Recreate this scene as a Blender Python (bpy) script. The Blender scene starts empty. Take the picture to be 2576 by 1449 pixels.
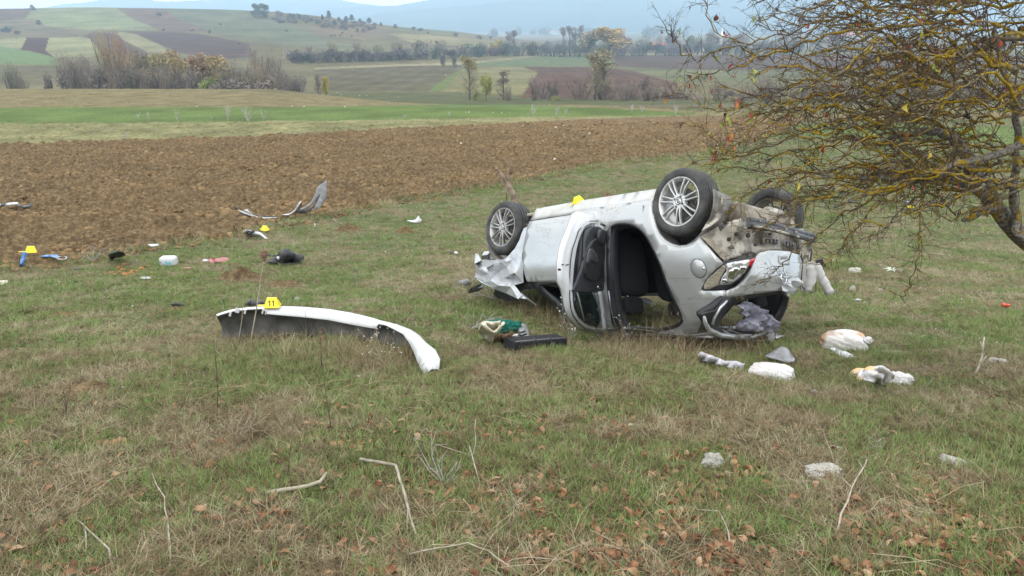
import bpy, bmesh, math, random
import numpy as np
from mathutils import Vector, Matrix
from mathutils.geometry import delaunay_2d_cdt

C = bpy.context.scene.collection
sc = bpy.context.scene
RNG = random.Random(7)
NP = np.random.RandomState(11)

# ------------------------------------------------------------------ camera, light, exposure
F = 1950.0            # focal length in pixels of a 2576 px wide picture
PW, PH = 2576.0, 1449.0
PITCH = math.atan((PH/2 - 40.0)/F)
CZ = 1.5              # eye height over the bank the photographer stands on
cp, sp = math.cos(PITCH), math.sin(PITCH)
cam_d = bpy.data.cameras.new('camera'); cam = bpy.data.objects.new('camera', cam_d); C.objects.link(cam)
cam.location = (0, 0, CZ); cam.rotation_euler = (math.pi/2 - PITCH, 0, 0)
cam_d.sensor_width = 36; cam_d.lens = 36*F/PW; cam_d.clip_start = .05; cam_d.clip_end = 20000
sc.camera = cam
world = bpy.data.worlds.new('World'); sc.world = world; world.use_nodes = True
SUN_EL, SUN_AZ = math.radians(48), math.radians(215)   # azimuth clockwise from +Y: behind the camera, to its left
wn = world.node_tree.nodes; wl = world.node_tree.links; wn.clear()
sky = wn.new('ShaderNodeTexSky'); sky.sky_type = 'NISHITA'; sky.sun_disc = False
sky.sun_elevation = SUN_EL; sky.sun_rotation = SUN_AZ
bgs = wn.new('ShaderNodeBackground'); bgs.inputs[1].default_value = 0.10
wl.new(sky.outputs[0], bgs.inputs[0])
tcw = wn.new('ShaderNodeTexCoord'); nzw = wn.new('ShaderNodeTexNoise')
nzw.inputs['Scale'].default_value = 2.2; nzw.inputs['Detail'].default_value = 5
rw = wn.new('ShaderNodeValToRGB'); rw.color_ramp.elements[0].position = .35; rw.color_ramp.elements[1].position = .7
rw.color_ramp.elements[0].color = (.93, .945, .96, 1); rw.color_ramp.elements[1].color = (1, 1, 1, 1)
wl.new(tcw.outputs['Generated'], nzw.inputs['Vector']); wl.new(nzw.outputs[0], rw.inputs[0])
bgc = wn.new('ShaderNodeBackground'); bgc.inputs[1].default_value = 2.5
wl.new(rw.outputs[0], bgc.inputs[0])
mxw = wn.new('ShaderNodeMixShader'); mxw.inputs[0].default_value = .92
wo = wn.new('ShaderNodeOutputWorld')
wl.new(bgs.outputs[0], mxw.inputs[1]); wl.new(bgc.outputs[0], mxw.inputs[2]); wl.new(mxw.outputs[0], wo.inputs[0])
sd = bpy.data.lights.new('sun', 'SUN'); sd.energy = 0.9; sd.angle = math.radians(18); sd.color = (1, .96, .9)
sun = bpy.data.objects.new('sun', sd); C.objects.link(sun)
sdir = Vector((math.sin(SUN_AZ)*math.cos(SUN_EL), math.cos(SUN_AZ)*math.cos(SUN_EL), math.sin(SUN_EL)))
sun.rotation_euler = sdir.to_track_quat('Z', 'Y').to_euler()
sc.view_settings.view_transform = 'Standard'; sc.view_settings.look = 'None'
sc.view_settings.gamma = 1; sc.view_settings.use_curve_mapping = False
sc.view_settings.exposure = 0.0
sc.cycles.volume_bounces = 3; sc.cycles.max_bounces = 8; sc.cycles.diffuse_bounces = 3
sc.cycles.transparent_max_bounces = 12

# ------------------------------------------------------------------ picture <-> place
def ray(px, py):
    a = (px - PW/2)/F; b = (PH/2 - py)/F
    return Vector((a, cp + b*sp, b*cp - sp))
def at_depth(px, py, Y):
    d = ray(px, py); return Vector((d.x/d.y*Y, Y, CZ + d.z/d.y*Y))
def project(x, y, z):
    z = z - CZ; d = y*cp - z*sp; u = y*sp + z*cp
    return PW/2 + F*x/d, PH/2 - F*u/d
def z1(x, y): return (1127+.3854*x, 389+.3854*y)
def z2(x, y): return (1140.4+.24072*x, 456.1+.24072*y)
def z3(x, y): return (1596.5+.33323*x, 402.5+.33323*y)
def z4(x, y): return (469.6+.37503*x, 429.3+.37503*y)
def z5(x, y): return (.32812*x, 429.3+.32812*y)
def z6(x, y): return (1677+.34895*x, 771.4+.34895*y)
def z7(x, y): return (.33853*x, .33853*y)
def z8(x, y): return (805+.3906*x, .3906*y)
def zt(x, y): return (1610+.4628*x, .4628*y)
def zl(x, y): return (.39804*x, 872+.39804*y)
def zm(x, y): return (858.6+.39804*x, 872+.39804*y)
def zr(x, y): return (1717.2+.39804*x, 872+.39804*y)
def zb(x, y): return (1167.2+.17187*x, 737.9+.17187*y)
def zq(x, y): return (2079.5+.32402*x, 469.6+.32402*y)

# ------------------------------------------------------------------ numpy noise
def _h(ix, iy, s):
    n = (ix.astype(np.int64)*374761393 + iy.astype(np.int64)*668265263 + s*974634777) & 0x7fffffff
    n = ((n ^ (n >> 13))*1274126177) & 0x7fffffff
    return ((n ^ (n >> 16)) & 0xffff)/65535.0
def vn(x, y, s=0):
    x = np.asarray(x, float); y = np.asarray(y, float)
    ix = np.floor(x); iy = np.floor(y); fx = x-ix; fy = y-iy
    fx = fx*fx*(3-2*fx); fy = fy*fy*(3-2*fy)
    a = _h(ix, iy, s); b = _h(ix+1, iy, s); c = _h(ix, iy+1, s); d = _h(ix+1, iy+1, s)
    return (a*(1-fx)+b*fx)*(1-fy)+(c*(1-fx)+d*fx)*fy
def fbm(x, y, o=4, s=0):
    t = 0; a = .5; n = 0
    for i in range(o):
        t = t + a*vn(x, y, s+i*17); n += a; a *= .5; x = x*2.03+7.1; y = y*2.03+3.3
    return t/n
def inpoly(px, py, poly):
    r = np.zeros(px.shape, bool); n = len(poly); j = n-1
    for i in range(n):
        xi, yi = poly[i]; xj, yj = poly[j]
        if yi != yj:
            c = ((yi > py) != (yj > py)) & (px < (xj-xi)*(py-yi)/(yj-yi)+xi)
            r ^= c
        j = i
    return r

# ------------------------------------------------------------------ terrain height (a bank, a slope, a valley, a hill)
TD = [0, 2.3, 10, 14, 20, 28, 36, 45, 52, 60]
TH = [1.46, 1.92, 3.54, 4.2, 4.95, 5.5, 5.85, 6.0, 6.3, 6.6]
RD = TD + [75, 100, 130, 180, 250, 400, 550, 800, 1200, 2000, 3200, 6000]
RH = TH + [8.6, 11.5, 13.6, 16.6, 18.8, 23.3, 26.2, 29.5, 35.6, 47, 57, 75]
LD = TD + [80, 110, 125, 150, 200, 250, 350, 500, 650, 800, 900, 1100, 1500, 2000, 3200, 6000]
LH = TH + [7.94, 9.5, 12.0, 14.2, 16.5, 17.7, 17.8, 13.8, 5.9, -5.7, -6.0, 8, 40, 47, 57, 75]
def hermite(X, Y):
    X = np.array(X, float); Y = np.array(Y, float); d = np.diff(Y)/np.diff(X); m = np.zeros(len(X))
    m[1:-1] = np.where(d[:-1]*d[1:] > 0, 2*d[:-1]*d[1:]/(d[:-1]+d[1:]+1e-12*np.sign(d[:-1]+1e-15)), 0); m[0] = d[0]; m[-1] = d[-1]
    def f(q):
        q = np.asarray(q, float); i = np.clip(np.searchsorted(X, q)-1, 0, len(X)-2); h = X[i+1]-X[i]; t = (q-X[i])/h
        return (2*t**3-3*t*t+1)*Y[i]+(t**3-2*t*t+t)*h*m[i]+(-2*t**3+3*t*t)*Y[i+1]+(t**3-t*t)*h*m[i+1]
    return f
fR = hermite(RD, RH); fL = hermite(LD, LH)
HILLW = ([-900, 0, 80, 300, 600, 690, 760, 850, 950, 1050, 1150, 1250, 1420, 3500],
         [.93, 1.0, 1.03, 1.06, 1.0, .97, .90, .80, .62, .50, .40, .25, 0, 0])
MEADW = ([-900, 700, 1150, 3500], [1, 1, 0, 0])
MOLE = [(610, 690, .55, .13), (715, 707, .35, .04), (875, 573, .3, .10), (1020, 580, .32, .11), (1530, 493, .22, .08), (1545, 525, .22, .07),
        (1365, 552, .25, .08), (90, 662, .35, .10), (230, 975, .35, .07), (430, 780, .25, .04), (1465, 1010, .2, .03)]
def bend(x): return x
def Hn(x, y):
    """ground height without small relief"""
    x = np.asarray(x, float); y = np.asarray(y, float)
    yy = np.maximum(y, 0.02); P = PW/2 + F*x/np.maximum(y, 1.5)
    hr = fR(yy); hl = fL(yy)
    wm = np.interp(P, *MEADW); wh = np.interp(P, *HILLW)
    t = np.clip((y-200)/150, 0, 1); w = wm*(1-t)+wh*t
    w = np.where(y < 60, 0, w)
    return CZ - (hr + w*(hl-hr)) + np.where(y < 0, -y*.1, 0)
MOLES = []
def H(x, y):
    x = np.asarray(x, float); y = np.asarray(y, float)
    z = Hn(x, y)
    near = np.clip((60-y)/40, 0, 1)
    z = z + near*(.16*(fbm(x*.35, y*.35, 3, 5)-.5) + .05*(fbm(x*1.6, y*1.6, 3, 9)-.5))
    far = np.clip((y-120)/300, 0, 1)
    z = z + far*1.6*(fbm(x*.012, y*.012, 4, 3)-.5)
    for (mx, my, r, h) in MOLES:
        q = ((x-mx)**2+(y-my)**2)/(r*r)
        z = z + h*np.exp(-q*1.6)*(q < 6)
    return z
def ground(px, py):
    d = ray(px, py); ks = np.exp(np.linspace(math.log(1.2), math.log(4000), 900))
    X = d.x*ks; Y = d.y*ks; Z = CZ + d.z*ks; g = Z - H(X, Y)
    if not (g < 0).any(): return ground(px, py+2)
    i = int(np.argmax(g < 0)); i = max(i, 1)
    a, b = ks[i-1], ks[i]
    for _ in range(12):
        m = (a+b)/2
        if CZ + d.z*m - float(H(d.x*m, d.y*m)) > 0: a = m
        else: b = m
    return Vector((d.x*a, d.y*a, float(H(d.x*a, d.y*a))))
_ml = []
for (px, py, r, h) in MOLE:
    g = ground(px, py); _ml.append((g.x, g.y, r*(g.y/7 if g.y > 7 else 1)*.75, h))
MOLES = [(1.25, 7.35, 1.5, -.16)]
def gz(x, y): return float(H(x, y))

# ------------------------------------------------------------------ materials
def srgb(r, g, b):
    f = lambda c: ((c/255+.055)/1.055)**2.4 if c > 10 else c/255/12.92
    return (f(r), f(g), f(b))
class NT:
    def __init__(s, name):
        s.m = bpy.data.materials.new(name); s.m.use_nodes = True; s.n = s.m.node_tree.nodes; s.l = s.m.node_tree.links
        s.b = s.n['Principled BSDF']; s.out = s.n['Material Output']
    def new(s, t, **k):
        n = s.n.new(t)
        for a, v in k.items(): setattr(n, a, v)
        return n
    def link(s, a, b): s.l.new(a, b)
    def pos(s): return s.new('ShaderNodeNewGeometry').outputs['Position']
    def obj(s): return s.new('ShaderNodeTexCoord').outputs['Object']
    def noise(s, scale, detail=4, vec=None, stretch=None, dist=0.0):
        n = s.new('ShaderNodeTexNoise'); n.inputs['Scale'].default_value = scale; n.inputs['Detail'].default_value = detail
        n.inputs['Distortion'].default_value = dist
        v = vec if vec is not None else s.obj()
        if stretch:
            mp = s.new('ShaderNodeMapping'); mp.inputs['Scale'].default_value = stretch; s.link(v, mp.inputs['Vector']); v = mp.outputs[0]
        s.link(v, n.inputs['Vector']); return n.outputs[0]
    def ramp(s, fac, stops):
        r = s.new('ShaderNodeValToRGB'); e = r.color_ramp.elements
        while len(e) < len(stops): e.new(.5)
        for i, (p, c) in enumerate(stops): e[i].position = p; e[i].color = (*c, 1)
        s.link(fac, r.inputs[0]); return r.outputs[0]
    def mix(s, fac, a, b, mode='MIX'):
        n = s.new('ShaderNodeMix', data_type='RGBA', blend_type=mode)
        for v, i in ((fac, 0), (a, 6), (b, 7)):
            if isinstance(v, (int, float)): n.inputs[i].default_value = v
            elif isinstance(v, tuple): n.inputs[i].default_value = (*v, 1)
            else: s.link(v, n.inputs[i])
        return n.outputs[2]
    def bump(s, h, strength=.5, dist=.01):
        b = s.new('ShaderNodeBump'); b.inputs['Strength'].default_value = strength; b.inputs['Distance'].default_value = dist
        s.link(h, b.inputs['Height']); s.link(b.outputs[0], s.b.inputs['Normal'])
    def set(s, col=None, rough=None, metal=None, **k):
        if col is not None:
            if isinstance(col, tuple): s.b.inputs['Base Color'].default_value = (*col, 1)
            else: s.link(col, s.b.inputs['Base Color'])
        if rough is not None: s.b.inputs['Roughness'].default_value = rough
        if metal is not None: s.b.inputs['Metallic'].default_value = metal
        for a, v in k.items(): s.b.inputs[a.replace('_', ' ')].default_value = v
        return s.m
def two(name, c1, c2, scale=8, rough=.6, lo=.35, hi=.65, bumps=0, metal=0, bscale=None, detail=5, dist=.01, stretch=None, **k):
    t = NT(name); n = t.noise(scale, detail, stretch=stretch); t.set(t.ramp(n, [(lo, c1), (hi, c2)]), rough, metal, **k)
    if bumps: t.bump(t.noise(bscale or scale*3, 5), bumps, dist)
    return t.m
M = {}
M['paint_plain'] = two('silver_paint', (.41, .415, .41), (.46, .465, .46), 2.5, .33, metal=.35, Coat_Weight=.6, Coat_Roughness=.08)
def paint_mud():
    t = NT('silver_paint_smeared'); c = t.ramp(t.noise(2.5, 5), [(.35, (.40, .405, .40)), (.65, (.45, .455, .45))])
    m1 = t.ramp(t.noise(3.2, 7, stretch=(1, 1, 2.6), dist=.8), [(.54, (0, 0, 0)), (.72, (.7, .7, .7))]); m2 = t.ramp(t.noise(34, 5), [(.40, (0, 0, 0)), (.60, (1, 1, 1))])
    c = t.mix(t.mix(1.0, m1, m2, 'MULTIPLY'), c, (.24, .205, .155))
    sx = t.ramp(t.noise(7, 3, stretch=(.25, 1, 9)), [(.66, (0, 0, 0)), (.70, (1, 1, 1))]); c = t.mix(t.mix(1.0, sx, (.5, .5, .5), 'MULTIPLY'), c, (.25, .25, .245))
    t.set(c, .33, .35, Coat_Weight=.6, Coat_Roughness=.08); t.bump(t.noise(3.0, 2), .35, .03); return t.m
M['paint'] = paint_mud()
def paint_dirty():
    t = NT('silver_paint_dusty'); n = t.noise(6, 6); n2 = t.noise(40, 3)
    c = t.ramp(n, [(.45, (.46, .47, .47)), (.72, (.33, .29, .22))]); c = t.mix(.25, c, t.ramp(n2, [(.4, (.5, .46, .38)), (.6, (.5, .5, .49))]))
    t.set(c, .42, .3); return t.m
M['paint_dusty'] = paint_dirty()
M['white_metal'] = two('white_painted_flange', (.58, .59, .60), (.66, .67, .68), 3, .38, metal=.1, Coat_Weight=.3)
M['crumple'] = two('crumpled_silver_paint', (.38, .39, .40), (.54, .55, .56), 6, .34, metal=.25, bumps=.25, dist=.02)
M['underbody'] = two('muddy_underbody', (.10, .085, .065), (.36, .31, .24), 5, .8, .38, .62, bumps=.5)
M['mudpanel'] = two('mud_splashed_panel', (.07, .055, .038), (.42, .385, .32), 6.5, .6, .38, .56, bumps=.5)
M['liner'] = two('dusty_wheel_liner', (.09, .085, .08), (.24, .225, .20), 7, .85, bumps=.3)
M['black'] = two('black_plastic', (.012, .012, .013), (.03, .03, .032), 12, .55)
M['trim'] = two('charcoal_trim', (.030, .032, .038), (.045, .047, .055), 9, .5)
M['cloth_black'] = two('black_seat_cloth', (.006, .006, .007), (.014, .014, .015), 60, .95, bumps=.2)
M['headliner'] = two('grey_headliner', (.16, .165, .18), (.22, .225, .24), 30, .95)
M['rubber'] = two('tyre_rubber', (.028, .028, .028), (.085, .08, .072), 9, .8, .4, .75, bumps=.3)
M['alloy'] = two('alloy_rim', (.40, .39, .37), (.55, .55, .54), 14, .42, metal=.55)
M['alloy_dirty'] = two('brake_dusted_alloy', (.22, .21, .20), (.44, .43, .42), 12, .5, metal=.5)
M['dark_metal'] = two('dark_brake_metal', (.04, .038, .035), (.12, .11, .10), 20, .6, metal=.5)
M['chrome'] = two('chrome', (.7, .7, .72), (.8, .8, .8), 5, .12, metal=1)
def lens():
    t = NT('clear_lamp_lens'); v = t.new('ShaderNodeTexVoronoi'); v.inputs['Scale'].default_value = 26; t.link(t.obj(), v.inputs['Vector'])
    t.set(t.ramp(v.outputs['Distance'], [(.1, (.75, .76, .78)), (.35, (.30, .30, .32)), (.6, (.62, .6, .58))]), .12, .5, Coat_Weight=1.0); t.bump(v.outputs[0], .5, .01); return t.m
M['lens'] = lens()
M['lens_beige'] = two('smoked_beige_lens', (.32, .27, .20), (.50, .46, .38), 18, .12, metal=.3, Coat_Weight=1.0, stretch=(1, 1, 6))
M['lens_red'] = two('red_lens', (.42, .01, .015), (.5, .02, .03), 5, .15, Coat_Weight=1.0)
def glass():
    t = NT('tinted_glass'); t.set((.25, .33, .30), .03, 0, IOR=1.45); t.b.inputs['Transmission Weight'].default_value = .55; return t.m
M['glass'] = glass()
M['glass_dark'] = two('dark_green_glass', (.006, .011, .010), (.014, .022, .02), 3, .05)
M['yellow'] = two('yellow_marker_plastic', (.72, .60, .01), (.80, .66, .02), 5, .35)
M['ink'] = two('black_ink', (.012, .012, .012), (.02, .02, .02), 5, .5)
M['bumper_white'] = two('white_bumper_skin', (.50, .50, .49), (.60, .60, .59), 4, .35, Coat_Weight=.3)
M['bumper_in'] = two('dusty_grey_bumper_inside', (.055, .052, .048), (.17, .16, .145), 5, .75, .35, .7, bumps=.2)
M['whiteplastic'] = two('white_plastic', (.48, .48, .48), (.60, .60, .60), 8, .4)
M['greyplastic'] = two('grey_plastic', (.20, .20, .21), (.30, .30, .31), 10, .5)
M['darkgrey'] = two('dark_grey_plastic', (.045, .046, .05), (.09, .09, .095), 10, .5)
M['bag'] = two('white_thin_bag', (.58, .52, .49), (.72, .71, .70), 6, .35, bumps=.6, bscale=22, dist=.02)
M['bread_bag'] = two('bread_through_clear_bag', (.52, .30, .17), (.74, .70, .66), 4.5, .3, .38, .5, bumps=.6, bscale=20, dist=.02)
M['roll'] = two('golden_bread_crust', (.62, .33, .10), (.80, .64, .40), 6, .5, bumps=.2)
M['cream'] = two('cream_canvas', (.66, .60, .44), (.76, .72, .56), 8, .85, bumps=.3, bscale=30)
M['green_cloth'] = two('green_cloth', (.006, .10, .075), (.015, .19, .14), 7, .85, bumps=.5, bscale=15, dist=.02)
M['blue_cloth'] = two('light_blue_cloth', (.10, .22, .48), (.20, .35, .62), 10, .8)
M['grey_cloth'] = two('grey_lavender_cloth', (.17, .165, .21), (.36, .355, .42), 9, .9, .4, .62, bumps=.6, bscale=14, dist=.03)
M['case'] = two('black_case_fabric', (.007, .007, .008), (.016, .016, .018), 30, .95)
M['gauze'] = two('grey_white_gauze', (.46, .44, .47), (.62, .60, .63), 14, .9, bumps=.4)
M['pink'] = two('pink_red_fabric', (.36, .11, .11), (.46, .19, .18), 20, .7)
M['red'] = two('bright_red_scrap', (.75, .08, .05), (.8, .16, .1), 20, .5)
M['orange'] = two('orange_fragments', (.42, .15, .04), (.52, .22, .06), 20, .6)
M['teal'] = two('teal_print', (.14, .42, .48), (.22, .5, .55), 30, .5)
M['rock'] = two('pale_limestone', (.36, .32, .25), (.78, .74, .66), 14, .9, .32, .52, bumps=1.0, bscale=25, dist=.02)
M['dust_white'] = two('dusty_white_airbag', (.42, .40, .38), (.58, .57, .56), 7, .7, bumps=.4)
M['silverbar'] = two('scratched_aluminium', (.45, .46, .47), (.62, .62, .63), 16, .3, metal=.7)
M['wire'] = two('silvery_dry_thistle', (.26, .24, .21), (.44, .42, .38), 20, .8)
M['stem'] = two('dry_plant_stem', (.26, .21, .15), (.44, .38, .29), 20, .9)
M['stem_dark'] = two('dark_dry_stem', (.07, .045, .03), (.16, .11, .08), 20, .9)
M['stick'] = two('weathered_stick', (.20, .17, .12), (.40, .35, .27), 14, .9, bumps=.3)
M['bark_dead'] = two('broken_branch_bark', (.13, .09, .065), (.30, .23, .17), 14, .9, bumps=.4)
M['seedhead'] = two('brown_seed_head', (.09, .05, .03), (.22, .14, .08), 60, .9)
M['whitehead'] = two('white_seed_head', (.55, .52, .46), (.75, .72, .66), 40, .9)
M['wall'] = two('white_house_wall', (.62, .60, .56), (.72, .70, .66), 1, .8)
M['brickwall'] = two('brick_house_wall', (.30, .20, .15), (.42, .30, .22), 1, .8)
M['rooftile'] = two('red_roof_tiles', (.34, .09, .05), (.44, .14, .08), 1, .8)
M['window'] = two('dark_window', (.03, .035, .04), (.06, .06, .07), 1, .3)

# ------------------------------------------------------------------ mesh building
class MB:
    def __init__(s): s.v = []; s.f = []; s.mi = []
    def add(s, vs, fs, mi=0):
        o = len(s.v); s.v.extend(tuple(v) for v in vs); s.f.extend(tuple(o+i for i in f) for f in fs); s.mi.extend([mi]*len(fs)); return s
    def tube(s, pts, rad, n=5, mi=0, cap=True):
        pts = [Vector(p) for p in pts]; m = len(pts)
        if not hasattr(rad, '__len__'): rad = [rad]*m
        t0 = (pts[1]-pts[0]).normalized(); up = Vector((0, 0, 1)) if abs(t0.z) < .9 else Vector((1, 0, 0)); vs = []
        a = t0.cross(up).normalized()
        for i, p in enumerate(pts):
            t = (pts[min(i+1, m-1)]-pts[max(i-1, 0)])
            t = t.normalized() if t.length > 1e-9 else t0
            a = (a - t*a.dot(t)); a = a.normalized() if a.length > 1e-6 else t.orthogonal().normalized()
            b = t.cross(a)
            for k in range(n):
                q = 2*math.pi*k/n; vs.append(p + (a*math.cos(q)+b*math.sin(q))*rad[i])
        fs = [(i*n+k, i*n+(k+1) % n, (i+1)*n+(k+1) % n, (i+1)*n+k) for i in range(m-1) for k in range(n)]
        if cap: fs += [tuple(range(n))[::-1], tuple(range((m-1)*n, m*n))]
        return s.add(vs, fs, mi)
    def box(s, c, d, mi=0, rot=None, taper=1.0):
        c = Vector(c); vs = []
        for z in (-.5, .5):
            k = taper if z > 0 else 1
            for x, y in ((-.5, -.5), (.5, -.5), (.5, .5), (-.5, .5)):
                v = Vector((x*d[0]*k, y*d[1]*k, z*d[2])); v = rot @ v if rot else v; vs.append(c+v)
        return s.add(vs, [(3, 2, 1, 0), (4, 5, 6, 7), (0, 1, 5, 4), (1, 2, 6, 5), (2, 3, 7, 6), (3, 0, 4, 7)], mi)
    def rev(s, prof, n, axis='y', mi=0, c=(0, 0, 0), closed=False):
        """profile of (radius, along) turned about an axis"""
        vs = []; c = Vector(c)
        for r, h in prof:
            for k in range(n):
                q = 2*math.pi*k/n; a, b = r*math.cos(q), r*math.sin(q)
                vs.append(c+(Vector((a, h, b)) if axis == 'y' else Vector((a, b, h))))
        m = len(prof); rng = range(m if closed else m-1)
        fs = [(i*n+k, i*n+(k+1) % n, ((i+1) % m)*n+(k+1) % n, ((i+1) % m)*n+k) for i in rng for k in range(n)]
        return s.add(vs, fs, mi)
    def grid(s, rows, mi=0, closeu=False):
        n = len(rows[0]); vs = [p for r in rows for p in r]; fs = []
        for i in range(len(rows)-1):
            for k in range(n if closeu else n-1):
                fs.append((i*n+k, i*n+(k+1) % n, (i+1)*n+(k+1) % n, (i+1)*n+k))
        return s.add(vs, fs, mi)
    def build(s, name, mats, parent=None, smooth=False, bevel=0, solid=0, off=0, sub=0):
        me = bpy.data.meshes.new(name); me.from_pydata([tuple(v) for v in s.v], [], s.f); me.update()
        if not isinstance(mats, (list, tuple)): mats = [mats]
        for m in mats: me.materials.append(M[m] if isinstance(m, str) else m)
        if len(mats) > 1: me.polygons.foreach_set('material_index', s.mi)
        if smooth: me.polygons.foreach_set('use_smooth', [True]*len(me.polygons))
        o = bpy.data.objects.new(name, me); C.objects.link(o)
        if parent: o.parent = parent
        if solid:
            md = o.modifiers.new('solid', 'SOLIDIFY'); md.thickness = solid; md.offset = off
        if bevel:
            md = o.modifiers.new('bevel', 'BEVEL'); md.width = bevel; md.segments = 2; md.limit_method = 'ANGLE'
        if sub:
            md = o.modifiers.new('sub', 'SUBSURF'); md.levels = sub; md.render_levels = sub
        return o
def tag(o, label=None, cat=None, group=None, kind=None):
    if label: o['label'] = label
    if cat: o['category'] = cat
    if group: o['group'] = group
    if kind: o['kind'] = kind
    return o
def thing(name, label, cat, loc=(0, 0, 0), rz=0, group=None, mat=None):
    o = bpy.data.objects.new(name, None); C.objects.link(o); o.empty_display_size = .1
    if mat is not None: o.matrix_world = mat
    else: o.location = loc; o.rotation_euler = (0, 0, rz)
    return tag(o, label, cat, group)
def cdt(poly, holes=(), step=.06, jitter=0):
    """triangulate a polygon (2D) with holes and inner points; returns verts2d, faces"""
    P = [Vector(p) for p in poly]; loops = [P]+[[Vector(p) for p in h] for h in holes]
    vs = []; ed = []; fa = []
    for L in loops:
        # split long edges
        R = []
        for i in range(len(L)):
            a, b = L[i], L[(i+1) % len(L)]; k = max(1, int((b-a).length/step))
            R += [a.lerp(b, t/k) for t in range(k)]
        o = len(vs); vs += R; fa.append(list(range(o, o+len(R))))
    outer = np.array([tuple(v) for v in vs[:len(fa[0])]])
    x0, y0 = outer.min(0); x1, y1 = outer.max(0)
    xs = np.arange(x0+step*.5, x1, step); ys = np.arange(y0+step*.5, y1, step*.87)
    G = [(x+(step/2 if j % 2 else 0), y) for j, y in enumerate(ys) for x in xs]
    if G:
        G = np.array(G); ok = inpoly(G[:, 0], G[:, 1], poly)
        for h in holes: ok &= ~inpoly(G[:, 0], G[:, 1], h)
        B = np.array([tuple(v) for v in vs])
        for g in G[ok]:
            if np.min((B[:, 0]-g[0])**2+(B[:, 1]-g[1])**2) > (step*.45)**2: vs.append(Vector(g))
    r = delaunay_2d_cdt(vs, [], fa, 0, 1e-6)
    V, Fc = r[0], r[2]; out = []
    ce = np.array([tuple(sum((V[i] for i in f), Vector((0, 0)))/len(f)) for f in Fc])
    ok = inpoly(ce[:, 0], ce[:, 1], poly)
    for h in holes: ok &= ~inpoly(ce[:, 0], ce[:, 1], h)
    return V, [tuple(f) for f, k in zip(Fc, ok) if k]
def copy_tree(o, parent=None):
    c = o.copy(); C.objects.link(c)
    if parent: c.parent = parent
    for ch in o.children: copy_tree(ch, c)
    return c

# ================================================================== THE LAND
def lin(c, k=1.0): return tuple(min(1, v*k) for v in srgb(*c))
def mat_meadow():
    t = NT('meadow_ground'); p = t.pos()
    big = t.noise(.55, 4, p); mid = t.noise(3.2, 5, p); fine = t.noise(26, 6, p); vf = t.noise(110, 3, p)
    soil = t.ramp(fine, [(.3, lin((76, 60, 42), .55)), (.5, lin((120, 102, 76), .58)), (.72, lin((164, 150, 122), .64))])
    green = t.ramp(fine, [(.3, lin((60, 70, 36), .55)), (.5, lin((100, 114, 62), .58)), (.72, lin((138, 148, 98), .62))])
    dry = t.ramp(fine, [(.3, lin((92, 82, 58), .58)), (.55, lin((142, 130, 98), .62)), (.75, lin((184, 174, 142), .66))])
    g = t.ramp(t.mix(.5, big, mid), [(.42, (0, 0, 0)), (.55, (1, 1, 1))])
    c = t.mix(g, dry, green)
    sp = t.ramp(t.noise(5.5, 5, p, dist=.6), [(.60, (0, 0, 0)), (.68, (1, 1, 1))]); c = t.mix(sp, c, soil)
    sv = t.ramp(vf, [(.35, (.7, .7, .7)), (.65, (1.25, 1.25, 1.2))]); c = t.mix(1.0, c, sv, 'MULTIPLY')
    t.set(c, .95, 0); t.b.inputs['Specular IOR Level'].default_value = .15
    t.bump(fine, .8, .04); return t.m
def mat_plough():
    t = NT('ploughed_earth'); p = t.pos()
    f = t.noise(9, 6, p); g = t.noise(45, 5, p); b = t.noise(.5, 3, p)
    c = t.ramp(f, [(.28, lin((88, 71, 50), .62)), (.5, lin((132, 109, 78), .67)), (.72, lin((176, 154, 118), .74))])
    c = t.mix(.35, c, t.ramp(g, [(.3, lin((88, 70, 46), .57)), (.7, lin((174, 152, 118), .66))]))
    c = t.mix(1.0, c, t.ramp(b, [(.35, (.88, .88, .88)), (.65, (1.08, 1.06, 1.02))]), 'MULTIPLY')
    # pale stones thicken towards the far right
    s = t.new('ShaderNodeTexVoronoi'); s.inputs['Scale'].default_value = 3.2; t.link(p, s.inputs['Vector'])
    st = t.ramp(s.outputs['Distance'], [(.10, (1, 1, 1)), (.16, (0, 0, 0))])
    sx = t.new('ShaderNodeSeparateXYZ'); t.link(p, sx.inputs[0])
    mr = t.new('ShaderNodeMapRange'); mr.inputs['From Min'].default_value = 22; mr.inputs['From Max'].default_value = 34; t.link(sx.outputs[1], mr.inputs[0])
    mr2 = t.new('ShaderNodeMapRange'); mr2.inputs['From Min'].default_value = 2; mr2.inputs['From Max'].default_value = 9; t.link(sx.outputs[0], mr2.inputs[0])
    mm = t.new('ShaderNodeMath', operation='MULTIPLY'); t.link(mr.outputs[0], mm.inputs[0]); t.link(mr2.outputs[0], mm.inputs[1])
    m3 = t.mix(1.0, st, mm.outputs[0], 'MULTIPLY'); c = t.mix(m3, c, lin((205, 192, 165), .7))
    t.set(c, .97, 0); t.b.inputs['Specular IOR Level'].default_value = .1
    t.bump(g, 1.0, .05); return t.m
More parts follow.
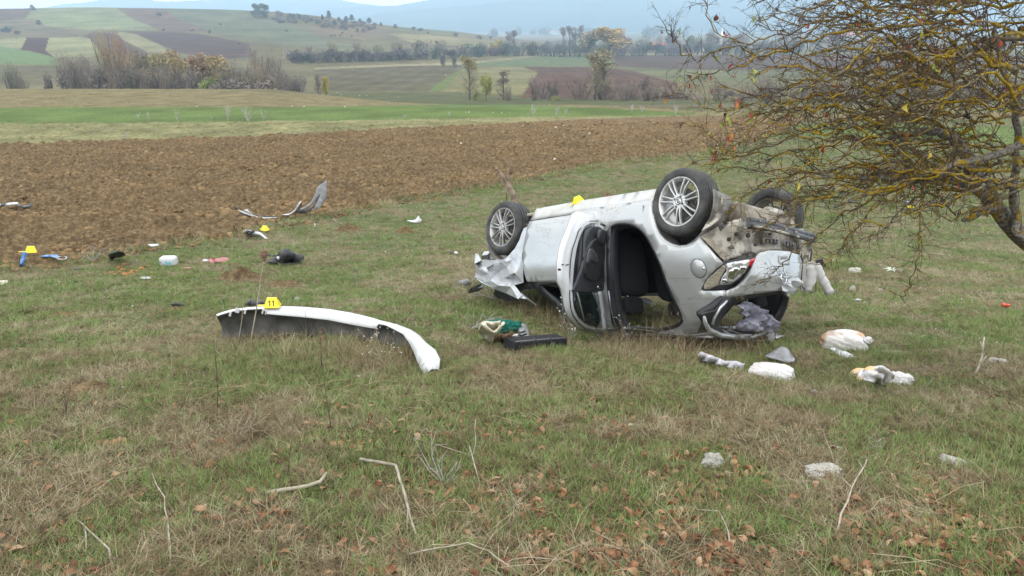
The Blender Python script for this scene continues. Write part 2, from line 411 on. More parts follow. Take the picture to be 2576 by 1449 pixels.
def mat_field(name, coarse=.035, fine=.45, amp=(.76, 1.22), rows=0):
    t = NT(name); p = t.pos(); oi = t.new('ShaderNodeObjectInfo')
    n = t.noise(coarse, 6, p); f = t.noise(fine, 6, p)
    a = t.ramp(n, [(.35, (amp[0],)*3), (.65, (amp[1],)*3)]); b = t.ramp(f, [(.32, (amp[0]*.95,)*3), (.68, (amp[1],)*3)])
    c = t.mix(1.0, oi.outputs['Color'], a, 'MULTIPLY'); c = t.mix(1.0, c, b, 'MULTIPLY')
    if rows:
        w = t.new('ShaderNodeTexWave'); w.inputs['Scale'].default_value = rows; w.inputs['Distortion'].default_value = 3
        t.link(p, w.inputs['Vector']); c = t.mix(.35, c, t.mix(1.0, c, t.ramp(w.outputs[1], [(0, (.7,)*3), (1, (1.2,)*3)]), 'MULTIPLY'))
    t.set(c, 1.0, 0); t.b.inputs['Specular IOR Level'].default_value = .05; return t.m
M['meadow'] = mat_meadow(); M['plough'] = mat_plough()
M['field'] = mat_field('field_cover'); M['crop'] = mat_field('young_crop', .25, 6, (.78, 1.2)); M['straw'] = mat_field('dry_meadow_cover', .5, 5, (.74, 1.25))
M['tilled'] = mat_field('tilled_far_field', .06, 1.0, (.8, 1.18), .05)

PLOUGH = [(-900, 385), (0, 367), (640, 345), (1100, 320), (1450, 302), (1700, 293), (1960, 290), (2030, 300), (1960, 335), (1860, 372), (1700, 395),
          (1560, 408), (1440, 424), (1345, 450), (1180, 480), (1000, 508), (900, 528), (820, 545), (700, 560), (600, 590), (560, 602), (440, 614), (330, 630), (250, 648),
          (150, 668), (-900, 690)]
GREEN = [(-900, 272), (700, 270), (1100, 264), (1300, 264), (1500, 272), (1760, 286), (1700, 292), (1300, 296), (1000, 302), (640, 306), (300, 311), (-900, 316)]
GREEN2 = [(1980, 318), (2200, 312), (2400, 318), (3400, 320), (3400, 362), (2500, 360), (2250, 352), (2050, 345)]
STRIP = [(-900, 316), (300, 311), (640, 306), (1000, 302), (1300, 296), (1700, 292), (1760, 286), (2030, 288), (1960, 290), (1700, 293), (1450, 302), (1100, 320), (640, 345), (0, 367), (-900, 385)]
DRY = [(-900, 190), (0, 196), (450, 222), (800, 238), (1100, 255), (1300, 258), (1500, 266), (1760, 282), (2100, 284), (3400, 284), (3400, 300), (2030, 300), (1960, 290), (1760, 286), (1500, 272), (1300, 264), (1100, 264), (700, 270), (-900, 272)]
near_cls = [('ploughed_field', PLOUGH, 'plough', None), ('green_field', GREEN, 'crop', (112, 130, 74)), ('green_field', GREEN2, 'crop', (116, 134, 80)),
            ('dry_grass_strip', STRIP, 'straw', (150, 146, 104)), ('dry_meadow', DRY, 'straw', (140, 128, 92))]
A7 = lambda L: [z7(*p) for p in L]
A8 = lambda L: [z8(*p) for p in L]
far_cls = [
 ('ploughed_slope', A7([(-900, 60), (0, 70), (235, 62), (185, 145), (0, 150), (-900, 160)]), 'tilled', (112, 92, 78)),
 ('green_field', A7([(250, 40), (830, 30), (870, 70), (920, 110), (1000, 155), (1100, 190), (1170, 225), (850, 225), (640, 222), (480, 215), (330, 195), (290, 150), (190, 140)]), 'field', (140, 145, 106)),
 ('fallow_field', A7([(-900, 160), (0, 150), (190, 146), (330, 197), (480, 218), (680, 230), (600, 270), (480, 280), (200, 278), (0, 288), (-900, 290)]), 'field', (126, 114, 90)),
 ('stubble_field', A7([(-900, 290), (0, 290), (190, 282), (150, 375), (0, 345), (-900, 340)]), 'field', (150, 148, 108)),
 ('ploughed_slope', A7([(192, 283), (355, 283), (330, 375), (390, 425), (240, 385), (150, 372)]), 'tilled', (86, 62, 54)),
 ('stubble_field', A7([(357, 283), (480, 284), (600, 274), (660, 290), (700, 340), (760, 420), (400, 430), (332, 374)]), 'field', (150, 148, 106)),
 ('green_field', A7([(-900, 340), (0, 345), (150, 375), (240, 388), (400, 430), (440, 490), (0, 475), (-900, 460)]), 'crop', (118, 138, 88)),
 ('ploughed_slope', A7([(870, 40), (1210, 60), (1290, 130), (1480, 205), (1560, 240), (1180, 237), (1160, 222), (1100, 187), (1000, 152), (925, 105), (860, 66)]), 'tilled', (124, 104, 90)),
 ('green_field', A7([(1215, 55), (1830, 45), (1900, 150), (2070, 142), (2200, 210), (2350, 272), (2600, 330), (2600, 380), (2100, 330), (1840, 300), (1560, 236), (1480, 205), (1290, 130)]), 'field', (118, 120, 94)),
 ('stubble_field', A7([(870, 238), (1000, 256), (1190, 340), (1240, 380), (1320, 400), (1100, 395), (940, 315), (860, 260)]), 'field', (150, 144, 106)),
 ('ploughed_slope', A7([(920, 237), (1320, 245), (1480, 255), (1840, 324), (1880, 420), (1700, 440), (1500, 420), (1320, 392), (1190, 334), (1010, 256)]), 'tilled', (98, 80, 74)),
 ('ploughed_slope', A7([(610, 272), (690, 240), (850, 252), (935, 315), (1090, 390), (1100, 440), (760, 420), (700, 340), (660, 290)]), 'tilled', (108, 86, 70)),
 ('stubble_field', A8([(430, 215), (870, 235), (1300, 290), (1200, 312), (600, 280)]), 'field', (152, 142, 104)),
 ('ploughed_slope', A8([(420, 235), (600, 283), (1200, 315), (900, 318), (440, 270)]), 'tilled', (120, 104, 86)),
 ('fallow_field', A8([(-60, 50), (200, 60), (430, 140), (430, 212), (420, 240), (300, 262), (0, 225), (-60, 200)]), 'field', (128, 112, 88)),
 ('fallow_field', A8([(900, 205), (1700, 205), (1700, 240), (1300, 285), (880, 232)]), 'field', (134, 124, 104)),
 ('dirt_track', A8([(-40, 436), (500, 416), (900, 405), (1500, 345), (2576, 345), (2576, 356), (1500, 356), (900, 418), (500, 428), (-40, 450)]), 'field', (156, 146, 116)),
 ('green_field', A8([(900, 418), (1200, 385), (1500, 356), (1880, 356), (1880, 425), (1310, 432), (950, 430)]), 'crop', (112, 122, 86)),
 ('dark_field', A8([(-40, 450), (500, 430), (920, 422), (860, 470), (750, 540), (690, 592), (-40, 585)]), 'tilled', (110, 102, 78)),
 ('grass_margin', A8([(860, 470), (925, 445), (880, 480), (780, 592), (690, 592), (750, 540)]), 'crop', (116, 128, 76)),
 ('stubble_field', A8([(925, 445), (1290, 432), (1400, 465), (1290, 612), (780, 592), (880, 480)]), 'field', (138, 132, 92)),
 ('ploughed_slope', A8([(1300, 434), (1740, 432), (2000, 455), (2300, 540), (2300, 640), (1290, 632), (1400, 465)]), 'tilled', (104, 78, 64)),
 ('ploughed_slope', A8([(1885, 358), (2576, 358), (8000, 358), (8000, 450), (2300, 450), (1890, 425)]), 'tilled', (98, 80, 68)),
 ('stubble_field', A8([(1760, 432), (2576, 455), (8000, 460), (8000, 500), (2300, 530), (2000, 455)]), 'field', (118, 118, 84)),
 ('stream_meadow', A8([(-400, 592), (900, 600), (1290, 625), (2576, 645), (8000, 645), (8000, 760), (-400, 760)]), 'crop', (104, 106, 74)),
 ('village_plain', [(700, 40), (2000, 40), (4000, 40), (4000, 78), (1500, 84), (1100, 84)], 'field', (122, 124, 96)),
]
def land():
    NC = 820
    us = np.interp(np.linspace(0, 1, NC), [0, .08, .92, 1], [-1.25, -.74, .74, 1.25])
    ys = [.15]
    while ys[-1] < 9.5: ys.append(ys[-1]*1.02+.008)
    while ys[-1] < 46: ys.append(ys[-1]*1.003)
    while ys[-1] < 5200: ys.append(ys[-1]*1.0125)
    ys = np.concatenate([[-14, -6, -2.5, -.8], ys])
    Y = np.repeat(ys[:, None], NC, 1); X = us[None, :]*(np.maximum(Y, 0)+np.where(Y < 60, 2.5*np.clip(1-Y/60, 0, 1), 0)+np.where(Y < 0, 6, 0))
    Z = H(X, Y)
    PX, PY = project(X, np.maximum(Y, .05), CZ+(Z-CZ))
    cls = np.zeros(X.shape, int); near = (Y > 5) & (Y < 125); far = Y >= 66
    specs = [('meadow', None, 'meadow', None)]
    for n, poly, m, c in near_cls:
        k = inpoly(PX, PY, poly) & near & (cls == 0); cls[k] = len(specs); specs.append((n, poly, m, c))
    specs.append(('valley_ground', None, 'field', (122, 114, 84))); base_far = len(specs)-1
    cls[(cls == 0) & (Y > 58)] = base_far
    for n, poly, m, c in far_cls:
        wob = 2.0*(fbm(X*.02, Y*.02, 3, 41)-.5)
        k = inpoly(PX+wob, PY+wob*.4, poly) & (Y > 125) & (cls == base_far); cls[k] = len(specs); specs.append((n, poly, m, c))
    # clods of the ploughed field
    kp = cls == 1
    ed = np.clip((PY-290)/60, 0.25, 1)
    a = 1-abs(2*fbm(X*2.3, Y*2.3, 3, 21)-1)*2.2; b = fbm(X*6.5, Y*6.5, 3, 22); c2 = fbm(X*.8, Y*.8, 3, 23)
    furrow = np.sin((Y*.93+X*.36)*2*np.pi/.55+3*c2)
    dz = .17*(np.clip(a, -.3, 1)-.3)+.15*(b-.5)+.22*(c2-.5)+.05*furrow
    Z = Z+np.where(kp, dz*ed+.03, 0)
    kg = (cls == 2) | (cls == 4) | (cls == 5) | (cls == 3)
    Z = Z+np.where(kg, .10*(fbm(X*1.5, Y*.8, 4, 31)-.5), 0)
    nr = len(ys); idx = np.arange(nr*NC).reshape(nr, NC)
    fc = cls[:-1, :-1]
    quads = np.stack([idx[:-1, :-1], idx[:-1, 1:], idx[1:, 1:], idx[1:, :-1]], -1).reshape(-1, 4); fcl = fc.reshape(-1)
    co = np.stack([X, Y, Z], -1).reshape(-1, 3)
    for ci, (n, poly, m, c) in enumerate(specs):
        q = quads[fcl == ci]
        if not len(q): continue
        u, inv = np.unique(q, return_inverse=True); inv = inv.reshape(-1)
        me = bpy.data.meshes.new(n); me.vertices.add(len(u)); me.vertices.foreach_set('co', co[u].reshape(-1).astype(np.float32))
        me.loops.add(len(inv)); me.loops.foreach_set('vertex_index', inv.astype(np.int32))
        me.polygons.add(len(q)); me.polygons.foreach_set('loop_start', np.arange(0, len(inv), 4, dtype=np.int32))
        me.polygons.foreach_set('loop_total', np.full(len(q), 4, np.int32)); me.update(calc_edges=True)
        me.polygons.foreach_set('use_smooth', np.full(len(q), ci != 1)); me.materials.append(M[m])
        o = bpy.data.objects.new(n, me); C.objects.link(o); o['kind'] = 'structure'
        if c: o.color = (*lin(c, .58), 1)
    return specs
land()
def in_plough(x, y):
    z = H(x, y); px, py = project(x, np.maximum(y, .05), z); return inpoly(px, py, PLOUGH)

# mountains behind the valley, inside the haze
def mountain(name, pts, Y, depth, col, s, base):
    xs = np.linspace(-1100, 3700, 420); top = np.interp(xs, [p[0] for p in pts], [p[1] for p in pts])
    mb = []; R = 40
    for j in range(R):
        t = j/(R-1); row = []
        for i, px in enumerate(xs):
            d = ray(px, top[i]); zt_ = CZ+d.z/d.y*Y; xx = d.x/d.y*Y
            rid = fbm(np.array(px*.012), np.array(t*1.2), 4, s)
            yy = Y-depth*(1-t)+120*(float(rid)-.5)
            zb_ = base; prof = t**1.25; n = (float(fbm(np.array(px*.03), np.array(t*3.5), 4, s+5))-.5)*.28*math.sin(math.pi*min(1, t*1.0))
            row.append((xx*yy/Y if False else xx, yy, zb_+(zt_-zb_)*(prof+n*(1-t)+0)+(float(fbm(np.array(px*.25), np.array(t*30.), 2, s+9))-.5)*7*t))
        mb.append(row)
    o = MB().grid(mb).build(name, 'mount', smooth=True); o['kind'] = 'structure'; o.color = (*col, 1); return o
M['mount'] = mat_field('wooded_mountain', .004, .03, (.6, 1.4))
mountain('mountain_range', [(-1100, 60), (0, 30), (112, 18), (169, 9), (210, 6), (250, 1), (300, -3), (360, -1), (420, 4), (470, 3), (514, 1), (560, -4), (700, -8), (840, -2), (905, 8), (960, 15), (1010, 17), (1200, 20), (3700, 0)], 4900, 700, (.055, .075, .095), 3, -50)
mountain('mountain_range', [(-1100, 70), (700, 45), (836, 20), (910, 18), (1000, 14), (1055, 4), (1110, -4), (1300, -40), (1700, -70), (2200, -60), (3700, -40)], 4400, 900, (.035, .05, .05), 8, -55)
mountain('mountain_range', [(-1100, 80), (800, 70), (860, 50), (918, 41), (969, 31), (1078, 23), (1156, 16), (1254, 7), (1313, 2), (1420, -6), (1600, -14), (1900, -30), (3700, -10)], 3700, 900, (.03, .045, .04), 14, -58)
# low air: haze
def haze():
    mb = MB().box((0, 2500-150, 100-75), (11000, 5700, 350))
    # bottom a metre under the lowest ground, top over the highest ridge
    lo, hi = -82.0, 300.0
    mb = MB().box((0, 2460, (lo+hi)/2), (11400, 5500, hi-lo))
    m = bpy.data.materials.new('haze_air'); m.use_nodes = True; n = m.node_tree.nodes; n.clear()
    v = n.new('ShaderNodeVolumePrincipled'); v.inputs['Color'].default_value = (.60, .81, 1.0, 1); v.inputs['Density'].default_value = .00036
    v.inputs['Anisotropy'].default_value = .1
    o = n.new('ShaderNodeOutputMaterial'); m.node_tree.links.new(v.outputs[0], o.inputs['Volume'])
    ob = mb.build('haze', m); ob['kind'] = 'stuff'; return ob
haze()

# ================================================================== FAR TREES, HOUSES
def mat_tint(name, amp=(.6, 1.3), rough=.9, trans=0):
    t = NT(name); oi = t.new('ShaderNodeObjectInfo'); n = t.noise(1.2, 3)
    a = t.ramp(n, [(.35, (amp[0],)*3), (.65, (amp[1],)*3)]); t.set(t.mix(1.0, oi.outputs['Color'], a, 'MULTIPLY'), rough, 0)
    t.b.inputs['Specular IOR Level'].default_value = .1; return t.m
M['crown'] = mat_tint('tree_crown'); M['trunk'] = two('grey_brown_bark', (.06, .05, .042), (.13, .11, .09), 3, .95)
def tri_cloud(mb, n, blob, rnd, size, up=0.0, thin=.35):
    for _ in range(n):
        p = blob(rnd)
        d = Vector((rnd.gauss(0, 1), rnd.gauss(0, 1), rnd.gauss(0, 1)+up*2)).normalized(); e = d.orthogonal().normalized()
        e = Matrix.Rotation(rnd.random()*6.28, 3, d) @ e; s = size*rnd.uniform(.6, 1.5)
        mb.add([p-d*s*.5-e*s*thin*.5, p-d*s*.5+e*s*thin*.5, p+d*s*.6], [(0, 1, 2)])
def sph(rnd, c, r, shell=.3):
    while True:
        v = Vector((rnd.uniform(-1, 1), rnd.uniform(-1, 1), rnd.uniform(-1, 1)))
        if shell < v.length < 1: break
    return Vector((c[0]+v.x*r[0], c[1]+v.y*r[1], c[2]+v.z*r[2]))
def proto_tree(kind, seed):
    """unit height tree: returns (trunk MB, crown MB)"""
    rnd = random.Random(seed); tk = MB(); cr = MB()
    if kind == 'bare':      # multi-stemmed bare willow: fine upright twigs
        for i in range(9):
            a = rnd.random()*6.28; r = rnd.uniform(.02, .10); x, y = math.cos(a)*r, math.sin(a)*r; l = rnd.uniform(.5, .9)
            p = [(x, y, 0), (x*2+rnd.uniform(-.03, .03), y*2, l*.4), (x*3.4, y*3.4, l*.75), (x*4+rnd.uniform(-.05, .05), y*4, l)]
            tk.tube(p, [.014, .010, .006, .002], 4)
            for k in range(5):
                h = rnd.uniform(.2, .7)*l; q = Vector(p[1]).lerp(Vector(p[2]), rnd.random()); e = q+Vector((rnd.uniform(-.13, .13), rnd.uniform(-.13, .13), rnd.uniform(.12, .25)))
                tk.tube([q, e], [.005, .001], 3, cap=False)
        bl = [((rnd.uniform(-.16, .16), rnd.uniform(-.16, .16), rnd.uniform(.25, .78)), (rnd.uniform(.12, .2),)*2+(rnd.uniform(.14, .24),)) for _ in range(11)]
        tri_cloud(cr, 1500, lambda r: sph(r, *r.choice(bl), 0), rnd, .085, 1.0, .05)
        tri_cloud(cr, 500, lambda r: sph(r, *r.choice(bl), 0), rnd, .02, 0, .8)
    elif kind == 'leafy':
        tk.tube([(0, 0, 0), (.01, 0, .25), (-.01, .01, .5), (0, 0, .8)], [.03, .022, .015, .004], 5)
        for i in range(9):
            a = rnd.random()*6.28; h = rnd.uniform(.25, .6); tk.tube([(0, 0, h), (math.cos(a)*.12, math.sin(a)*.12, h+.12), (math.cos(a)*.2, math.sin(a)*.2, h+.25)], [.01, .006, .002], 3)
        bl = [((rnd.uniform(-.2, .2), rnd.uniform(-.2, .2), rnd.uniform(.4, .82)), (rnd.uniform(.09, .16),)*3) for _ in range(13)]
        tri_cloud(cr, 2300, lambda r: sph(r, *r.choice(bl), .35), rnd, .035, 0, .9)
        bl2 = [((rnd.uniform(-.15, .15), rnd.uniform(-.15, .15), rnd.uniform(.15, .5)), (.14, .14, .16)) for _ in range(5)]
        tri_cloud(cr, 300, lambda r: sph(r, *r.choice(bl2), 0), rnd, .07, 1, .07)
    elif kind == 'tall':    # slender poplar, sparse crown on top, bare lower limbs
        tk.tube([(0, 0, 0), (.008, 0, .3), (-.005, 0, .6), (0.01, 0, .95)], [.014, .011, .007, .002], 5)
        for i in range(26):
            a = rnd.random()*6.28; h = rnd.uniform(.2, .85); l = rnd.uniform(.06, .13)*(1.3-h); tk.tube([(0, 0, h), (math.cos(a)*l*.6, math.sin(a)*l*.6, h+l*.9), (math.cos(a)*l, math.sin(a)*l, h+l*1.9)], [.004, .003, .001], 3, cap=False)
        bl = [((rnd.uniform(-.06, .06), rnd.uniform(-.06, .06), rnd.uniform(.62, .93)), (.07, .07, .075)) for _ in range(9)]
        tri_cloud(cr, 900, lambda r: sph(r, *r.choice(bl), 0), rnd, .018, 0, .8)
        bl2 = [((rnd.uniform(-.06, .06), rnd.uniform(-.06, .06), rnd.uniform(.25, .7)), (.08, .08, .12)) for _ in range(6)]
        tri_cloud(cr, 400, lambda r: sph(r, *r.choice(bl2), 0), rnd, .07, 1.2, .05)
    elif kind == 'pollard':
        tk.tube([(0, 0, 0), (.02, 0, .2), (0, 0, .42)], [.05, .045, .07], 6)
        bl = [((rnd.uniform(-.08, .08), rnd.uniform(-.08, .08), rnd.uniform(.4, .62)), (.15, .15, .15)) for _ in range(5)]
        tri_cloud(cr, 900, lambda r: sph(r, *r.choice(bl), 0), rnd, .14, 1.2, .07)
        for i in range(40):
            a = rnd.random()*6.28; tk.tube([(0, 0, .42), (math.cos(a)*.12, math.sin(a)*.12, .6), (math.cos(a)*.2*rnd.random(), math.sin(a)*.2, .95)], [.008, .005, .001], 3, cap=False)
    elif kind == 'pine':
        tk.tube([(0, 0, 0), (0, 0, .5), (0, 0, .97)], [.025, .015, .004], 5)
        bl = []
        for i in range(14):
            h = .25+.72*i/14; r = .24*(1.05-h)**.7; a = rnd.random()*6.28; bl += [((math.cos(a)*r*.6, math.sin(a)*r*.6, h), (r, r, .06)), ((-math.cos(a)*r*.5, -math.sin(a)*r*.5, h+.02), (r, r, .05))]
        tri_cloud(cr, 1700, lambda r: sph(r, *r.choice(bl), 0), rnd, .04, 0, .6)
    elif kind == 'bush':
        tk.tube([(0, 0, 0), (0, 0, .3)], [.04, .02], 5)
        bl = [((rnd.uniform(-.3, .3), rnd.uniform(-.3, .3), rnd.uniform(.25, .7)), (.25, .25, .24)) for _ in range(10)]
        tri_cloud(cr, 1100, lambda r: sph(r, *r.choice(bl), .2), rnd, .09, 0, .5)
    return tk, cr
PROTO = {}
def get_proto(kind, v):
    if (kind, v) not in PROTO:
        tk, cr = proto_tree(kind, hash((kind, v)) % 1000 if False else sum(map(ord, kind))*7+v*31)
        mt = []
        for nm, mb, mm in (('trunk', tk, 'trunk'), ('crown', cr, 'crown')):
            me = bpy.data.meshes.new(nm); me.from_pydata([tuple(q) for q in mb.v], [], mb.f); me.materials.append(M[mm]); mt.append((nm, me))
        PROTO[(kind, v)] = mt
    return PROTO[(kind, v)]
NAMES = {'bare': 'bare_tree', 'leafy': 'leafy_tree', 'tall': 'poplar_tree', 'pollard': 'pollard_willow', 'pine': 'pine_tree', 'bush': 'bush'}
def far_tree(kind, px, ytop, Y, wpx, col, label, group=None, sink=.2, cat='tree'):
    top = at_depth(px, ytop, Y); zb_ = gz(top.x, Y)-sink; h = max(1.0, top.z-zb_); w = wpx*Y/F
    nat = {'bare': .62, 'leafy': .62, 'tall': .22, 'pollard': .5, 'pine': .4, 'bush': .95}[kind]
    r = thing(NAMES[kind], label, cat, (top.x, Y, zb_), RNG.random()*6.28, group)
    r.scale = (w/nat, w/nat, h); pr = get_proto(kind, RNG.randrange(3))
    for nm, me in pr:
        o = bpy.data.objects.new(nm, me); C.objects.link(o); o.parent = r
        o.color = (*lin(tuple(v*.56+g_*.44 for v, g_ in zip(col, (150, 143, 136))), .92), 1)  # grey mixed into the tree colour: distance haze painted in
    return r
GB = (122, 108, 96); YL = (168, 146, 80); OR = (160, 124, 84); PK = (138, 116, 106); OL = (132, 124, 84); DK = (84, 80, 72)
T = far_tree
# stream-side row on the left: (x, top, distance, width, colour, kind, label words)
row = [(150, 128, 150, 46, GB, 'bare', 'bare grey tree at the left end of the streamside row'),
 (178, 120, 146, 52, GB, 'bare', 'bare brownish tree near the left end of the streamside row'),
 (205, 138, 152, 50, GB, 'bare', 'low bare grey tree left of the tall yellow-topped poplar'),
 (232, 150, 142, 52, (112, 100, 90), 'bare', 'dark bare shrub willow at the foot of the tall yellow-topped poplar'),
 (252, 56, 150, 46, YL, 'bare', 'tall thin tree with faded yellow top standing above the streamside row, left one of two'),
 (284, 62, 151, 42, OR, 'bare', 'tall thin tree with orange-yellow top standing above the streamside row, right one of two'),
 (290, 110, 148, 60, OR, 'bare', 'orange-brown bare tree just right of the tall yellow-topped tree'),
 (322, 148, 134, 84, (92, 84, 74), 'bare', 'broad dark round bare tree in front of the streamside row'),
 (350, 130, 146, 50, GB, 'bare', 'grey bare tree behind the broad dark round tree'),
 (352, 118, 156, 44, OL, 'leafy', 'olive-tinged tree rising behind the broad dark round tree'),
 (386, 122, 146, 56, (160, 148, 84), 'leafy', 'yellow-green topped tree left of the middle of the streamside row'),
 (418, 116, 152, 56, OR, 'leafy', 'orange topped tree in the middle of the streamside row'),
 (400, 150, 138, 60, GB, 'bare', 'low grey bare tree below the yellow-green topped tree'),
 (450, 130, 146, 46, YL, 'leafy', 'small yellow topped tree between two orange topped trees'),
 (484, 122, 148, 56, OR, 'leafy', 'orange-brown topped tree right of the small yellow tree'),
 (455, 158, 136, 60, (116, 106, 98), 'bare', 'low grey bare tree left of the bright green bush'),
 (538, 128, 148, 64, (170, 140, 78), 'leafy', 'yellow-orange domed tree above the bright green bush'),
 (560, 148, 142, 56, OL, 'bare', 'olive bare tree right of the yellow-orange domed tree'),
 (515, 188, 132, 36, (120, 142, 50), 'bush', 'bright yellow-green bush at the foot of the streamside row'),
 (548, 205, 131, 40, (120, 108, 98), 'bush', 'small grey bare bush right of the bright green bush'),
 (592, 140, 146, 56, GB, 'bare', 'grey bare tree in the right half of the streamside row'),
 (622, 150, 140, 56, (138, 122, 90), 'bare', 'brown-yellow bare tree beneath the tallest bare poplars'),
 (640, 96, 152, 42, (150, 138, 124), 'bare', 'tallest pale bare poplar, left one of two above the row'),
 (678, 100, 154, 42, (150, 138, 124), 'bare', 'tallest pale bare poplar, right one of two above the row'),
 (655, 140, 146, 60, (136, 116, 98), 'bare', 'reddish-brown bare tree between the two tallest bare poplars'),
 (705, 150, 144, 64, (118, 108, 98), 'bare', 'dark grey bare tree near the right end of the streamside row'),
 (738, 178, 138, 44, (112, 104, 96), 'bare', 'short bare tree closing the right end of the streamside row'),
 (590, 190, 132, 56, (112, 100, 90), 'bush', 'low grey-brown thicket in front of the right half of the row'),
 (660, 196, 132, 70, (112, 100, 90), 'bush', 'wide low thicket at the foot of the reddish-brown bare tree'),
 (15, 145, 150, 34, (96, 106, 84), 'bare', 'dark lone tree at the left picture edge beyond the meadow'),
 (45, 172, 150, 30, (116, 104, 94), 'bare', 'small bare tree beside the dark lone tree by the track'),
 (118, 176, 150, 24, (104, 96, 86), 'bush', 'small dark bush between the pale track and the streamside row')]
for (x, y, Y, w, c, k, l) in row: T(k, x, y, Y, w*1.25, c, l, 'trees and bushes of the streamside row' if 130 < x < 760 else None, 1.0, 'bush' if k == 'bush' else 'tree')
for i in range(26):
    x = RNG.uniform(145, 750); c = RNG.choice([(118, 106, 98), (128, 112, 98), (108, 98, 92), (134, 116, 98)])
    T(RNG.choice(['bare', 'bare', 'bush']), x, RNG.uniform(150, 196)+(x-145)*.03, RNG.uniform(132, 150), RNG.uniform(40, 70), c, 'grey-brown leafless undergrowth bush filling the streamside row', 'undergrowth of the streamside row', 1.0)
# trees on the valley floor to the right
mid = [('tall', 1180, 137, 150, 46, (154, 144, 88), 'slender poplar with round yellow-green top standing alone left of the pollards'),
 ('leafy', 1222, 178, 146, 34, (168, 172, 66), 'short tree with bright yellow-green top over a dark knotted trunk'),
 ('bush', 1203, 218, 145, 22, (140, 156, 70), 'small yellow-green sapling beside the bright yellow-green tree'),
 ('tall', 1266, 172, 150, 40, (140, 124, 106), 'thin bare poplar right of the bright yellow-green tree'),
 ('bare', 1278, 208, 146, 22, (124, 108, 92), 'small bare sapling below the thin bare poplar'),
 ('pollard', 1344, 212, 146, 24, (112, 92, 84), 'small dark pollard willow in front of the brown field'),
 ('pollard', 1390, 200, 146, 36, (100, 84, 80), 'larger dark pollard willow with brushy head before the brown field'),
 ('bush', 1398, 236, 144, 24, (138, 148, 70), 'green bush at the foot of the larger pollard willow'),
 ('bare', 1360, 180, 155, 60, (146, 120, 116), 'pinkish bare tree behind the two pollard willows'),
 ('bare', 1462, 176, 150, 62, (140, 112, 98), 'reddish bare willow right of the pollard willows'),
 ('tall', 1500, 130, 152, 52, (146, 134, 92), 'tall pale yellow poplar, left one of the pair'),
 ('tall', 1522, 122, 148, 66, (148, 134, 92), 'tall pale yellow poplar, right and larger one of the pair'),
 ('bare', 1522, 190, 150, 66, (132, 112, 96), 'bare brown thicket tree around the foot of the poplar pair'),
 ('bare', 1582, 184, 148, 64, (128, 110, 96), 'bare brown willow right of the poplar pair'),
 ('bare', 1650, 190, 150, 56, (134, 112, 98), 'round bare willow half way from the poplar pair to the lichened tree'),
 ('bare', 1722, 214, 150, 50, (112, 98, 90), 'low dark bare willow seen just left of the lichened branches'),
 ('bare', 1815, 200, 150, 50, (118, 102, 94), 'bare willow seen through the left edge of the lichened branches'),
 ('bare', 1930, 180, 150, 70, (116, 98, 92), 'broad bare willow behind the lower lichened branches'),
 ('bare', 2060, 190, 152, 80, (118, 100, 94), 'wide bare willow behind the middle of the lichened branches'),
 ('bare', 2230, 180, 156, 90, (120, 104, 98), 'large bare willow behind the thick lichened limb'),
 ('bare', 2420, 185, 156, 90, (118, 102, 96), 'large bare willow at the far right behind the lichened tree'),
 ('leafy', 817, 186, 150, 22, (196, 180, 40), 'small bright yellow sapling standing alone before the dark field'),
 ('tall', 797, 186, 152, 20, (140, 130, 116), 'thin bare sapling left of the bright yellow sapling')]
for (k, x, y, Y, w, c, l) in mid: T(k, x, y, Y, w, c, l, None, 1.2, 'bush' if k == 'bush' else 'tree')
for i in range(30):
    x = RNG.uniform(1300, 2560); c = RNG.choice([(136, 112, 102), (126, 110, 98), (144, 122, 112), (120, 106, 92), (132, 122, 92)])
    T(RNG.choice(['bare', 'bare', 'tall', 'bush']), x, RNG.uniform(186, 236), RNG.uniform(140, 175), RNG.uniform(30, 60), c, 'leafless pinkish-brown tree or bush of the loose stream-side growth on the right', 'loose stream-side growth on the right', 1.2)
# hedge row across the valley: from (740,150) to (1460,110), then to the right
G_H = 'trees of the dark hedge row across the valley'
def hedge(x0, x1, y0, y1, yt0, yt1, Y0, Y1, n, col, lab, g):
    for i in range(n):
        t = (i+.5)/n+RNG.uniform(-.3, .3)/n; x = x0+(x1-x0)*t; Y = Y0+(Y1-Y0)*t; yt = yt0+(yt1-yt0)*t+RNG.uniform(-7, 7)
        c = tuple(int(v+RNG.uniform(-14, 14)) for v in col)
        T('bare' if RNG.random() < .6 else 'bush', x, yt, Y, RNG.uniform(26, 46), c, lab, g, .5)
hedge(735, 1060, 0, 0, 122, 122, 330, 400, 22, (84, 84, 82), 'dark leafless hedge tree in the left stretch of the row across the valley', G_H)
hedge(1060, 1480, 0, 0, 118, 98, 400, 560, 26, (80, 84, 86), 'dark leafless hedge tree in the right stretch of the row across the valley', G_H)
hedge(1480, 2010, 0, 0, 104, 100, 560, 600, 26, (92, 92, 92), 'grey hedge tree below the yellow tree and the red-roofed house', G_H)
hedge(1500, 2560, 0, 0, 84, 80, 640, 760, 24, (140, 128, 120), 'pale bare tree in the hazy wood behind the red-roofed house', 'pale trees of the hazy wood')
hedge(760, 1250, 0, 0, 104, 98, 400, 520, 9, (148, 132, 92), 'pale yellowish tree rising out of the dark hedge row', 'yellowish trees in the hedge row')
T('leafy', 1535, 60, 520, 104, (206, 166, 84), 'large round yellow-orange tree beyond the valley fields', None, 1)
T('leafy', 1482, 72, 530, 62, (168, 156, 110), 'dull yellow tree at the left side of the large yellow-orange tree', None, 1)
T('leafy', 1255, 96, 520, 26, (192, 168, 70), 'small yellow tree in the dark hedge row', None, 1)
T('leafy', 1238, 104, 510, 18, (186, 166, 80), 'tiny yellow bush left of the small yellow tree in the hedge row', None, 1)
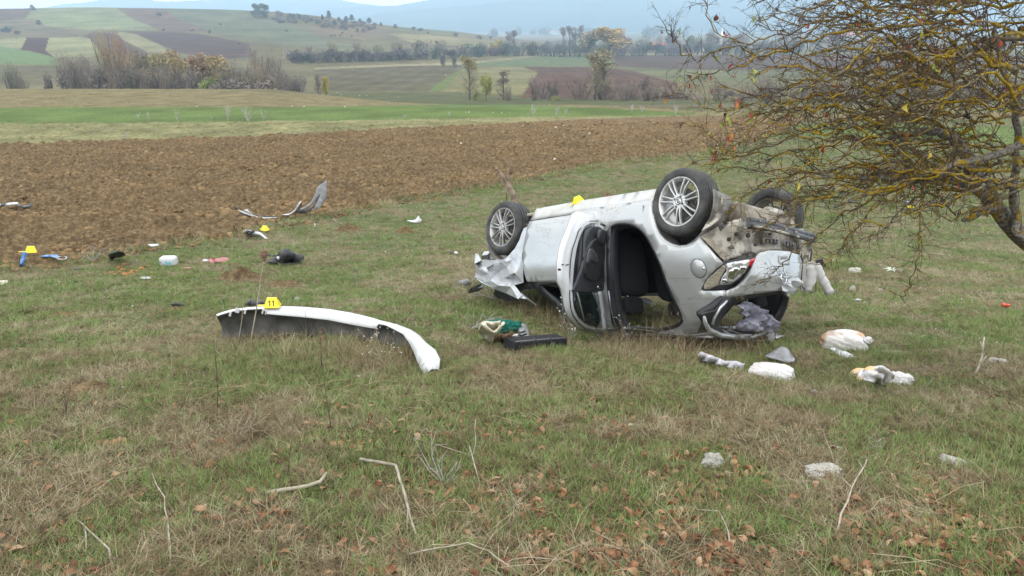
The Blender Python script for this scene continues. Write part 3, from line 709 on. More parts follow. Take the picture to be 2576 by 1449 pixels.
for x, y in ((1418, 66), (1434, 62), (1448, 66), (1462, 60), (1280, 78), (1292, 74)):
    T('tall', x, y, 560, 22, (136, 130, 128), 'thin bare poplar towering over the hedge row left of the yellow tree', 'bare poplars over the hedge row', 1)
T('bush', 1115, 134, 330, 14, (80, 82, 70), 'lone dark round bush in front of the hedge row', None)
T('bush', 1144, 138, 330, 12, (84, 84, 72), 'second lone dark bush in front of the hedge row', None)
# hill: pines and bushes
def on_hill(k, x, yb, hpx, w, c, l, g=None):
    q = ground(x, yb); T(k, x, yb-hpx, q.y, w, c, l, g, .3, 'bush' if k == 'bush' else 'tree')
for i, (x, yb, h, w) in enumerate([(641, 22, 16, 14), (652, 26, 20, 20), (662, 30, 22, 22), (650, 42, 24, 26), (668, 44, 22, 22), (640, 44, 20, 20)]):
    on_hill('bush', x, yb, h, w, (62, 78, 70), 'dark green tree in the dense clump on the hill crest', 'dense dark clump on the hill crest')
for (x, yb, h, w) in [(738, 52, 18, 12), (752, 50, 15, 12), (810, 52, 16, 10), (826, 50, 24, 14), (852, 56, 14, 10), (868, 64, 16, 12), (884, 52, 16, 14), (905, 62, 16, 12), (840, 66, 16, 14), (870, 54, 14, 12), (928, 58, 14, 14), (994, 72, 12, 10), (958, 66, 10, 8), (780, 56, 12, 10), (797, 62, 14, 12)]:
    on_hill('pine', x, yb, h, w, (58, 78, 76), 'small dark pine scattered along the wooded right shoulder of the hill', 'small pines on the hill shoulder')
for i in range(46):
    t = RNG.random(); x = 690+280*t; yb = 34+34*t+RNG.uniform(2, 22)
    on_hill('bush', x, yb, RNG.uniform(8, 14), RNG.uniform(12, 22), tuple(int(v+RNG.uniform(-12, 12)) for v in (122, 112, 98)), 'brownish scrub bush on the wooded right shoulder of the hill', 'scrub on the hill shoulder')
for (k, x, yb, h, w, c, l) in [('bush', 97, 62, 14, 16, (70, 88, 76), 'lone dark bush at the lower left corner of the big green hill field'),
 ('bush', 80, 24, 14, 11, (120, 96, 90), 'small reddish bush on the skyline at the left'),
 ('bush', 80, 26, 8, 14, (76, 84, 80), 'dark low bush under the small reddish skyline bush'),
 ('bush', 8, 82, 14, 20, (70, 88, 84), 'dark tree at the left picture edge on the hill'),
 ('bush', 22, 82, 18, 20, (64, 84, 80), 'larger dark tree of the pair near the left picture edge on the hill'),
 ('bush', 42, 86, 12, 16, (110, 108, 96), 'brownish bush right of the dark tree pair on the hill'),
 ('bush', 403, 40, 11, 16, (96, 102, 100), 'small grey bush on the brown hill field'),
 ('bush', 410, 78, 7, 9, (100, 98, 92), 'tiny bush above the dark ploughed hill field'),
 ('bush', 482, 78, 6, 8, (96, 98, 90), 'tiny dark bush on the field edge in the middle of the hill'),
 ('bush', 526, 84, 10, 8, (110, 110, 96), 'small bush at the right end of the dark ploughed hill field'),
 ('bush', 1040, 76, 10, 12, (84, 90, 90), 'round bush on the right slope of the hill, left one of two'),
 ('bush', 1057, 79, 10, 12, (76, 88, 92), 'round bush on the right slope of the hill, right one of two'),
 ('bush', 1102, 110, 8, 14, (92, 90, 80), 'dark bush below the right slope among pale fields'),
 ('bush', 1146, 92, 12, 12, (88, 96, 98), 'round grey-blue bush at the foot of the hill'),
 ('bush', 1205, 100, 12, 15, (88, 96, 100), 'rounded bush furthest right at the foot of the hill'),
 ('bush', 1234, 98, 9, 9, (100, 104, 104), 'faint small bush right of the rounded bush below the hill'),
 ('bush', 1075, 84, 6, 8, (104, 102, 92), 'small brown bush between the two round bushes and the hill foot')]:
    on_hill(k, x, yb, h, w, c, l)
for (x, yb) in [(833, 92), (842, 92), (855, 92), (862, 85), (884, 94), (600, 112), (553, 64), (720, 80)]:
    on_hill('bush', x, yb, 6, 6, (112, 104, 92), 'tiny shrub dotted on the pale lower slope of the hill', 'tiny shrubs on the lower hill slope')
# far plain: faint copses
for i in range(26):
    x = RNG.uniform(1180, 2500); Y = RNG.uniform(1500, 2400); d = at_depth(x, 70, Y)
    r = T('bush', x, RNG.uniform(60, 76), Y, RNG.uniform(14, 40), (96, 108, 104), 'faint hazy copse on the far plain below the mountains', 'copses on the far plain', 6)

def house(px, ybase, Y, wpx, hpx, wallm, label, roof='rooftile', nwin=3, floors=1, depth=8, cat='house', name='house', rise=.35, rz=0):
    p = ground(px, ybase); Y = p.y; w = wpx*Y/F; h = hpx*Y/F; z0 = p.z
    r = thing(name, label, cat, (p.x, Y, z0), rz)
    foot = max(0, z0-gz(p.x, Y))+.5
    MB().box((0, depth/2, (h-foot)/2), (w, depth, h+foot)).build('wall', wallm, r)
    o = w*.06; rr = w*rise*.5
    m = MB(); V = [(-w/2-o, -o, h), (w/2+o, -o, h), (w/2+o, depth+o, h), (-w/2-o, depth+o, h), (-w/2+w*.15, depth/2, h+rr), (w/2-w*.15, depth/2, h+rr)]
    m.add(V, [(0, 1, 5, 4), (1, 2, 5), (2, 3, 4, 5), (3, 0, 4), (3, 2, 1, 0)]); m.build('roof', roof, r)
    for f in range(floors):
        for i in range(nwin):
            MB().box(((i+.5)/nwin*w-w/2, -.04, h*(f+.55)/floors), (w/nwin*.4, .1, h/floors*.4)).build('window', 'window', r)
    return r
house(1655, 127, 560, 40, 12, 'brickwall', 'red-roofed house with brick front beside the hazy wood', floors=2, nwin=4)
house(1345, 81, 1500, 22, 3, 'wall', 'small far house with long red roof on the plain', rise=.25, nwin=3)
house(1392, 85, 1500, 22, 4, 'wall', 'far pale building with reddish roof right of the long red roof', rise=.2, nwin=3)
house(1268, 70, 2300, 26, 3, 'wall', 'white village houses row far out on the plain', 'wall', rise=.06, nwin=4, name='village_building', cat='building')
house(1236, 68, 2300, 12, 3, 'wall', 'far white village building left of the white row', 'wall', rise=.3, nwin=2, name='village_building', cat='building')
house(2140, 100, 620, 60, 10, 'wall', 'long white building glimpsed through the lichened branches', 'rooftile', nwin=5)
house(1790, 128, 560, 30, 11, 'wall', 'pale house with red roof behind the left tip of the lichened branches', nwin=3, floors=2)
p = at_depth(1813, 128, 600); r = thing('minaret', 'slim white minaret with pointed cap rising beside the hazy houses', 'minaret', (p.x, 600, gz(p.x, 600)))
hh = at_depth(1813, 68, 600).z-gz(p.x, 600)
MB().rev([(1.1, 0), (1.0, hh*.62), (1.5, hh*.64), (1.5, hh*.67), (.8, hh*.68), (.75, hh*.85)], 12, 'z').build('tower', 'wall', r, True)
MB().rev([(.85, hh*.85), (.4, hh*.93), (.02, hh)], 12, 'z').build('cap', 'silverbar', r, True)
# white stones lying on the green field and the stream meadow
def rockmesh(seed, n=3, flat=.6):
    bm = bmesh.new(); bmesh.ops.create_icosphere(bm, subdivisions=n, radius=1); rnd = random.Random(seed); o = rnd.random()*50
    for v in bm.verts:
        c = v.co.copy(); k = .6+.75*float(fbm(np.array(c.x*1.9+o), np.array(c.y*1.9+c.z*1.7+o), 4, seed))+.30*(float(fbm(np.array(c.x*7+o), np.array(c.y*7+c.z*6), 3, seed))-.5)-.10*abs(2*float(fbm(np.array(c.x*4+o), np.array(c.z*5+c.y*3), 2, seed+2))-1)
        v.co = Vector((c.x*k, c.y*k, c.z*k*flat))
    me = bpy.data.meshes.new('stone'); bm.to_mesh(me); bm.free(); me.materials.append(M['rock']); return me
RK = [rockmesh(s, 4, .85) for s in (1, 2, 3, 4)]; RKS = [rockmesh(s, 2) for s in (5, 6, 7)]
M['whitestone'] = two('white_stone', (.5, .48, .44), (.75, .73, .7), 5, .9); 
for m_ in RKS: m_.materials[0] = M['whitestone']
for (x, y, s) in [(868, 268, 5), (735, 266, 4), (765, 267, 5), (848, 232, 3), (905, 240, 3), (858, 238, 3), (922, 239, 3), (1002, 243, 3), (1180, 281, 4), (1172, 281, 3), (1240, 282, 3), (1262, 283, 3), (1283, 282, 3), (1383, 262, 3), (1786, 211, 6), (495, 267, 4), (1122, 188, 4)]:
    g = ground(x, y+1); o = bpy.data.objects.new('white_stone', RNG.choice(RKS)); C.objects.link(o); o.location = g; k = s*g.y/F*.5; o.scale = (k, k, k*.9)
    tag(o, 'small white stone lying on the far side of the green field', 'stone', 'white stones beyond the ploughed field')

# ================================================================== THE OVERTURNED CAR
R3 = Matrix(((0.64646, -0.76292, -0.04654), (-0.7099, -0.57668, -0.40652), (0.28331, 0.29583, -0.91246)))
CT = Vector((0.5499, 9.3117, -2.2669+CZ))
CM = Matrix.Translation(CT) @ R3.to_4x4()
# car frame: x back from the front axle, y out of the near side, z up when the car stands on its wheels
car = thing('overturned_car', 'silver hatchback lying on its roof with an open rear door and crumpled front', 'car', mat=CM)
RI = R3.transposed()
def cray(px, py): return RI @ (Vector((0, 0, CZ))-CT), RI @ ray(px, py)
def Ys(x, z):
    y = float(np.interp(z, [-.1, .12, .2, .32, .5, .85, .98, 1.38, 1.46, 1.52], [.55, .72, .79, .825, .845, .84, .79, .585, .50, .40]))
    return y - .45*max(0, x-2.75)**2 - .25*max(0, -x-.2)**2
def hit(px, py, g, lo=2.5, hi=13.0):
    o, d = cray(px, py); ks = np.linspace(lo, hi, 260); pv = g(o+d*lo)
    for i in range(1, 260):
        v = g(o+d*ks[i])
        if pv > 0 >= v:
            a, b = ks[i-1], ks[i]
            for _ in range(14):
                m = (a+b)/2
                if g(o+d*m) > 0: a = m
                else: b = m
            return o+d*a
        pv = v
    return None
side = lambda px, py, off=0: hit(px, py, lambda q: q.y-Ys(q.x, q.z)-off)
def plane(px, py, p0, n):
    o, d = cray(px, py); k = (Vector(p0)-o).dot(n)/d.dot(n); return o+d*k
def smooth_closed(pts, n=3):
    """Catmull-Rom through a closed loop of 2D points"""
    out = []; m = len(pts)
    for i in range(m):
        p0, p1, p2, p3 = [Vector(pts[(i+k) % m]) for k in (-1, 0, 1, 2)]
        for j in range(n):
            t = j/n; out.append(tuple(.5*((2*p1)+(p2-p0)*t+(2*p0-5*p1+4*p2-p3)*t*t+(3*p1-p0-3*p2+p3)*t**3)))
    return out
def side_sheet(name, polyxz, mat, holes=(), step=.07, off=0, thick=.02, parent=car, sgn=1, disp=None, smooth=True):
    """a panel of body side: outline in (x,z), laid on the side surface"""
    V, Fc = cdt(polyxz, holes, step); mb = MB(); vs = []
    for v in V:
        y = Ys(v.x, v.y)+off
        q = Vector((v.x, y*sgn, v.y)); vs.append(q+(disp(v) if disp else Vector()))
    mb.add(vs, Fc if sgn < 0 else [f[::-1] for f in Fc]); return mb.build(name, mat, parent, smooth, solid=thick, off=-1)
def tr(L, zf): return [zf(*p) for p in L]
def to_xz(L, zf):
    r = []
    for p in L:
        q = side(*zf(*p))
        if q is not None: r.append((q.x, q.z))
    return r
# --- outlines traced on the near side
arch = to_xz([(1332, 385), (1338, 430), (1350, 480), (1372, 525), (1405, 562), (1450, 590), (1500, 604), (1550, 600), (1600, 577), (1640, 545)], z1)
bj = to_xz([(1700, 612), (1790, 712)], z1)
lampedge = to_xz([(1752, 742), (1706, 785), (1672, 830), (1650, 876), (1662, 892), (1730, 893), (1800, 889), (1806, 925)], z1)
lower = to_xz([(1760, 975), (1700, 1015), (1640, 1036)], z1)
opening = smooth_closed(to_xz([(1040, 520), (1062, 470), (1120, 450), (1190, 455), (1250, 485), (1300, 545), (1340, 620), (1385, 720), (1430, 850), (1480, 960), (1520, 1050), (1515, 1095), (1460, 1125), (1370, 1145), (1260, 1158), (1170, 1157), (1120, 1130), (1085, 1040), (1060, 920), (1045, 780), (1038, 640)], z1), 2)
sill_top = to_xz([(1150, 388), (1330, 362)], z1)
ring = [(1.12, .26), (1.6, .245), (2.17, .25)]+arch[0:]+bj+lampedge+lower+[(2.62, 1.38), (2.47, 1.49), (2.1, 1.53), (1.75, 1.53), (1.45, 1.52), (1.28, 1.44), (1.40, 1.05), (1.44, .6), (1.35, .36), (1.12, .33)]
side_sheet('side_panel', ring, 'paint', [opening], .07)
side_sheet('sill', [(.44, .13), (1.2, .12), (2.16, .13), (2.19, .265), (1.6, .258), (1.1, .272), (.44, .275)], 'paint_dusty', step=.08, off=-.004)
side_sheet('front_door', [(.44, .29), (1.1, .285), (1.43, .30), (1.49, .6), (1.46, .99), (.9, .985), (.42, .965), (.385, .62)], 'paint', step=.08, off=.006,
           disp=lambda v: Vector((0, .012*math.exp(-((v.y-.40)/.035)**2)-.010*math.exp(-((v.y-.34)/.03)**2)+.012*math.exp(-((v.y-.80)/.05)**2), 0)))
# front door window frame and glass down in the weeds
side_sheet('window_frame', [(.42, .975), (1.45, .995), (1.36, 1.44), (1.12, 1.43), (.86, 1.30)], 'black', [[(.60, 1.0), (1.38, 1.02), (1.30, 1.39), (1.13, 1.38), (.90, 1.26)]], .09)
# door seal round the opening
sl = [Vector((x, Ys(x, z)-.012, z)) for x, z in opening]; sl.append(sl[0])
MB().tube(sl, .017, 6, cap=False).build('door_seal', 'black', car, True)
inn = [Vector((x, Ys(x, z)-.03, z)) for x, z in opening]; cx = sum((p.x for p in inn))/len(inn); cz = sum((p.z for p in inn))/len(inn)
jm = MB(); r0 = inn; r1 = [Vector((cx+(p.x-cx)*.93, p.y-.10, cz+(p.z-cz)*.955)) for p in inn]
jm.grid([r0, r1], closeu=True); jm.build('door_jamb', 'trim', car, True, solid=.01)
# roof frame line beneath the opening (upside down: above the weeds)
rp = [Vector((x, Ys(x, 1.515)+.0, 1.515+.01*math.sin(x*3))) for x in np.linspace(1.32, 2.62, 14)]
MB().tube(rp, .016, 6).build('roof_rail', 'silverbar', car, True)
# --- wheel arch liner and inner wheel house of the near rear wheel
def arch_liner(xc, zc, r, y0, y1, a0, a1, mat='liner', sg=1, nm='wheel_liner'):
    rows = []
    for j in range(5):
        y = y0+(y1-y0)*j/4; rows.append([Vector((xc+r*math.cos(a)*(1-.03*j), y*sg, zc+r*math.sin(a)*(1-.03*j))) for a in np.linspace(a0, a1, 22)])
    m = MB().grid(rows); back = [Vector((xc, y1*sg, zc))]+rows[-1]; m.add(back, [(0, i, i+1) for i in range(1, 22)])
    return m.build(nm, mat, car, True, solid=.006)
arch_liner(2.48, .34, .40, .83, .50, -.25, math.pi+.1)
arch_liner(0, .34, .37, .80, .48, -.1, math.pi-.3); arch_liner(0, .34, .37, .80, .48, -.1, math.pi-.3, sg=-1)
lipm = MB(); ar = [(x, z) for x, z in arch]
lipm.grid([[Vector((x, Ys(x, z)+.001, z)) for x, z in ar], [Vector((x+(2.48-x)*.05, Ys(x, z)-.03, z+(.34-z)*.05)) for x, z in ar]]); lipm.build('arch_lip', 'paint', car, True, solid=.004)
# --- wheels
def rim_mb():
    """seven pairs of spokes, lip, barrel; axis +y outwards, centre at the hub face"""
    barrel = MB().rev([(.212, -.19), (.198, -.15), (.196, -.02), (.222, .0), (.231, .004), (.231, .010), (.219, .012), (.209, -.004)], 48, 'y')
    sp = MB()
    for k in range(7):
        for s in (-1, 1):
            a = 2*math.pi*k/7+math.pi/2; n = 7; L = []; Rr = []
            for i in range(n):
                t = i/(n-1); r = .055+(.212-.055)*t; w = .011+.006*(1-t)**2+.002*t
                o_ = s*(.010+.014*t**1.0+.003); y = .0+.012*math.sin(math.pi*t*.9)+.006
                ca, sa = math.cos(a), math.sin(a); c = Vector((ca*r-sa*o_, y, sa*r+ca*o_)); u = Vector((-sa, 0, ca))
                L.append([c-u*w*.62+Vector((0, -.022, 0)), c-u*w*.5, c-u*w*.2+Vector((0, .004, 0)), c+u*w*.2+Vector((0, .004, 0)), c+u*w*.5, c+u*w*.62+Vector((0, -.022, 0))])
            sp.grid(L)
    hub = MB().rev([(.078, -.03), (.074, .004), (.062, .010), (.034, .012), (.034, .004)], 28, 'y')
    return barrel, sp, hub
def wheel(x, y, z, sg, rim='alloy', camber=0, steer=0):
    M4 = Matrix.Translation((x, y, z)) @ Matrix.Rotation(steer, 4, 'Z') @ Matrix.Rotation(camber, 4, 'X') @ (Matrix.Identity(4) if sg > 0 else Matrix.Rotation(math.pi, 4, 'Z'))
    w = bpy.data.objects.new('wheel', None); C.objects.link(w); w.parent = car; w.matrix_local = M4
    # tyre with grooves and blocky shoulder
    prof = [(.222, .005), (.238, .020), (.262, .026), (.288, .018), (.302, .002), (.309, -.012)]
    for g in (-.035, -.078, -.121, -.164): prof += [(.3125, g+.014), (.3125, g+.005), (.304, g+.004), (.304, g-.004), (.3125, g-.005)]
    prof += [(.309, -.190), (.300, -.204), (.286, -.216), (.262, -.222), (.238, -.214), (.218, -.198)]
    t = MB().rev(prof, 64, 'y').build('tyre', 'rubber', w, True)
    md = t.modifiers.new('edge', 'EDGE_SPLIT'); md.split_angle = math.radians(35)
    ba, sp_, hb = rim_mb(); r = ba.build('rim', rim, w, True)
    r2 = sp_.build('spokes', rim, w, False); md = r2.modifiers.new('edge', 'BEVEL'); md.width = .002; md.segments = 1
    hb.build('hub', rim, w, True)
    bt = MB()
    for k in range(4):
        a = 2*math.pi*k/4+.5; c = Vector((math.cos(a)*.049, .006, math.sin(a)*.049)); bt.rev([(.012, -.004), (.012, .0055), (.004, .0055), (.004, -.004)], 10, 'y', c=c)
        bt.rev([(.0001, .0035), (.0075, .0035), (.0075, .009), (.0001, .009)], 6, 'y', c=c)
    bt.build('bolts', 'dark_metal', w)
    # centre cap with a ring and a zigzag bar
    MB().rev([(.0001, .013), (.030, .013), (.032, .008)], 24, 'y').build('centre_cap', 'greyplastic', w, True)
    em = MB().rev([(.019, .014), (.0225, .016), (.026, .014)], 24, 'y')
    zz = [Vector((-.030, .0155, .004)), Vector((.004, .0155, .006)), Vector((-.004, .0155, -.006)), Vector((.030, .0155, -.004))]
    em.tube(zz, .0028, 4); em.build('emblem', 'chrome', w)
    # brake disc and caliper behind
    MB().rev([(.03, -.07), (.135, -.07), (.135, -.085), (.03, -.085)], 32, 'y').build('brake_disc', 'dark_metal', w)
    MB().box((.10, -.075, .06), (.07, .06, .12), rot=Matrix.Rotation(.6, 3, 'Y')).build('brake_caliper', 'dark_metal', w, bevel=.01)
    MB().rev([(.0001, -.02), (.05, -.02), (.05, -.19), (.0001, -.19)], 16, 'y').build('hub_carrier', 'dark_metal', w)
    return w
wheel(-.015, .83, .315, 1, 'alloy_dirty', .0, 0)
wheel(2.511, .835, .315, 1, 'alloy', .03)
wheel(2.50, -.83, .24, -1, 'alloy_dirty'); wheel(0, -.83, .31, -1, 'alloy_dirty')
for wx in (0, 2.5):
    MB().tube([(wx, .66, .31), (wx, .3, .30), (wx, -.3, .28), (wx, -.66, .25)], .035, 8).build('axle', 'underbody', car, True)
# --- fuel flap
fc = side(1756, 675.5); N = 30; fl = MB(); e = Vector((fc.x, Ys(fc.x, fc.z), fc.z))
def on_side(x, z, off=0): return Vector((x, Ys(x, z)+off, z))
rr = [[on_side(e.x+r*math.cos(a), e.z+r*math.sin(a), o) for a in np.linspace(0, 2*math.pi, N, endpoint=False)] for r, o in ((.078, .001), (.076, .006), (.001, .007))]
fl.grid(rr, closeu=True); ff = fl.build('fuel_flap', 'paint', car, True)
MB().tube([on_side(e.x+.081*math.cos(a), e.z+.081*math.sin(a), .001) for a in np.linspace(0, 2*math.pi, 33)], .0028, 4, cap=False).build('flap_gap', 'black', ff)
q = side(*z1(1668, 742)); MB().rev([(.0001, .012), (.010, .010), (.014, 0)], 10, 'y', c=q).build('flap_dimple', 'chrome', ff, True)
# --- tail lamp
def lamp_surface(px, py, off=0):
    return hit(px, py, lambda q: q.y-(Ys(q.x, q.z)-max(0, (q.x-2.72))*.30+off)) or rear(px, py, off)
def px_sheet(name, L, zf, surf, mat, parent, thick=.02, step=9, disp=None, smooth=True, holes=(), off=-1):
    """outline drawn in picture pixels, every point dropped on a surface of the car"""
    V, Fc = cdt(tr(L, zf), [tr(h, zf) for h in holes], step); vs = []
    for v in V:
        q = surf(v.x, v.y)
        if q is None: return None
        vs.append(q+(disp(q) if disp else Vector()))
    mb = MB().add(vs, Fc)
    o = mb.build(name, mat, parent, smooth); me = o.data
    # make the normals look at the camera
    cam_l = RI @ (Vector((0, 0, CZ))-CT); n = me.polygons[len(me.polygons)//2]
    if n.normal.dot(cam_l-n.center) < 0: me.flip_normals()
    if thick: md = o.modifiers.new('solid', 'SOLIDIFY'); md.thickness = thick; md.offset = off
    return o
lampL = [(1790, 712), (1752, 742), (1706, 785), (1672, 830), (1652, 874), (1662, 886), (1730, 888), (1800, 882), (1850, 860), (1900, 820), (1940, 780), (1975, 730), (2006, 672), (1950, 676), (1890, 684), (1840, 695)]
lp = px_sheet('tail_lamp', smooth_closed(lampL, 2), z1, lambda x, y: lamp_surface(x, y), 'black', car, .06, 12)
px_sheet('lens', [(1800, 716), (1850, 702), (1920, 690), (1968, 686), (1962, 720), (1935, 768), (1890, 812), (1840, 846), (1768, 852), (1785, 800), (1815, 760)], z1, lambda x, y: lamp_surface(x, y, .012), 'lens', lp, .012, 8)
px_sheet('lens', [(1790, 722), (1808, 730), (1800, 765), (1775, 805), (1762, 852), (1700, 878), (1664, 880), (1668, 848), (1690, 812), (1730, 772)], z1, lambda x, y: lamp_surface(x, y, .010), 'lens_beige', lp, .012, 8)
px_sheet('red_lens', [(1970, 684), (2004, 674), (1992, 702), (1972, 740), (1962, 720)], z1, lambda x, y: lamp_surface(x, y, .016), 'lens_red', lp, .012, 6)
for L in ([(1822, 806), (1862, 812), (1890, 780), (1900, 742), (1872, 738), (1832, 752)], [(1790, 812), (1815, 812), (1822, 840), (1782, 846)], [(1905, 730), (1940, 728), (1948, 745), (1912, 778), (1900, 770)]):
    px_sheet('reflector', L, z1, lambda x, y: lamp_surface(x, y, .022), 'chrome', lp, .006, 7)
# --- tailgate
def rear_x(y, z): return 3.13-.30*y*y-.9*max(0, abs(y)-.55)**2*1.5-.10*max(0, .62-z)-.42*max(0, z-.98)
def rear(px, py, off=0): return hit(px, py, lambda q: q.x-rear_x(q.y, q.z)-off) or plane(px, py, Vector((2.95+off, 0, 0)), Vector((1, 0, 0)))
tgL = [(915, 730), (938, 700), (1010, 684), (1090, 684), (1170, 694), (1235, 716), (1252, 770), (1246, 850), (1235, 950), (1206, 1012), (1150, 985), (1080, 988), (1000, 997), (860, 1015), (685, 1040), (680, 995), (760, 962), (820, 905), (870, 830)]
tg = px_sheet('tailgate', tgL, z3, rear, 'paint', car, .03, 9, disp=lambda q: Vector((.02*float(fbm(np.array(q.y*7+3), np.array(q.z*7), 3, 5)), 0, 0)))
px_sheet('plate_recess', [(1092, 722), (1150, 716), (1168, 740), (1164, 795), (1100, 790), (1086, 765)], z3, lambda x, y: rear(x, y, .022), 'paint_dusty', tg, .008, 9)
px_sheet('handle_recess', [(1100, 728), (1145, 722), (1150, 742), (1100, 750)], z3, lambda x, y: rear(x, y, .030), 'greyplastic', tg, .004, 9)
emc = rear(*z3(1104, 893)); nrm = Vector((1, 0, .05)).normalized()
em = MB(); u = Vector((0, 1, 0)); w_ = Vector((0, 0, 1))
em.tube([emc+Vector((.022, 0, 0))+u*.047*math.cos(a)+w_*.047*math.sin(a) for a in np.linspace(0, 2*math.pi, 25)], .005, 5, cap=False)
em.tube([emc+Vector((.024, 0, 0))+u*a+w_*b for a, b in ((-.056, -.008), (.008, -.013), (-.008, .013), (.056, .008))], .0055, 5)
em.build('emblem', 'chrome', tg, True)
# dented pale metal right of the emblem
px_sheet('dented_corner', [(1206, 1012), (1240, 930), (1236, 880), (1205, 870), (1165, 900), (1120, 950), (1090, 985), (1150, 1010)], z3, lambda x, y: rear(x, y, .03), 'crumple', tg, .006, 10,
         disp=lambda q: Vector((.07*(RNG.random()-.4), 0, 0)), smooth=False)
# --- rear window aperture: frame ring, quarter glass, dark inside
def rw(px, py, off=0): return plane(px, py, Vector((3.02+off, 0, 1.0)), Vector((1, 0, .52)).normalized())
outer = smooth_closed([(560, 1290), (515, 1215), (492, 1166), (590, 1105), (690, 1035), (850, 1012), (1000, 992), (1105, 985), (1160, 1040), (1140, 1120), (1100, 1200), (1060, 1270), (990, 1312), (880, 1345), (780, 1352), (650, 1335)], 2)
hole = smooth_closed([(632, 1262), (640, 1222), (700, 1150), (760, 1085), (860, 1050), (980, 1030), (1085, 1015), (1128, 1048), (1100, 1130), (1060, 1200), (1010, 1270), (930, 1300), (820, 1306), (700, 1290)], 2)
px_sheet('window_surround', outer, z3, rw, 'black', car, .05, 14, holes=[hole])
def ring_tube(L, zf, surf, rad, name, mat, parent=car, close=True):
    P = [surf(*zf(*p)) for p in L]
    if close: P.append(P[0])
    return MB().tube(P, rad, 6, cap=not close).build(name, mat, parent, True)
ring_tube([(520, 1180), (530, 1230), (560, 1285), (640, 1322), (780, 1340), (880, 1334), (985, 1302)], z3, lambda x, y: rw(x, y, .035), [.012, .02, .026, .028, .028, .026, .016], 'roof_spoiler', 'paint', close=False)
px_sheet('number_strip', [(782, 1322), (875, 1316), (876, 1340), (784, 1346)], z3, lambda x, y: rw(x, y, .075), 'greyplastic', car, .01, 9)
ring_tube([(680, 1042), (640, 1100), (600, 1140), (500, 1166)], z3, lambda x, y: rw(x, y, .02), .012, 'window_moulding', 'black', close=False)
ring_tube([(692, 1060), (640, 1120), (600, 1190), (585, 1240)], z3, lambda x, y: rw(x, y, .035), .014, 'window_moulding', 'silverbar', close=False)
ring_tube([(850, 1018), (1000, 998), (1100, 992), (1156, 1042), (1136, 1120), (1096, 1200), (1056, 1268)], z3, lambda x, y: rw(x, y, .03), .012, 'window_seal', 'dark_metal', close=False)
qw = px_sheet('quarter_window', [(548, 1160), (585, 1120), (650, 1075), (686, 1040), (684, 1060), (640, 1110), (600, 1150), (580, 1168)], z3, lambda x, y: side(x, y, .008) or rw(x, y), 'glass_dark', car, .01, 12)
# --- rear structure: mud-splashed sheet metal, beam, vents, silencer
def rs(px, py, off=0): return hit(px, py, lambda q: q.x-(3.02-.35*q.y*q.y-.25*max(0, .42-q.z)+off)) or plane(px, py, Vector((2.85+off, 0, 0)), Vector((1, 0, 0)))
bp = px_sheet('rear_panel', [(500, 590), (545, 600), (600, 660), (680, 770), (700, 745), (820, 725), (915, 715), (960, 690), (1090, 680), (1235, 716), (1262, 770), (1310, 740), (1335, 620), (1250, 520), (1150, 520), (960, 480), (850, 440), (720, 455), (640, 490), (580, 540)], z3, rs, 'mudpanel', car, .02, 10,
         disp=lambda q: Vector((.07*(float(fbm(np.array(q.y*5), np.array(q.z*6), 3, 12))-.5)+.03*math.sin(q.y*14), 0, 0)))
px_sheet('bumper_bracket', [(505, 590), (560, 592), (690, 735), (672, 772), (600, 690)], z3, lambda x, y: rs(x, y, .03), 'underbody', bp, .012, 8, disp=lambda q: Vector((.02*RNG.random(), 0, 0)), smooth=False)
for L in ([(975, 588), (1085, 600), (1082, 640), (972, 626)], [(1132, 606), (1215, 628), (1205, 662), (1135, 645)]):
    o = px_sheet('vent', L, z3, lambda x, y: rs(x, y, .045), 'greyplastic', bp, .02, 10)
    c = [(x+(sum(a for a, b in L)/4-x)*.16, y+(sum(b for a, b in L)/4-y)*.2) for x, y in L]
    px_sheet('vent_opening', c, z3, lambda x, y: rs(x, y, .052), 'black', bp, .006, 9)
    xs_ = [min(a for a, b in L), max(a for a, b in L)]
    for k in range(3):
        x = xs_[0]+(xs_[1]-xs_[0])*(k+1)/4; yy = sum(b for a, b in L)/4
        px_sheet('vent_rib', [(x-4, yy-12), (x+3, yy-11), (x+6, yy+12), (x-1, yy+12)], z3, lambda a, b: rs(a, b, .058), 'underbody', bp, .004, 9)
def beamline(L, zf, surf): return [surf(*zf(*p)) for p in L]
cb = [rs(*z3(x, y), .12) for x, y in ((850, 470), (900, 475), (1000, 495), (1100, 520), (1200, 548), (1290, 575), (1350, 592))]
bm_ = MB(); sec = [(-.02, -.042), (.02, -.042), (.028, -.02), (.022, 0), (.028, .02), (.02, .042), (-.02, .042)]
bm_.grid([[p+Vector((a, 0, b)) for a, b in sec] for p in cb], closeu=True); bm_.add([cb[0]+Vector((a, 0, b)) for a, b in sec], [tuple(range(7))]); bm_.add([cb[-1]+Vector((a, 0, b)) for a, b in sec], [tuple(range(7))[::-1]])
cbo = bm_.build('crash_beam', 'darkgrey', car, False, bevel=.004)
MB().tube([rs(*z3(x, y), .15) for x, y in ((890, 498), (1000, 520), (1120, 548), (1230, 580))], .014, 5).build('beam_foam', 'mudpanel', cbo, True)
for x, y in ((1140, 520), (1215, 545), (940, 460)): MB().box(rs(*z3(x, y), .155), (.015, .022, .022)).build('beam_bolt', 'mudpanel', cbo, bevel=.004)
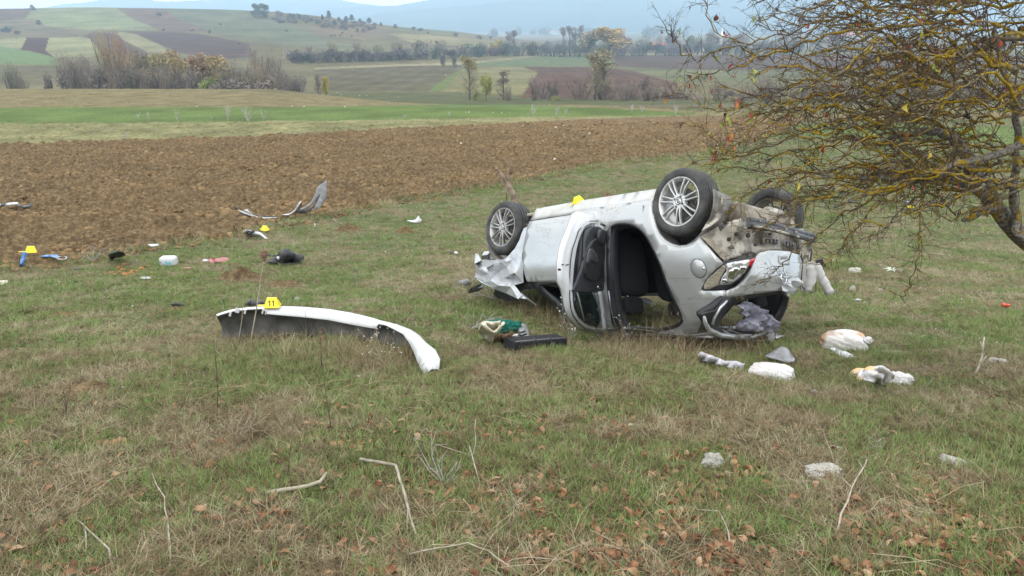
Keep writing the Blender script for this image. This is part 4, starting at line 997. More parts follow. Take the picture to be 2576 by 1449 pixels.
# silencer and heat shield, beige inner arch beside near rear tyre
s0 = rs(*z3(930, 400), -.10); s1 = rs(*z3(1180, 440), -.10)
px_sheet('heat_shield', [(690, 400), (800, 385), (900, 392), (930, 372), (1000, 366), (1100, 385), (1170, 425), (1180, 480), (1000, 470), (850, 455), (700, 462)], z3, lambda x, y: rs(x, y, -.12), 'mudpanel', car, .01, 12,
         disp=lambda q: Vector((.05*(float(fbm(np.array(q.y*9), np.array(q.z*8), 2, 3))-.5), 0, 0)))
wh = []
for t in np.linspace(0, 1, 12):
    a = (660-20*t+10*math.sin(t*3), 262+190*t); b = (632-130*t, 330+210*t)
    wh.append([plane(*z3(*a), (2.88, 0, 0), Vector((1, 0, 0))), plane(*z3((a[0]+b[0])/2+6, (a[1]+b[1])/2), (2.86, 0, 0), Vector((1, 0, 0))), plane(*z3(*b), (2.80, 0, 0), Vector((1, 0, 0)))])
MB().grid(wh).build('inner_wheel_arch', 'mudpanel', car, True, solid=.01)
# hanging wire and pipe
MB().tube([rs(*z3(x, y), .1) for x, y in ((1255, 700), (1262, 820), (1250, 900), (1262, 960), (1330, 1005), (1362, 990), (1366, 860), (1372, 780))], .005, 4).build('hanging_cable', 'black', car, True)
# --- opened rear side door, hinged at x = 1.60
AL = math.radians(64); HX = Vector((1.58, .845, 0)); DD = Vector((math.cos(AL), math.sin(AL), 0)); DN = Vector((math.sin(AL), -math.cos(AL), 0))  # DN: inner face normal
def din(px, py, off=0): return plane(px, py, HX+DN*off, DN)
outL = [(978, 425), (900, 392), (842, 372), (808, 392), (788, 445), (768, 500), (742, 562), (724, 615), (713, 700), (712, 770), (713, 830), (736, 878), (748, 930), (757, 980), (770, 1030), (790, 1068), (850, 1130), (930, 1165), (1040, 1174)]
innL = [(985, 462), (960, 446), (930, 447), (893, 470), (870, 515), (852, 562), (838, 620), (826, 690), (820, 745), (816, 800), (812, 850), (811, 900), (813, 950), (820, 1000), (832, 1035), (852, 1070), (890, 1108), (950, 1134), (1040, 1146)]
door = bpy.data.objects.new('rear_door', None); C.objects.link(door); door.parent = car; door['label'] = 'swung-open rear side door'
A = [din(*z1(*p), -.085) for p in outL]; B = [din(*z1(*p), .0) for p in innL]
mids = [a.lerp(b, .35)+DN*.0-DD*.0 for a, b in zip(A, B)]; m2 = [a.lerp(b, .72)-DN*.018 for a, b in zip(A, B)]
dm = MB().grid([A, mids, m2, B]); dm.build('shut_face', 'white_metal', door, True, solid=.004)
hingeT = din(*z1(1000, 430), -.085); 
osk = MB(); Ao = [p-DN*.008 for p in A]; col = [HX+DD*.03-DN*.10+Vector((0, 0, p.z)) for p in A]
osk.grid([Ao, [a.lerp(c, .33)-DN*.03 for a, c in zip(Ao, col)], [a.lerp(c, .66)-DN*.035 for a, c in zip(Ao, col)], col]); osk.build('outer_skin', 'paint', door, True, solid=.003)
ring_tube([(976, 434), (930, 434), (882, 458), (852, 500), (832, 560), (812, 620), (800, 690), (796, 760), (794, 850), (794, 930), (800, 1000), (815, 1050), (850, 1100), (900, 1140), (960, 1158)], z1, lambda x, y: din(x, y, -.02), .005, 'seal_strip', 'black', door, False)
dsurf = lambda o: (lambda x, y: din(x, y, o))
trim_o = px_sheet('door_trim', smooth_closed([(985, 468), (940, 474), (908, 500), (893, 560), (886, 640), (868, 740), (845, 830), (822, 892), (915, 893), (1010, 892), (1018, 850), (1028, 700), (1034, 560), (1020, 495)], 2), z1, dsurf(.02), 'trim', door, .03, 9,
                  disp=lambda q: DN*(.012*math.sin(q.z*9)))
px_sheet('armrest', smooth_closed([(1018, 510), (990, 540), (940, 570), (905, 640), (892, 720), (905, 800), (960, 825), (1008, 800), (1022, 700), (1026, 600)], 2), z1, dsurf(.045), 'black', door, .03, 10)
px_sheet('pull_pocket', smooth_closed([(925, 615), (960, 632), (985, 690), (965, 712), (935, 690), (915, 720), (902, 700)], 2), z1, dsurf(.056), 'darkgrey', door, .008, 8)
px_sheet('speaker_bump', smooth_closed([(1000, 490), (1030, 500), (1034, 560), (1010, 590), (985, 560), (985, 510)], 2), z1, dsurf(.06), 'trim', door, .02, 8)
px_sheet('inner_handle', [(975, 862), (995, 850), (1004, 862), (985, 878)], z1, dsurf(.062), 'chrome', door, .01, 8)
px_sheet('window_glass', [(825, 897), (912, 896), (985, 897), (1030, 1136), (960, 1122), (900, 1098), (852, 1060), (826, 1000), (818, 940)], z1, dsurf(.006), 'glass_dark', door, .004, 14)
ring_tube([(842, 900), (868, 1000), (888, 1082)], z1, dsurf(.014), .007, 'glass_divider', 'greyplastic', door, False)
px_sheet('frame_pillar', [(985, 893), (1008, 893), (1020, 980), (1042, 1110), (1040, 1144), (1018, 1140), (1004, 1010)], z1, dsurf(.02), 'white_metal', door, .02, 9)
px_sheet('frame_pillar', [(940, 900), (972, 902), (990, 985), (1004, 1040), (990, 1020), (965, 955)], z1, dsurf(.012), 'glass', door, .003, 9)
for (x, y, r, mm) in ((737, 753, .010, 'ink'), (793, 690, .005, 'dark_metal'), (760, 720, .005, 'dark_metal'), (783, 756, .005, 'dark_metal')):
    MB().rev([(.0001, 0), (r, 0), (r, .02)], 12, 'y', c=din(*z1(x, y), -.045)+Vector((.004, .012, 0))).build('shut_bolt', mm, door, True)
lt = [din(*z1(x, y), -.03) for x, y in ((780, 722), (800, 716), (812, 722), (808, 736), (796, 730))]
MB().tube([p+Vector((0, .015, 0)) for p in lt], .006, 5).build('latch', 'dark_metal', door, True)
MB().tube([HX+Vector((.02, -.02, .45)), HX+DD*.12+Vector((.0, -.03, .45))], .012, 6).build('check_strap', 'dark_metal', door, True)
px_sheet('pillar_dark_sheet', [(1030, 500), (1062, 474), (1058, 560), (1056, 700), (1064, 800), (1076, 920), (1102, 1060), (1135, 1146), (1100, 1150), (1066, 1100), (1046, 960), (1036, 860), (1032, 700)], z1, lambda x, y: side(x, y, .006), 'trim', car, .006, 9)  # dark sheet added so the pillar looks as dark as the opening
ring_tube([(1048, 890), (1062, 1000), (1088, 1100), (1112, 1150)], z1, lambda x, y: side(x, y, .012) or side(x, y-8, .012), .006, 'pillar_moulding', 'silverbar', close=False)
# torn edges, brackets and wires of the rear
for k, L in enumerate([[(820, 720), (845, 695), (860, 712), (880, 690), (900, 700), (912, 730), (860, 740), (800, 738), (760, 745), (790, 722)], [(700, 655), (735, 640), (742, 668), (716, 676)], [(610, 500), (650, 470), (690, 480), (640, 540)], [(1240, 720), (1262, 640), (1290, 610), (1330, 612), (1318, 700), (1290, 760), (1262, 776)], [(850, 480), (980, 505), (1010, 530), (930, 530), (840, 520)]]):
    px_sheet('torn_bracket', L, z3, lambda x, y: rs(x, y, .05+.01*k), 'dark_metal' if k != 3 else 'underbody', car, .012, 9, disp=lambda q: Vector((.04*(RNG.random()-.3), 0, 0)), smooth=False)
for L in ([(905, 372), (930, 395), (950, 430), (985, 440)], [(830, 525), (870, 520), (880, 490)], [(1300, 560), (1312, 640), (1302, 740), (1290, 800)], [(1325, 600), (1332, 700), (1322, 770)], [(730, 460), (738, 560), (726, 640)], [(1236, 560), (1245, 640), (1240, 690)]):
    MB().tube([rs(*z3(x, y), .07) for x, y in L], .009, 6).build('bracket_rod', 'underbody', car, True)
for (x, y, r_) in ((845, 570, .022), (900, 640, .016), (760, 560, .014), (1010, 560, .012), (700, 600, .018)):
    c_ = rs(*z3(x, y), .03); MB().tube([c_, c_+Vector((.02, 0, 0))], r_, 10).build('dark_hole_disc', 'black', car)  # black discs added on the panel, painted shade for dark holes
# --- cabin: floor, roof, far side, seats
fm = MB()
for (x0, x1, z0, z1_, w_w) in ((-.45, 2.12, .16, .20, 1.42), (2.12, 2.88, .36, .42, .80), (2.7, 2.9, .30, .62, 1.0)): fm.box(((x0+x1)/2, 0, (z0+z1_)/2), (x1-x0, w_w, z1_-z0))
fm.build('floor_pan', 'underbody', car, bevel=.02)
MB().tube([(.3, .05, .14), (1.5, .02, .14), (2.05, -.05, .20)], .028, 8).build('exhaust_pipe', 'dark_metal', car, True)
MB().box((.9, 0, .235), (2.4, 1.34, .05)).build('carpet', 'cloth_black', car, bevel=.01)
rows = []
for x in np.linspace(1.2, 2.78, 14):
    rows.append([Vector((x, y, 1.525-.18*(y/.62)**2*.35-.03*math.sin(x*4+y*3)-.05*max(0, x-2.4))) for y in np.linspace(-.53, .50, 11)])
MB().grid(rows).build('roof', 'paint', car, True, solid=.004)
MB().grid([[p-Vector((0, 0, .035)) for p in r[1:-1]] for r in rows]).build('headliner', 'headliner', car, True, solid=.006)
farring = [(.44, .13), (2.1, .13), (2.14, .5), (2.3, .70), (2.55, .73), (2.66, .72), (2.72, .95), (2.66, 1.2), (2.60, 1.42), (2.1, 1.48), (1.3, 1.46), (.86, 1.3), (.42, .98), (.36, .6)]
side_sheet('far_side_panel', farring, 'paint', [[(.62, 1.0), (1.30, 1.02), (1.32, 1.39), (1.1, 1.37), (.88, 1.25)], [(1.45, 1.0), (2.2, 1.02), (2.35, 1.2), (2.3, 1.38), (1.5, 1.40)]], .09, sgn=-1)
side_sheet('far_door_trim', [(.5, .28), (2.0, .28), (2.25, .76), (2.68, .76), (2.66, 1.22), (2.58, 1.40), (2.38, 1.42), (2.42, 1.18), (2.3, .985), (1.4, .985), (.5, .96)], 'cloth_black', step=.12, off=-.035, sgn=-1)
side_sheet('near_quarter_trim', [(2.35, .80), (2.70, .80), (2.78, 1.05), (2.62, 1.36), (2.48, 1.44), (2.44, 1.15)], 'cloth_black', step=.1, off=-.05)
MB().rev([(.0001, 0), (.05, .004), (.07, .02), (.072, .1), (.07, .22), (.05, .24), (.0001, .245)], 18, 'y', c=(2.78, -.40, .30)).build('silencer', 'mudpanel', car, True)
def cushion(name, c, d, parent, mat='cloth_black', rot=0, bulge=.5):
    bm = bmesh.new(); bmesh.ops.create_cube(bm, size=1)
    bmesh.ops.subdivide_edges(bm, edges=bm.edges[:], cuts=3, use_grid_fill=True)
    for v in bm.verts:
        p = v.co*2; f = 1-.12*(abs(p.x)**4+abs(p.y)**4+abs(p.z)**4-1)*bulge*1.2
        v.co = Vector((p.x*f*d[0]/2, p.y*f*d[1]/2, p.z*f*d[2]/2))
    bmesh.ops.transform(bm, matrix=Matrix.Translation(c) @ Matrix.Rotation(rot, 4, 'Y'), verts=bm.verts)
    me = bpy.data.meshes.new(name); bm.to_mesh(me); bm.free(); me.materials.append(M[mat])
    for p in me.polygons: p.use_smooth = True
    o = bpy.data.objects.new(name, me); C.objects.link(o); o.parent = parent
    md = o.modifiers.new('sub', 'SUBSURF'); md.levels = 1; md.render_levels = 1; return o
for sy in (.37, -.37):
    se = bpy.data.objects.new('front_seat', None); C.objects.link(se); se.parent = car
    cushion('seat_cushion', (1.12, sy, .42), (.52, .50, .18), se)
    cushion('seat_back', (1.50, sy, .80), (.17, .50, .66), se, rot=.22)
    cushion('headrest', (1.60, sy, 1.215), (.10, .27, .18), se, rot=.2)
    for q in (-.06, .06): MB().tube([(1.57, sy+q, 1.08), (1.59, sy+q, 1.2)], .006, 5).build('headrest_post', 'chrome', se)
rsb = bpy.data.objects.new('rear_seat', None); C.objects.link(rsb); rsb.parent = car
cushion('seat_cushion', (2.08, 0, .42), (.50, 1.24, .18), rsb); cushion('seat_back', (2.44, 0, .76), (.16, 1.22, .56), rsb, rot=.30)
for sy in (.36, 0, -.36): cushion('headrest', (2.58, sy, 1.13), (.10, .24, .13), rsb, rot=.25)
MB().box((2.72, 0, .98), (.34, 1.2, .02)).build('parcel_shelf', 'cloth_black', car)
MB().box((.62, 0, .78), (.45, 1.36, .26)).build('dashboard', 'trim', car, bevel=.04)
MB().box((1.46, .74, .90), (.10, .05, 1.1), rot=Matrix.Rotation(-.05, 3, 'Y')).build('centre_pillar', 'trim', car, bevel=.015)
# --- smashed front: fender, hood edge, hanging strips
FP = [((830, 455), 0), ((795, 500), 0), ((745, 620), 0), ((722, 760), 0), ((735, 1058), -.02), ((640, 1085), .05), ((722, 1190), .10), ((680, 1232), .16), ((560, 1170), .06), ((420, 1122), .12), ((320, 1060), .02), ((222, 1000), .10),
      ((236, 950), .02), ((228, 860), .12), ((232, 755), .06), ((264, 760), .0), ((300, 826), .10), ((400, 822), -.06), ((470, 820), .04), ((530, 815), .0), ((570, 790), 0), ((640, 710), 0), ((690, 620), 0), ((715, 545), 0), ((740, 490), 0)]
FI = [((500, 850), .14), ((420, 860), -.05), ((340, 900), .10), ((460, 950), -.07), ((400, 1040), .13), ((560, 900), .02), ((600, 970), .12), ((530, 1010), -.02), ((630, 1010), -.04), ((480, 1090), .14), ((320, 1000), -.04), ((280, 930), .10), ((270, 860), -.04), ((620, 820), .0), ((680, 740), .0), ((690, 900), .0), ((600, 1100), .1), ((370, 960), .10), ((380, 920), -.06), ((650, 960), .03), ((550, 840), .05)]
def front_surf(x, y, off):
    q = side(x, y) 
    if q is None: q = plane(x, y, (0, .78, 0), Vector((0, 1, 0)))
    o, d = cray(x, y); k = (q-o).length/d.length; return o+d*(k-off*1.3)
allp = [z2(*p) for p, o in FP+FI]; offs = [o for p, o in FP+FI]
r = delaunay_2d_cdt([Vector(p) for p in allp], [], [list(range(len(FP)))], 1, 1e-6)
V2, F2 = r[0], r[2]; vs = []
for v in V2:
    k = min(range(len(allp)), key=lambda i: (allp[i][0]-v.x)**2+(allp[i][1]-v.y)**2); vs.append(front_surf(v.x, v.y, offs[k]))
fe = MB().add(vs, [tuple(f) for f in F2]).build('front_fender', 'crumple', car); fe['label'] = 'crumpled front fender and torn hood edge'
bm = bmesh.new(); bm.from_mesh(fe.data); bmesh.ops.subdivide_edges(bm, edges=bm.edges[:], cuts=3, use_grid_fill=True)
for v in bm.verts:
    e_ = float(fbm(np.array(v.co.x*11), np.array(v.co.z*11+v.co.y*5), 3, 8))-.5; f_ = max(0, min(1, (.30-v.co.x)*4)); v.co.y += .05*e_*f_; v.co.x += .02*e_*f_
bm.to_mesh(fe.data); bm.free()
md = fe.modifiers.new('solid', 'SOLIDIFY'); md.thickness = .004; md.offset = 0
def ptri(name, L, zf, offs, mat, parent=car, thick=.006):
    vs = [front_surf(*zf(*p), o) for p, o in zip(L, offs)]; n = len(vs)
    c = sum(vs, Vector())/n; return MB().add(vs+[c], [(i, (i+1) % n, n) for i in range(n)]).build(name, mat, parent, solid=thick)
ptri('indicator', [(618, 958), (655, 960), (664, 978), (640, 984), (620, 976)], z2, [.09]*5, 'chrome', fe, .01)
ptri('torn_strip', [(712, 1170), (730, 1180), (870, 1290), (862, 1296), (740, 1215), (700, 1220)], z2, [.06, .06, 0, 0, .06, .1], 'silverbar')
ptri('bent_rail', [(222, 998), (240, 996), (430, 1110), (440, 1125), (300, 1060)], z2, [.14]*5, 'silverbar')
ptri('black_splash_shield', [(735, 1062), (870, 1080), (880, 1110), (830, 1120), (760, 1130), (700, 1150), (640, 1088)], z2, [-.08]*7, 'black')
ptri('lamp_housing', [(140, 1100), (255, 1085), (310, 1065), (320, 1110), (270, 1150), (160, 1170)], z2, [.2, .1, .0, .15, .05, .2], 'darkgrey')
ptri('lamp_housing', [(145, 1095), (240, 1082), (240, 1092), (160, 1106), (165, 1150), (150, 1150)], z2, [.22]*6, 'chrome')
ptri('engine_bay_piece', [(300, 735), (400, 730), (410, 760), (375, 775), (370, 812), (300, 815)], z2, [-.25]*6, 'black')
ptri('engine_bay_piece', [(320, 735), (372, 728), (382, 745), (350, 770), (300, 775)], z2, [-.10]*5, 'whiteplastic')
ptri('engine_bay_piece', [(385, 770), (560, 775), (580, 800), (540, 812), (390, 815)], z2, [-.2]*5, 'mudpanel')
ptri('engine_bay_piece', [(440, 1130), (560, 1180), (690, 1245), (600, 1260), (470, 1220), (420, 1180)], z2, [-.1]*6, 'black')
MB().box((-.35, 0, .62), (.62, 1.1, .40)).build('engine_block', 'dark_metal', car, bevel=.05)
rows = [[Vector((x, y, .98-.30*max(0, .1-x)**1.2+.04*math.sin(y*9+x*6)+.06*math.sin(x*11))) for y in np.linspace(-.70, .62, 14)] for x in np.linspace(-.72, .42, 12)]
MB().grid(rows).build('hood', 'crumple', car, False, solid=.005)
rows = [[Vector((x, y, .98+.42*(x-.42)/.74)) for y in np.linspace(-.60, .60, 6)] for x in np.linspace(.44, 1.14, 6)]
MB().grid(rows).build('windshield', 'glass_dark', car, False, solid=.004)

# ================================================================== DEBRIS
def gh(px, py, h=0.0):
    """point on the ray of a pixel that hangs h metres over the ground"""
    if inpoly(np.array([px]), np.array([py]), PLOUGH)[0]: h += .13
    if h <= 0: return ground(px, py)
    d = ray(px, py); g = ground(px, py); a, b = .3, g.y
    for _ in range(22):
        m = (a+b)/2
        if CZ+d.z/d.y*m-gz(d.x/d.y*m, m) > h: a = m
        else: b = m
    Y = (a+b)/2; return Vector((d.x/d.y*Y, Y, CZ+d.z/d.y*Y))
def empty_at(name, label, cat, g, group=None): return thing(name, label, cat, tuple(g), 0, group)
def sheet(name, L, zf, mat, parent=None, thick=.006, step=10, bump_=.0, seed=1, freq=14, smooth=True, origin=None, lift=.004, solid_off=0):
    """L: (x, y, height over ground) outline; inner heights follow the outline"""
    P2 = tr([(a, b) for a, b, c in L], zf); hs = np.array([c for a, b, c in L]); PA = np.array(P2)
    V, Fc = cdt(P2, (), step); o = Vector(origin) if origin is not None else Vector(); vs = []
    for v in V:
        w = 1/((PA[:, 0]-v.x)**2+(PA[:, 1]-v.y)**2+20)**1.3; h = float((w*hs).sum()/w.sum())
        q = gh(v.x, v.y, h+lift)
        if bump_: q = q+Vector((.3, -.6, .8))*bump_*(float(fbm(np.array(q.x*freq+seed), np.array(q.y*freq+q.z*freq), 3, seed))-.5)*2
        vs.append(q-o)
    mb = MB().add(vs, Fc); ob = mb.build(name, mat, parent, smooth, solid=thick, off=solid_off); return ob
def piece(name, label, cat, L, zf, mat, group=None, **k):
    """a single-mesh thing with its origin on the ground"""
    xs = [a for a, b, c in L]; ys = [b for a, b, c in L]; g = ground(*zf(sum(xs)/len(xs), max(ys)))
    o = sheet(name, L, zf, mat, None, origin=g, **k); o.location = g; return tag(o, label, cat, group)
def lump_mesh(name, length, rad, seed, mat, nz=.16, flat=.75, sq=2.6, freq=2.2, fine=.05, parent=None, taper=0):
    bm = bmesh.new(); bmesh.ops.create_icosphere(bm, subdivisions=5, radius=1)
    for v in bm.verts:
        c = v.co.copy(); k = (abs(c.x)**sq+abs(c.y)**sq+abs(c.z)**sq)**(-1/sq)
        n = 1+nz*2*(float(fbm(np.array(c.x*freq+seed*3.1+c.z), np.array(c.y*freq+c.z*freq*.7), 3, seed))-.5)+fine*2*(1-2*abs(float(fbm(np.array(c.x*freq*3+seed), np.array(c.y*freq*3.3+c.z*6), 3, seed+4))-.5)-.8)
        t = 1-taper*(c.x*.5+.5)
        v.co = Vector((c.x*k*n*length/2, c.y*k*n*rad*t, max(-.55*rad, c.z*k*n*rad*flat*t)))
    me = bpy.data.meshes.new(name); bm.to_mesh(me); bm.free(); me.materials.append(M[mat])
    for p in me.polygons: p.use_smooth = True
    o = bpy.data.objects.new(name, me); C.objects.link(o)
    if parent: o.parent = parent
    return o
def lump(name, label, cat, a, b, hpx, zf, mat, seed, group=None, parent=None, lift=.45, **k):
    A = ground(*zf(*a)); B = ground(*zf(*b)); c = (A+B)/2; ax = B-A; hp = hpx*(zf(0, 1)[1]-zf(0, 0)[1])*c.y/F/.95; rad = hp/2*1.3
    o = lump_mesh(name, ax.length, rad*1.15, seed, mat, parent=parent, **k); o.rotation_euler = (0, -math.atan2(ax.z, math.hypot(ax.x, ax.y)), math.atan2(ax.y, ax.x))
    o.location = c+Vector((0, rad*.3, rad*lift))
    if parent: o.location = o.location-parent.location
    else: tag(o, label, cat, group)
    return o

# --- detached rear bumper in front
ST = [((200, 970), (202, 977), (200, 1162)), ((238, 955), (242, 964), (255, 1152)), ((310, 935), (302, 946), (330, 1142)), ((420, 921), (412, 933), (430, 1136)), ((515, 914), (515, 928), (520, 1131)),
      ((545, 913), (535, 962), (545, 1130)), ((620, 912), (600, 968), (610, 1128)), ((720, 913), (705, 977), (720, 1126)), ((820, 919), (812, 987), (820, 1126)), ((950, 930), (950, 1002), (950, 1130)), ((1100, 955), (1100, 1032), (1100, 1146)),
      ((1215, 982), (1235, 1056), (1225, 1164)), ((1262, 995), (1268, 1060), (1262, 1172)), ((1292, 1005), (1290, 1030), (1292, 1180)), ((1350, 1018), (1340, 1040), (1350, 1192)), ((1410, 1033), (1385, 1062), (1400, 1204)), ((1500, 1068), (1450, 1097), (1480, 1222)),
      ((1560, 1108), (1490, 1150), (1525, 1256)), ((1605, 1158), (1522, 1210), (1548, 1292)), ((1665, 1205), (1546, 1275), (1572, 1334)), ((1696, 1268), (1572, 1330), (1592, 1362)), ((1690, 1335), (1600, 1378), (1604, 1380))]
gB = ground(*z4(900, 1140)); bump_root = empty_at('detached_bumper', 'long curved white car bumper standing on edge in the grass, hollow side to the front', 'bumper', gB)
outr, lip_, wallt, wallb, inl = [], [], [], [], []
for k, (o_, l_, b_) in enumerate(ST):
    Bp = ground(*z4(*b_)); Yb = Bp.y; t = k/(len(ST)-1)
    O = at_depth(*z4(*o_), Yb+.10 if k < 17 else Yb+.04*(21-k)/4+.02); Lp = at_depth(*z4(*l_), Yb-.03 if k < 19 else Yb-.01)
    W0 = O+Vector((0, .02, -.006)); outr.append(O-gB); lip_.append(Lp-gB); wallt.append(W0+Vector((0, -.015, -.012))-gB)
    Bb = Bp+Vector((0, .14 if k < 17 else .02, -.03)); wallb.append(Bb-gB); inl.append(Lp+Vector((0, .012, -.012))-gB)
n_ = len(ST); mid = [outr[i].lerp(lip_[i], .5)+Vector((0, 0, .012 if i < 17 else .03)) for i in range(n_)]
MB().grid([[p+Vector((0, .035, -.015)) for p in outr], outr, mid, lip_]).build('upper_flange', 'bumper_white', bump_root, True, solid=.004, off=-1)
MB().grid([outr, [a.lerp(b, .4)+Vector((0, .10, 0)) for a, b in zip(outr, wallb)], [p+Vector((0, .10, 0)) for p in wallb]]).build('outer_skin', 'bumper_white', bump_root, True, solid=.003)
wi = MB().grid([inl, [a.lerp(b, .5)+Vector((0, .02, 0)) for a, b in zip(inl, wallt)], wallt, [a.lerp(b, .5)+Vector((0, .055, 0)) for a, b in zip(wallt, wallb)], wallb, [p+Vector((0, -.05, .0)) for p in wallb]])
wi.build('inner_wall', 'bumper_in', bump_root, True, solid=.004)
for (x, y, w) in ((292, 962, 16), (340, 938, 30), (392, 946, 14), (510, 945, 12), (532, 950, 10), (1300, 1040, 14), (1350, 1046, 12), (1392, 1072, 14), (1425, 1075, 10), (1452, 1108, 14)):
    Bp = ground(*z4(x, 1170)); c = at_depth(*z4(x, y), Bp.y-.035)-gB; MB().box(c, (w*.0012, .012, .045), rot=Matrix.Rotation(.3, 3, 'Y')).build('mounting_tab', 'bumper_white', bump_root, bevel=.003)
for x in (797, 948): 
    Bp = ground(*z4(x, 1128)); MB().tube([at_depth(*z4(x-4, 920), Bp.y+.09)-gB+Vector((0, 0, .014)), at_depth(*z4(x, 990), Bp.y-.035)-gB, at_depth(*z4(x+30, 1125), Bp.y+.10)-gB], .0012, 4).build('strap_line', 'bumper_in', bump_root)
# --- yellow numbered markers
def marker(loc, rz, tilt, label, digits='', s=1.0, tail=True, roll=0.0):
    r = thing('evidence_marker', label, 'marker', loc, rz, 'yellow evidence markers'); r.rotation_euler = (tilt, roll, rz); r.scale = (s, s, s)
    w, h, d, t = .074, .088, .055, .045
    V = [(-w, -d, 0), (w, -d, 0), (t, -.012, h), (-t, -.012, h), (-w, d, 0), (w, d, 0), (t, .012, h), (-t, .012, h)]
    MB().add(V, [(0, 1, 2, 3), (5, 4, 7, 6), (3, 2, 6, 7), (1, 5, 6, 2), (4, 0, 3, 7)]).build('marker_body', 'yellow', r, solid=.002, bevel=.0015)
    if tail: MB().box((-.11, .02, .004), (.10, .03, .003)).build('marker_tab', 'yellow', r)
    n = Vector((0, -h, d-.012)).normalized(); nn = n*.0016; up = Vector((0, d-.012, h)).normalized()
    for i, ch in enumerate(digits):
        cx = (i-(len(digits)-1)/2)*.036
        def P(u, v): return Vector((cx+u, -d+.0, 0))+up*(.018+v)+nn
        m = MB(); m.add([P(-.002, 0), P(.0065, 0), P(.0065, .056), P(-.002, .056)], [(0, 1, 2, 3)])
        m.add([P(-.002, .056), P(-.013, .046), P(-.013, .037), P(-.002, .046)], [(0, 1, 2, 3)]); m.build('digit', 'ink', r, solid=.001)
    return r
mk = at_depth(*z4(577, 912), ground(*z4(577, 1130)).y+.07)
marker(mk+Vector((0, 0, .004)), .05, 0, 'yellow evidence marker numbered 11 standing on top of the detached white bumper', '11', .95)
g = gh(*z5(248, 668)); marker(g+Vector((0, 0, .10)), .5, 0, 'yellow evidence marker on the light blue cloth at the edge of the ploughed field', '', 1.1, True, .1)
g = ground(*z5(2035, 472)); marker(g+Vector((0, 0, .05)), -.45, 0, 'yellow evidence marker beside the small white trim piece at the field edge', '', 1.15)
cm = CM @ Vector((1.08, .70, .13)); mm_ = marker(cm, 0, 0, 'yellow evidence marker lying on the upturned floor of the car', '', .75)
mm_.rotation_euler = (-.2, -.25, .5)
# --- torn front bumper at the edge of the ploughed field
g = ground(*z4(640, 305)); g = at_depth(*z4(640, 305), g.y-.9); fb = empty_at('torn_front_bumper', 'torn dark front bumper with upturned silver wing at the ploughed field edge', 'bumper', g); Yf = g.y
def upright(name, L, zf, Y, mat, parent, base, thick=.012, step=8, depthf=None, smooth=True):
    V, Fc = cdt(tr(L, zf), (), step); vs = []
    for v in V: q = at_depth(v.x, v.y, Y+(depthf(v.x, v.y) if depthf else 0)); vs.append(q-Vector(base))
    return MB().add(vs, Fc).build(name, mat, parent, smooth, solid=thick)
bow = lambda x, y: .15*math.sin((x-600)*.014)
upright('dark_blade', [(352, 282), (420, 308), (490, 325), (560, 322), (606, 312), (606, 302), (560, 306), (500, 304), (440, 292), (400, 270)], z4, Yf, 'black', fb, g, .03, depthf=bow)
upright('silver_edge', [(348, 262), (362, 268), (430, 292), (470, 306), (530, 314), (606, 310), (606, 318), (530, 324), (470, 316), (430, 306), (360, 278)], z4, Yf-.03, 'whiteplastic', fb, g, .02, depthf=bow)
upright('silver_edge', [(385, 262), (408, 258), (420, 275), (440, 290), (428, 294), (400, 278)], z4, Yf-.03, 'whiteplastic', fb, g, .02, depthf=bow)
upright('dark_blade', [(640, 298), (690, 292), (735, 262), (758, 222), (768, 205), (772, 216), (762, 258), (800, 262), (850, 240), (832, 272), (780, 288), (730, 284), (690, 300), (660, 306)], z4, Yf, 'darkgrey', fb, g, .04, depthf=bow)
upright('silver_edge', [(640, 294), (690, 288), (712, 272), (728, 258), (756, 210), (770, 204), (764, 222), (738, 270), (715, 286), (690, 302), (650, 305)], z4, Yf-.05, 'silverbar', fb, g, .015, depthf=bow)
upright('wing_panel', [(760, 258), (800, 236), (828, 216), (845, 190), (862, 160), (874, 112), (938, 64), (941, 130), (936, 190), (915, 222), (880, 256), (862, 262), (848, 262), (866, 225), (880, 200), (903, 155), (890, 165), (866, 200), (838, 232), (806, 248), (770, 268)], z4, Yf-.06, 'greyplastic', fb, g, .012, depthf=bow)
upright('wing_inner', [(903, 152), (880, 180), (866, 205), (845, 250), (862, 262), (884, 250), (905, 215), (906, 180)], z4, Yf-.05, 'darkgrey', fb, g, .012, depthf=bow)
for (x, y) in ((680, 304), (700, 300), (600, 318)):
    pass
# --- small wreck pieces on the meadow
piece('headlamp_trim', 'bent white headlamp trim beside the yellow marker at the field edge', 'trim piece', [(380, 402, .10), (405, 393, .14), (460, 405, .10), (495, 415, .08), (545, 456, .02), (530, 460, .0), (490, 428, .03), (455, 425, .05), (420, 425, .02), (385, 416, .02)], z4, 'whiteplastic', thick=.015)
piece('black_trim', 'black underside strip below the bent white headlamp trim', 'trim piece', [(380, 414, .02), (420, 405, .10), (450, 412, .08), (445, 430, .0), (400, 428, 0)], z4, 'black', thick=.01)
r = empty_at('wheel_arch_liner', 'black torn plastic liner with white scraps beside the small dirt mound', 'liner', ground(*z4(660, 625)))
sheet('liner_shell', [(535, 615, 0), (560, 600, .04), (600, 575, .10), (630, 542, .24), (655, 530, .3), (690, 532, .3), (690, 545, .25), (735, 560, .18), (770, 565, .10), (788, 575, .06), (780, 598, 0), (700, 618, 0), (620, 625, 0)], z4, 'black', r, thick=.012, bump_=.05, freq=6, origin=r.location)
sheet('liner_flap', [(540, 562, .16), (600, 566, .18), (608, 578, .12), (570, 574, .12), (548, 572, .1)], z4, 'black', r, thick=.01, origin=r.location)
sheet('white_scrap', [(606, 578, .13), (622, 572, .14), (632, 580, .12), (618, 592, .10)], z4, 'whiteplastic', r, thick=.03, origin=r.location-Vector((0, -.03, 0)))
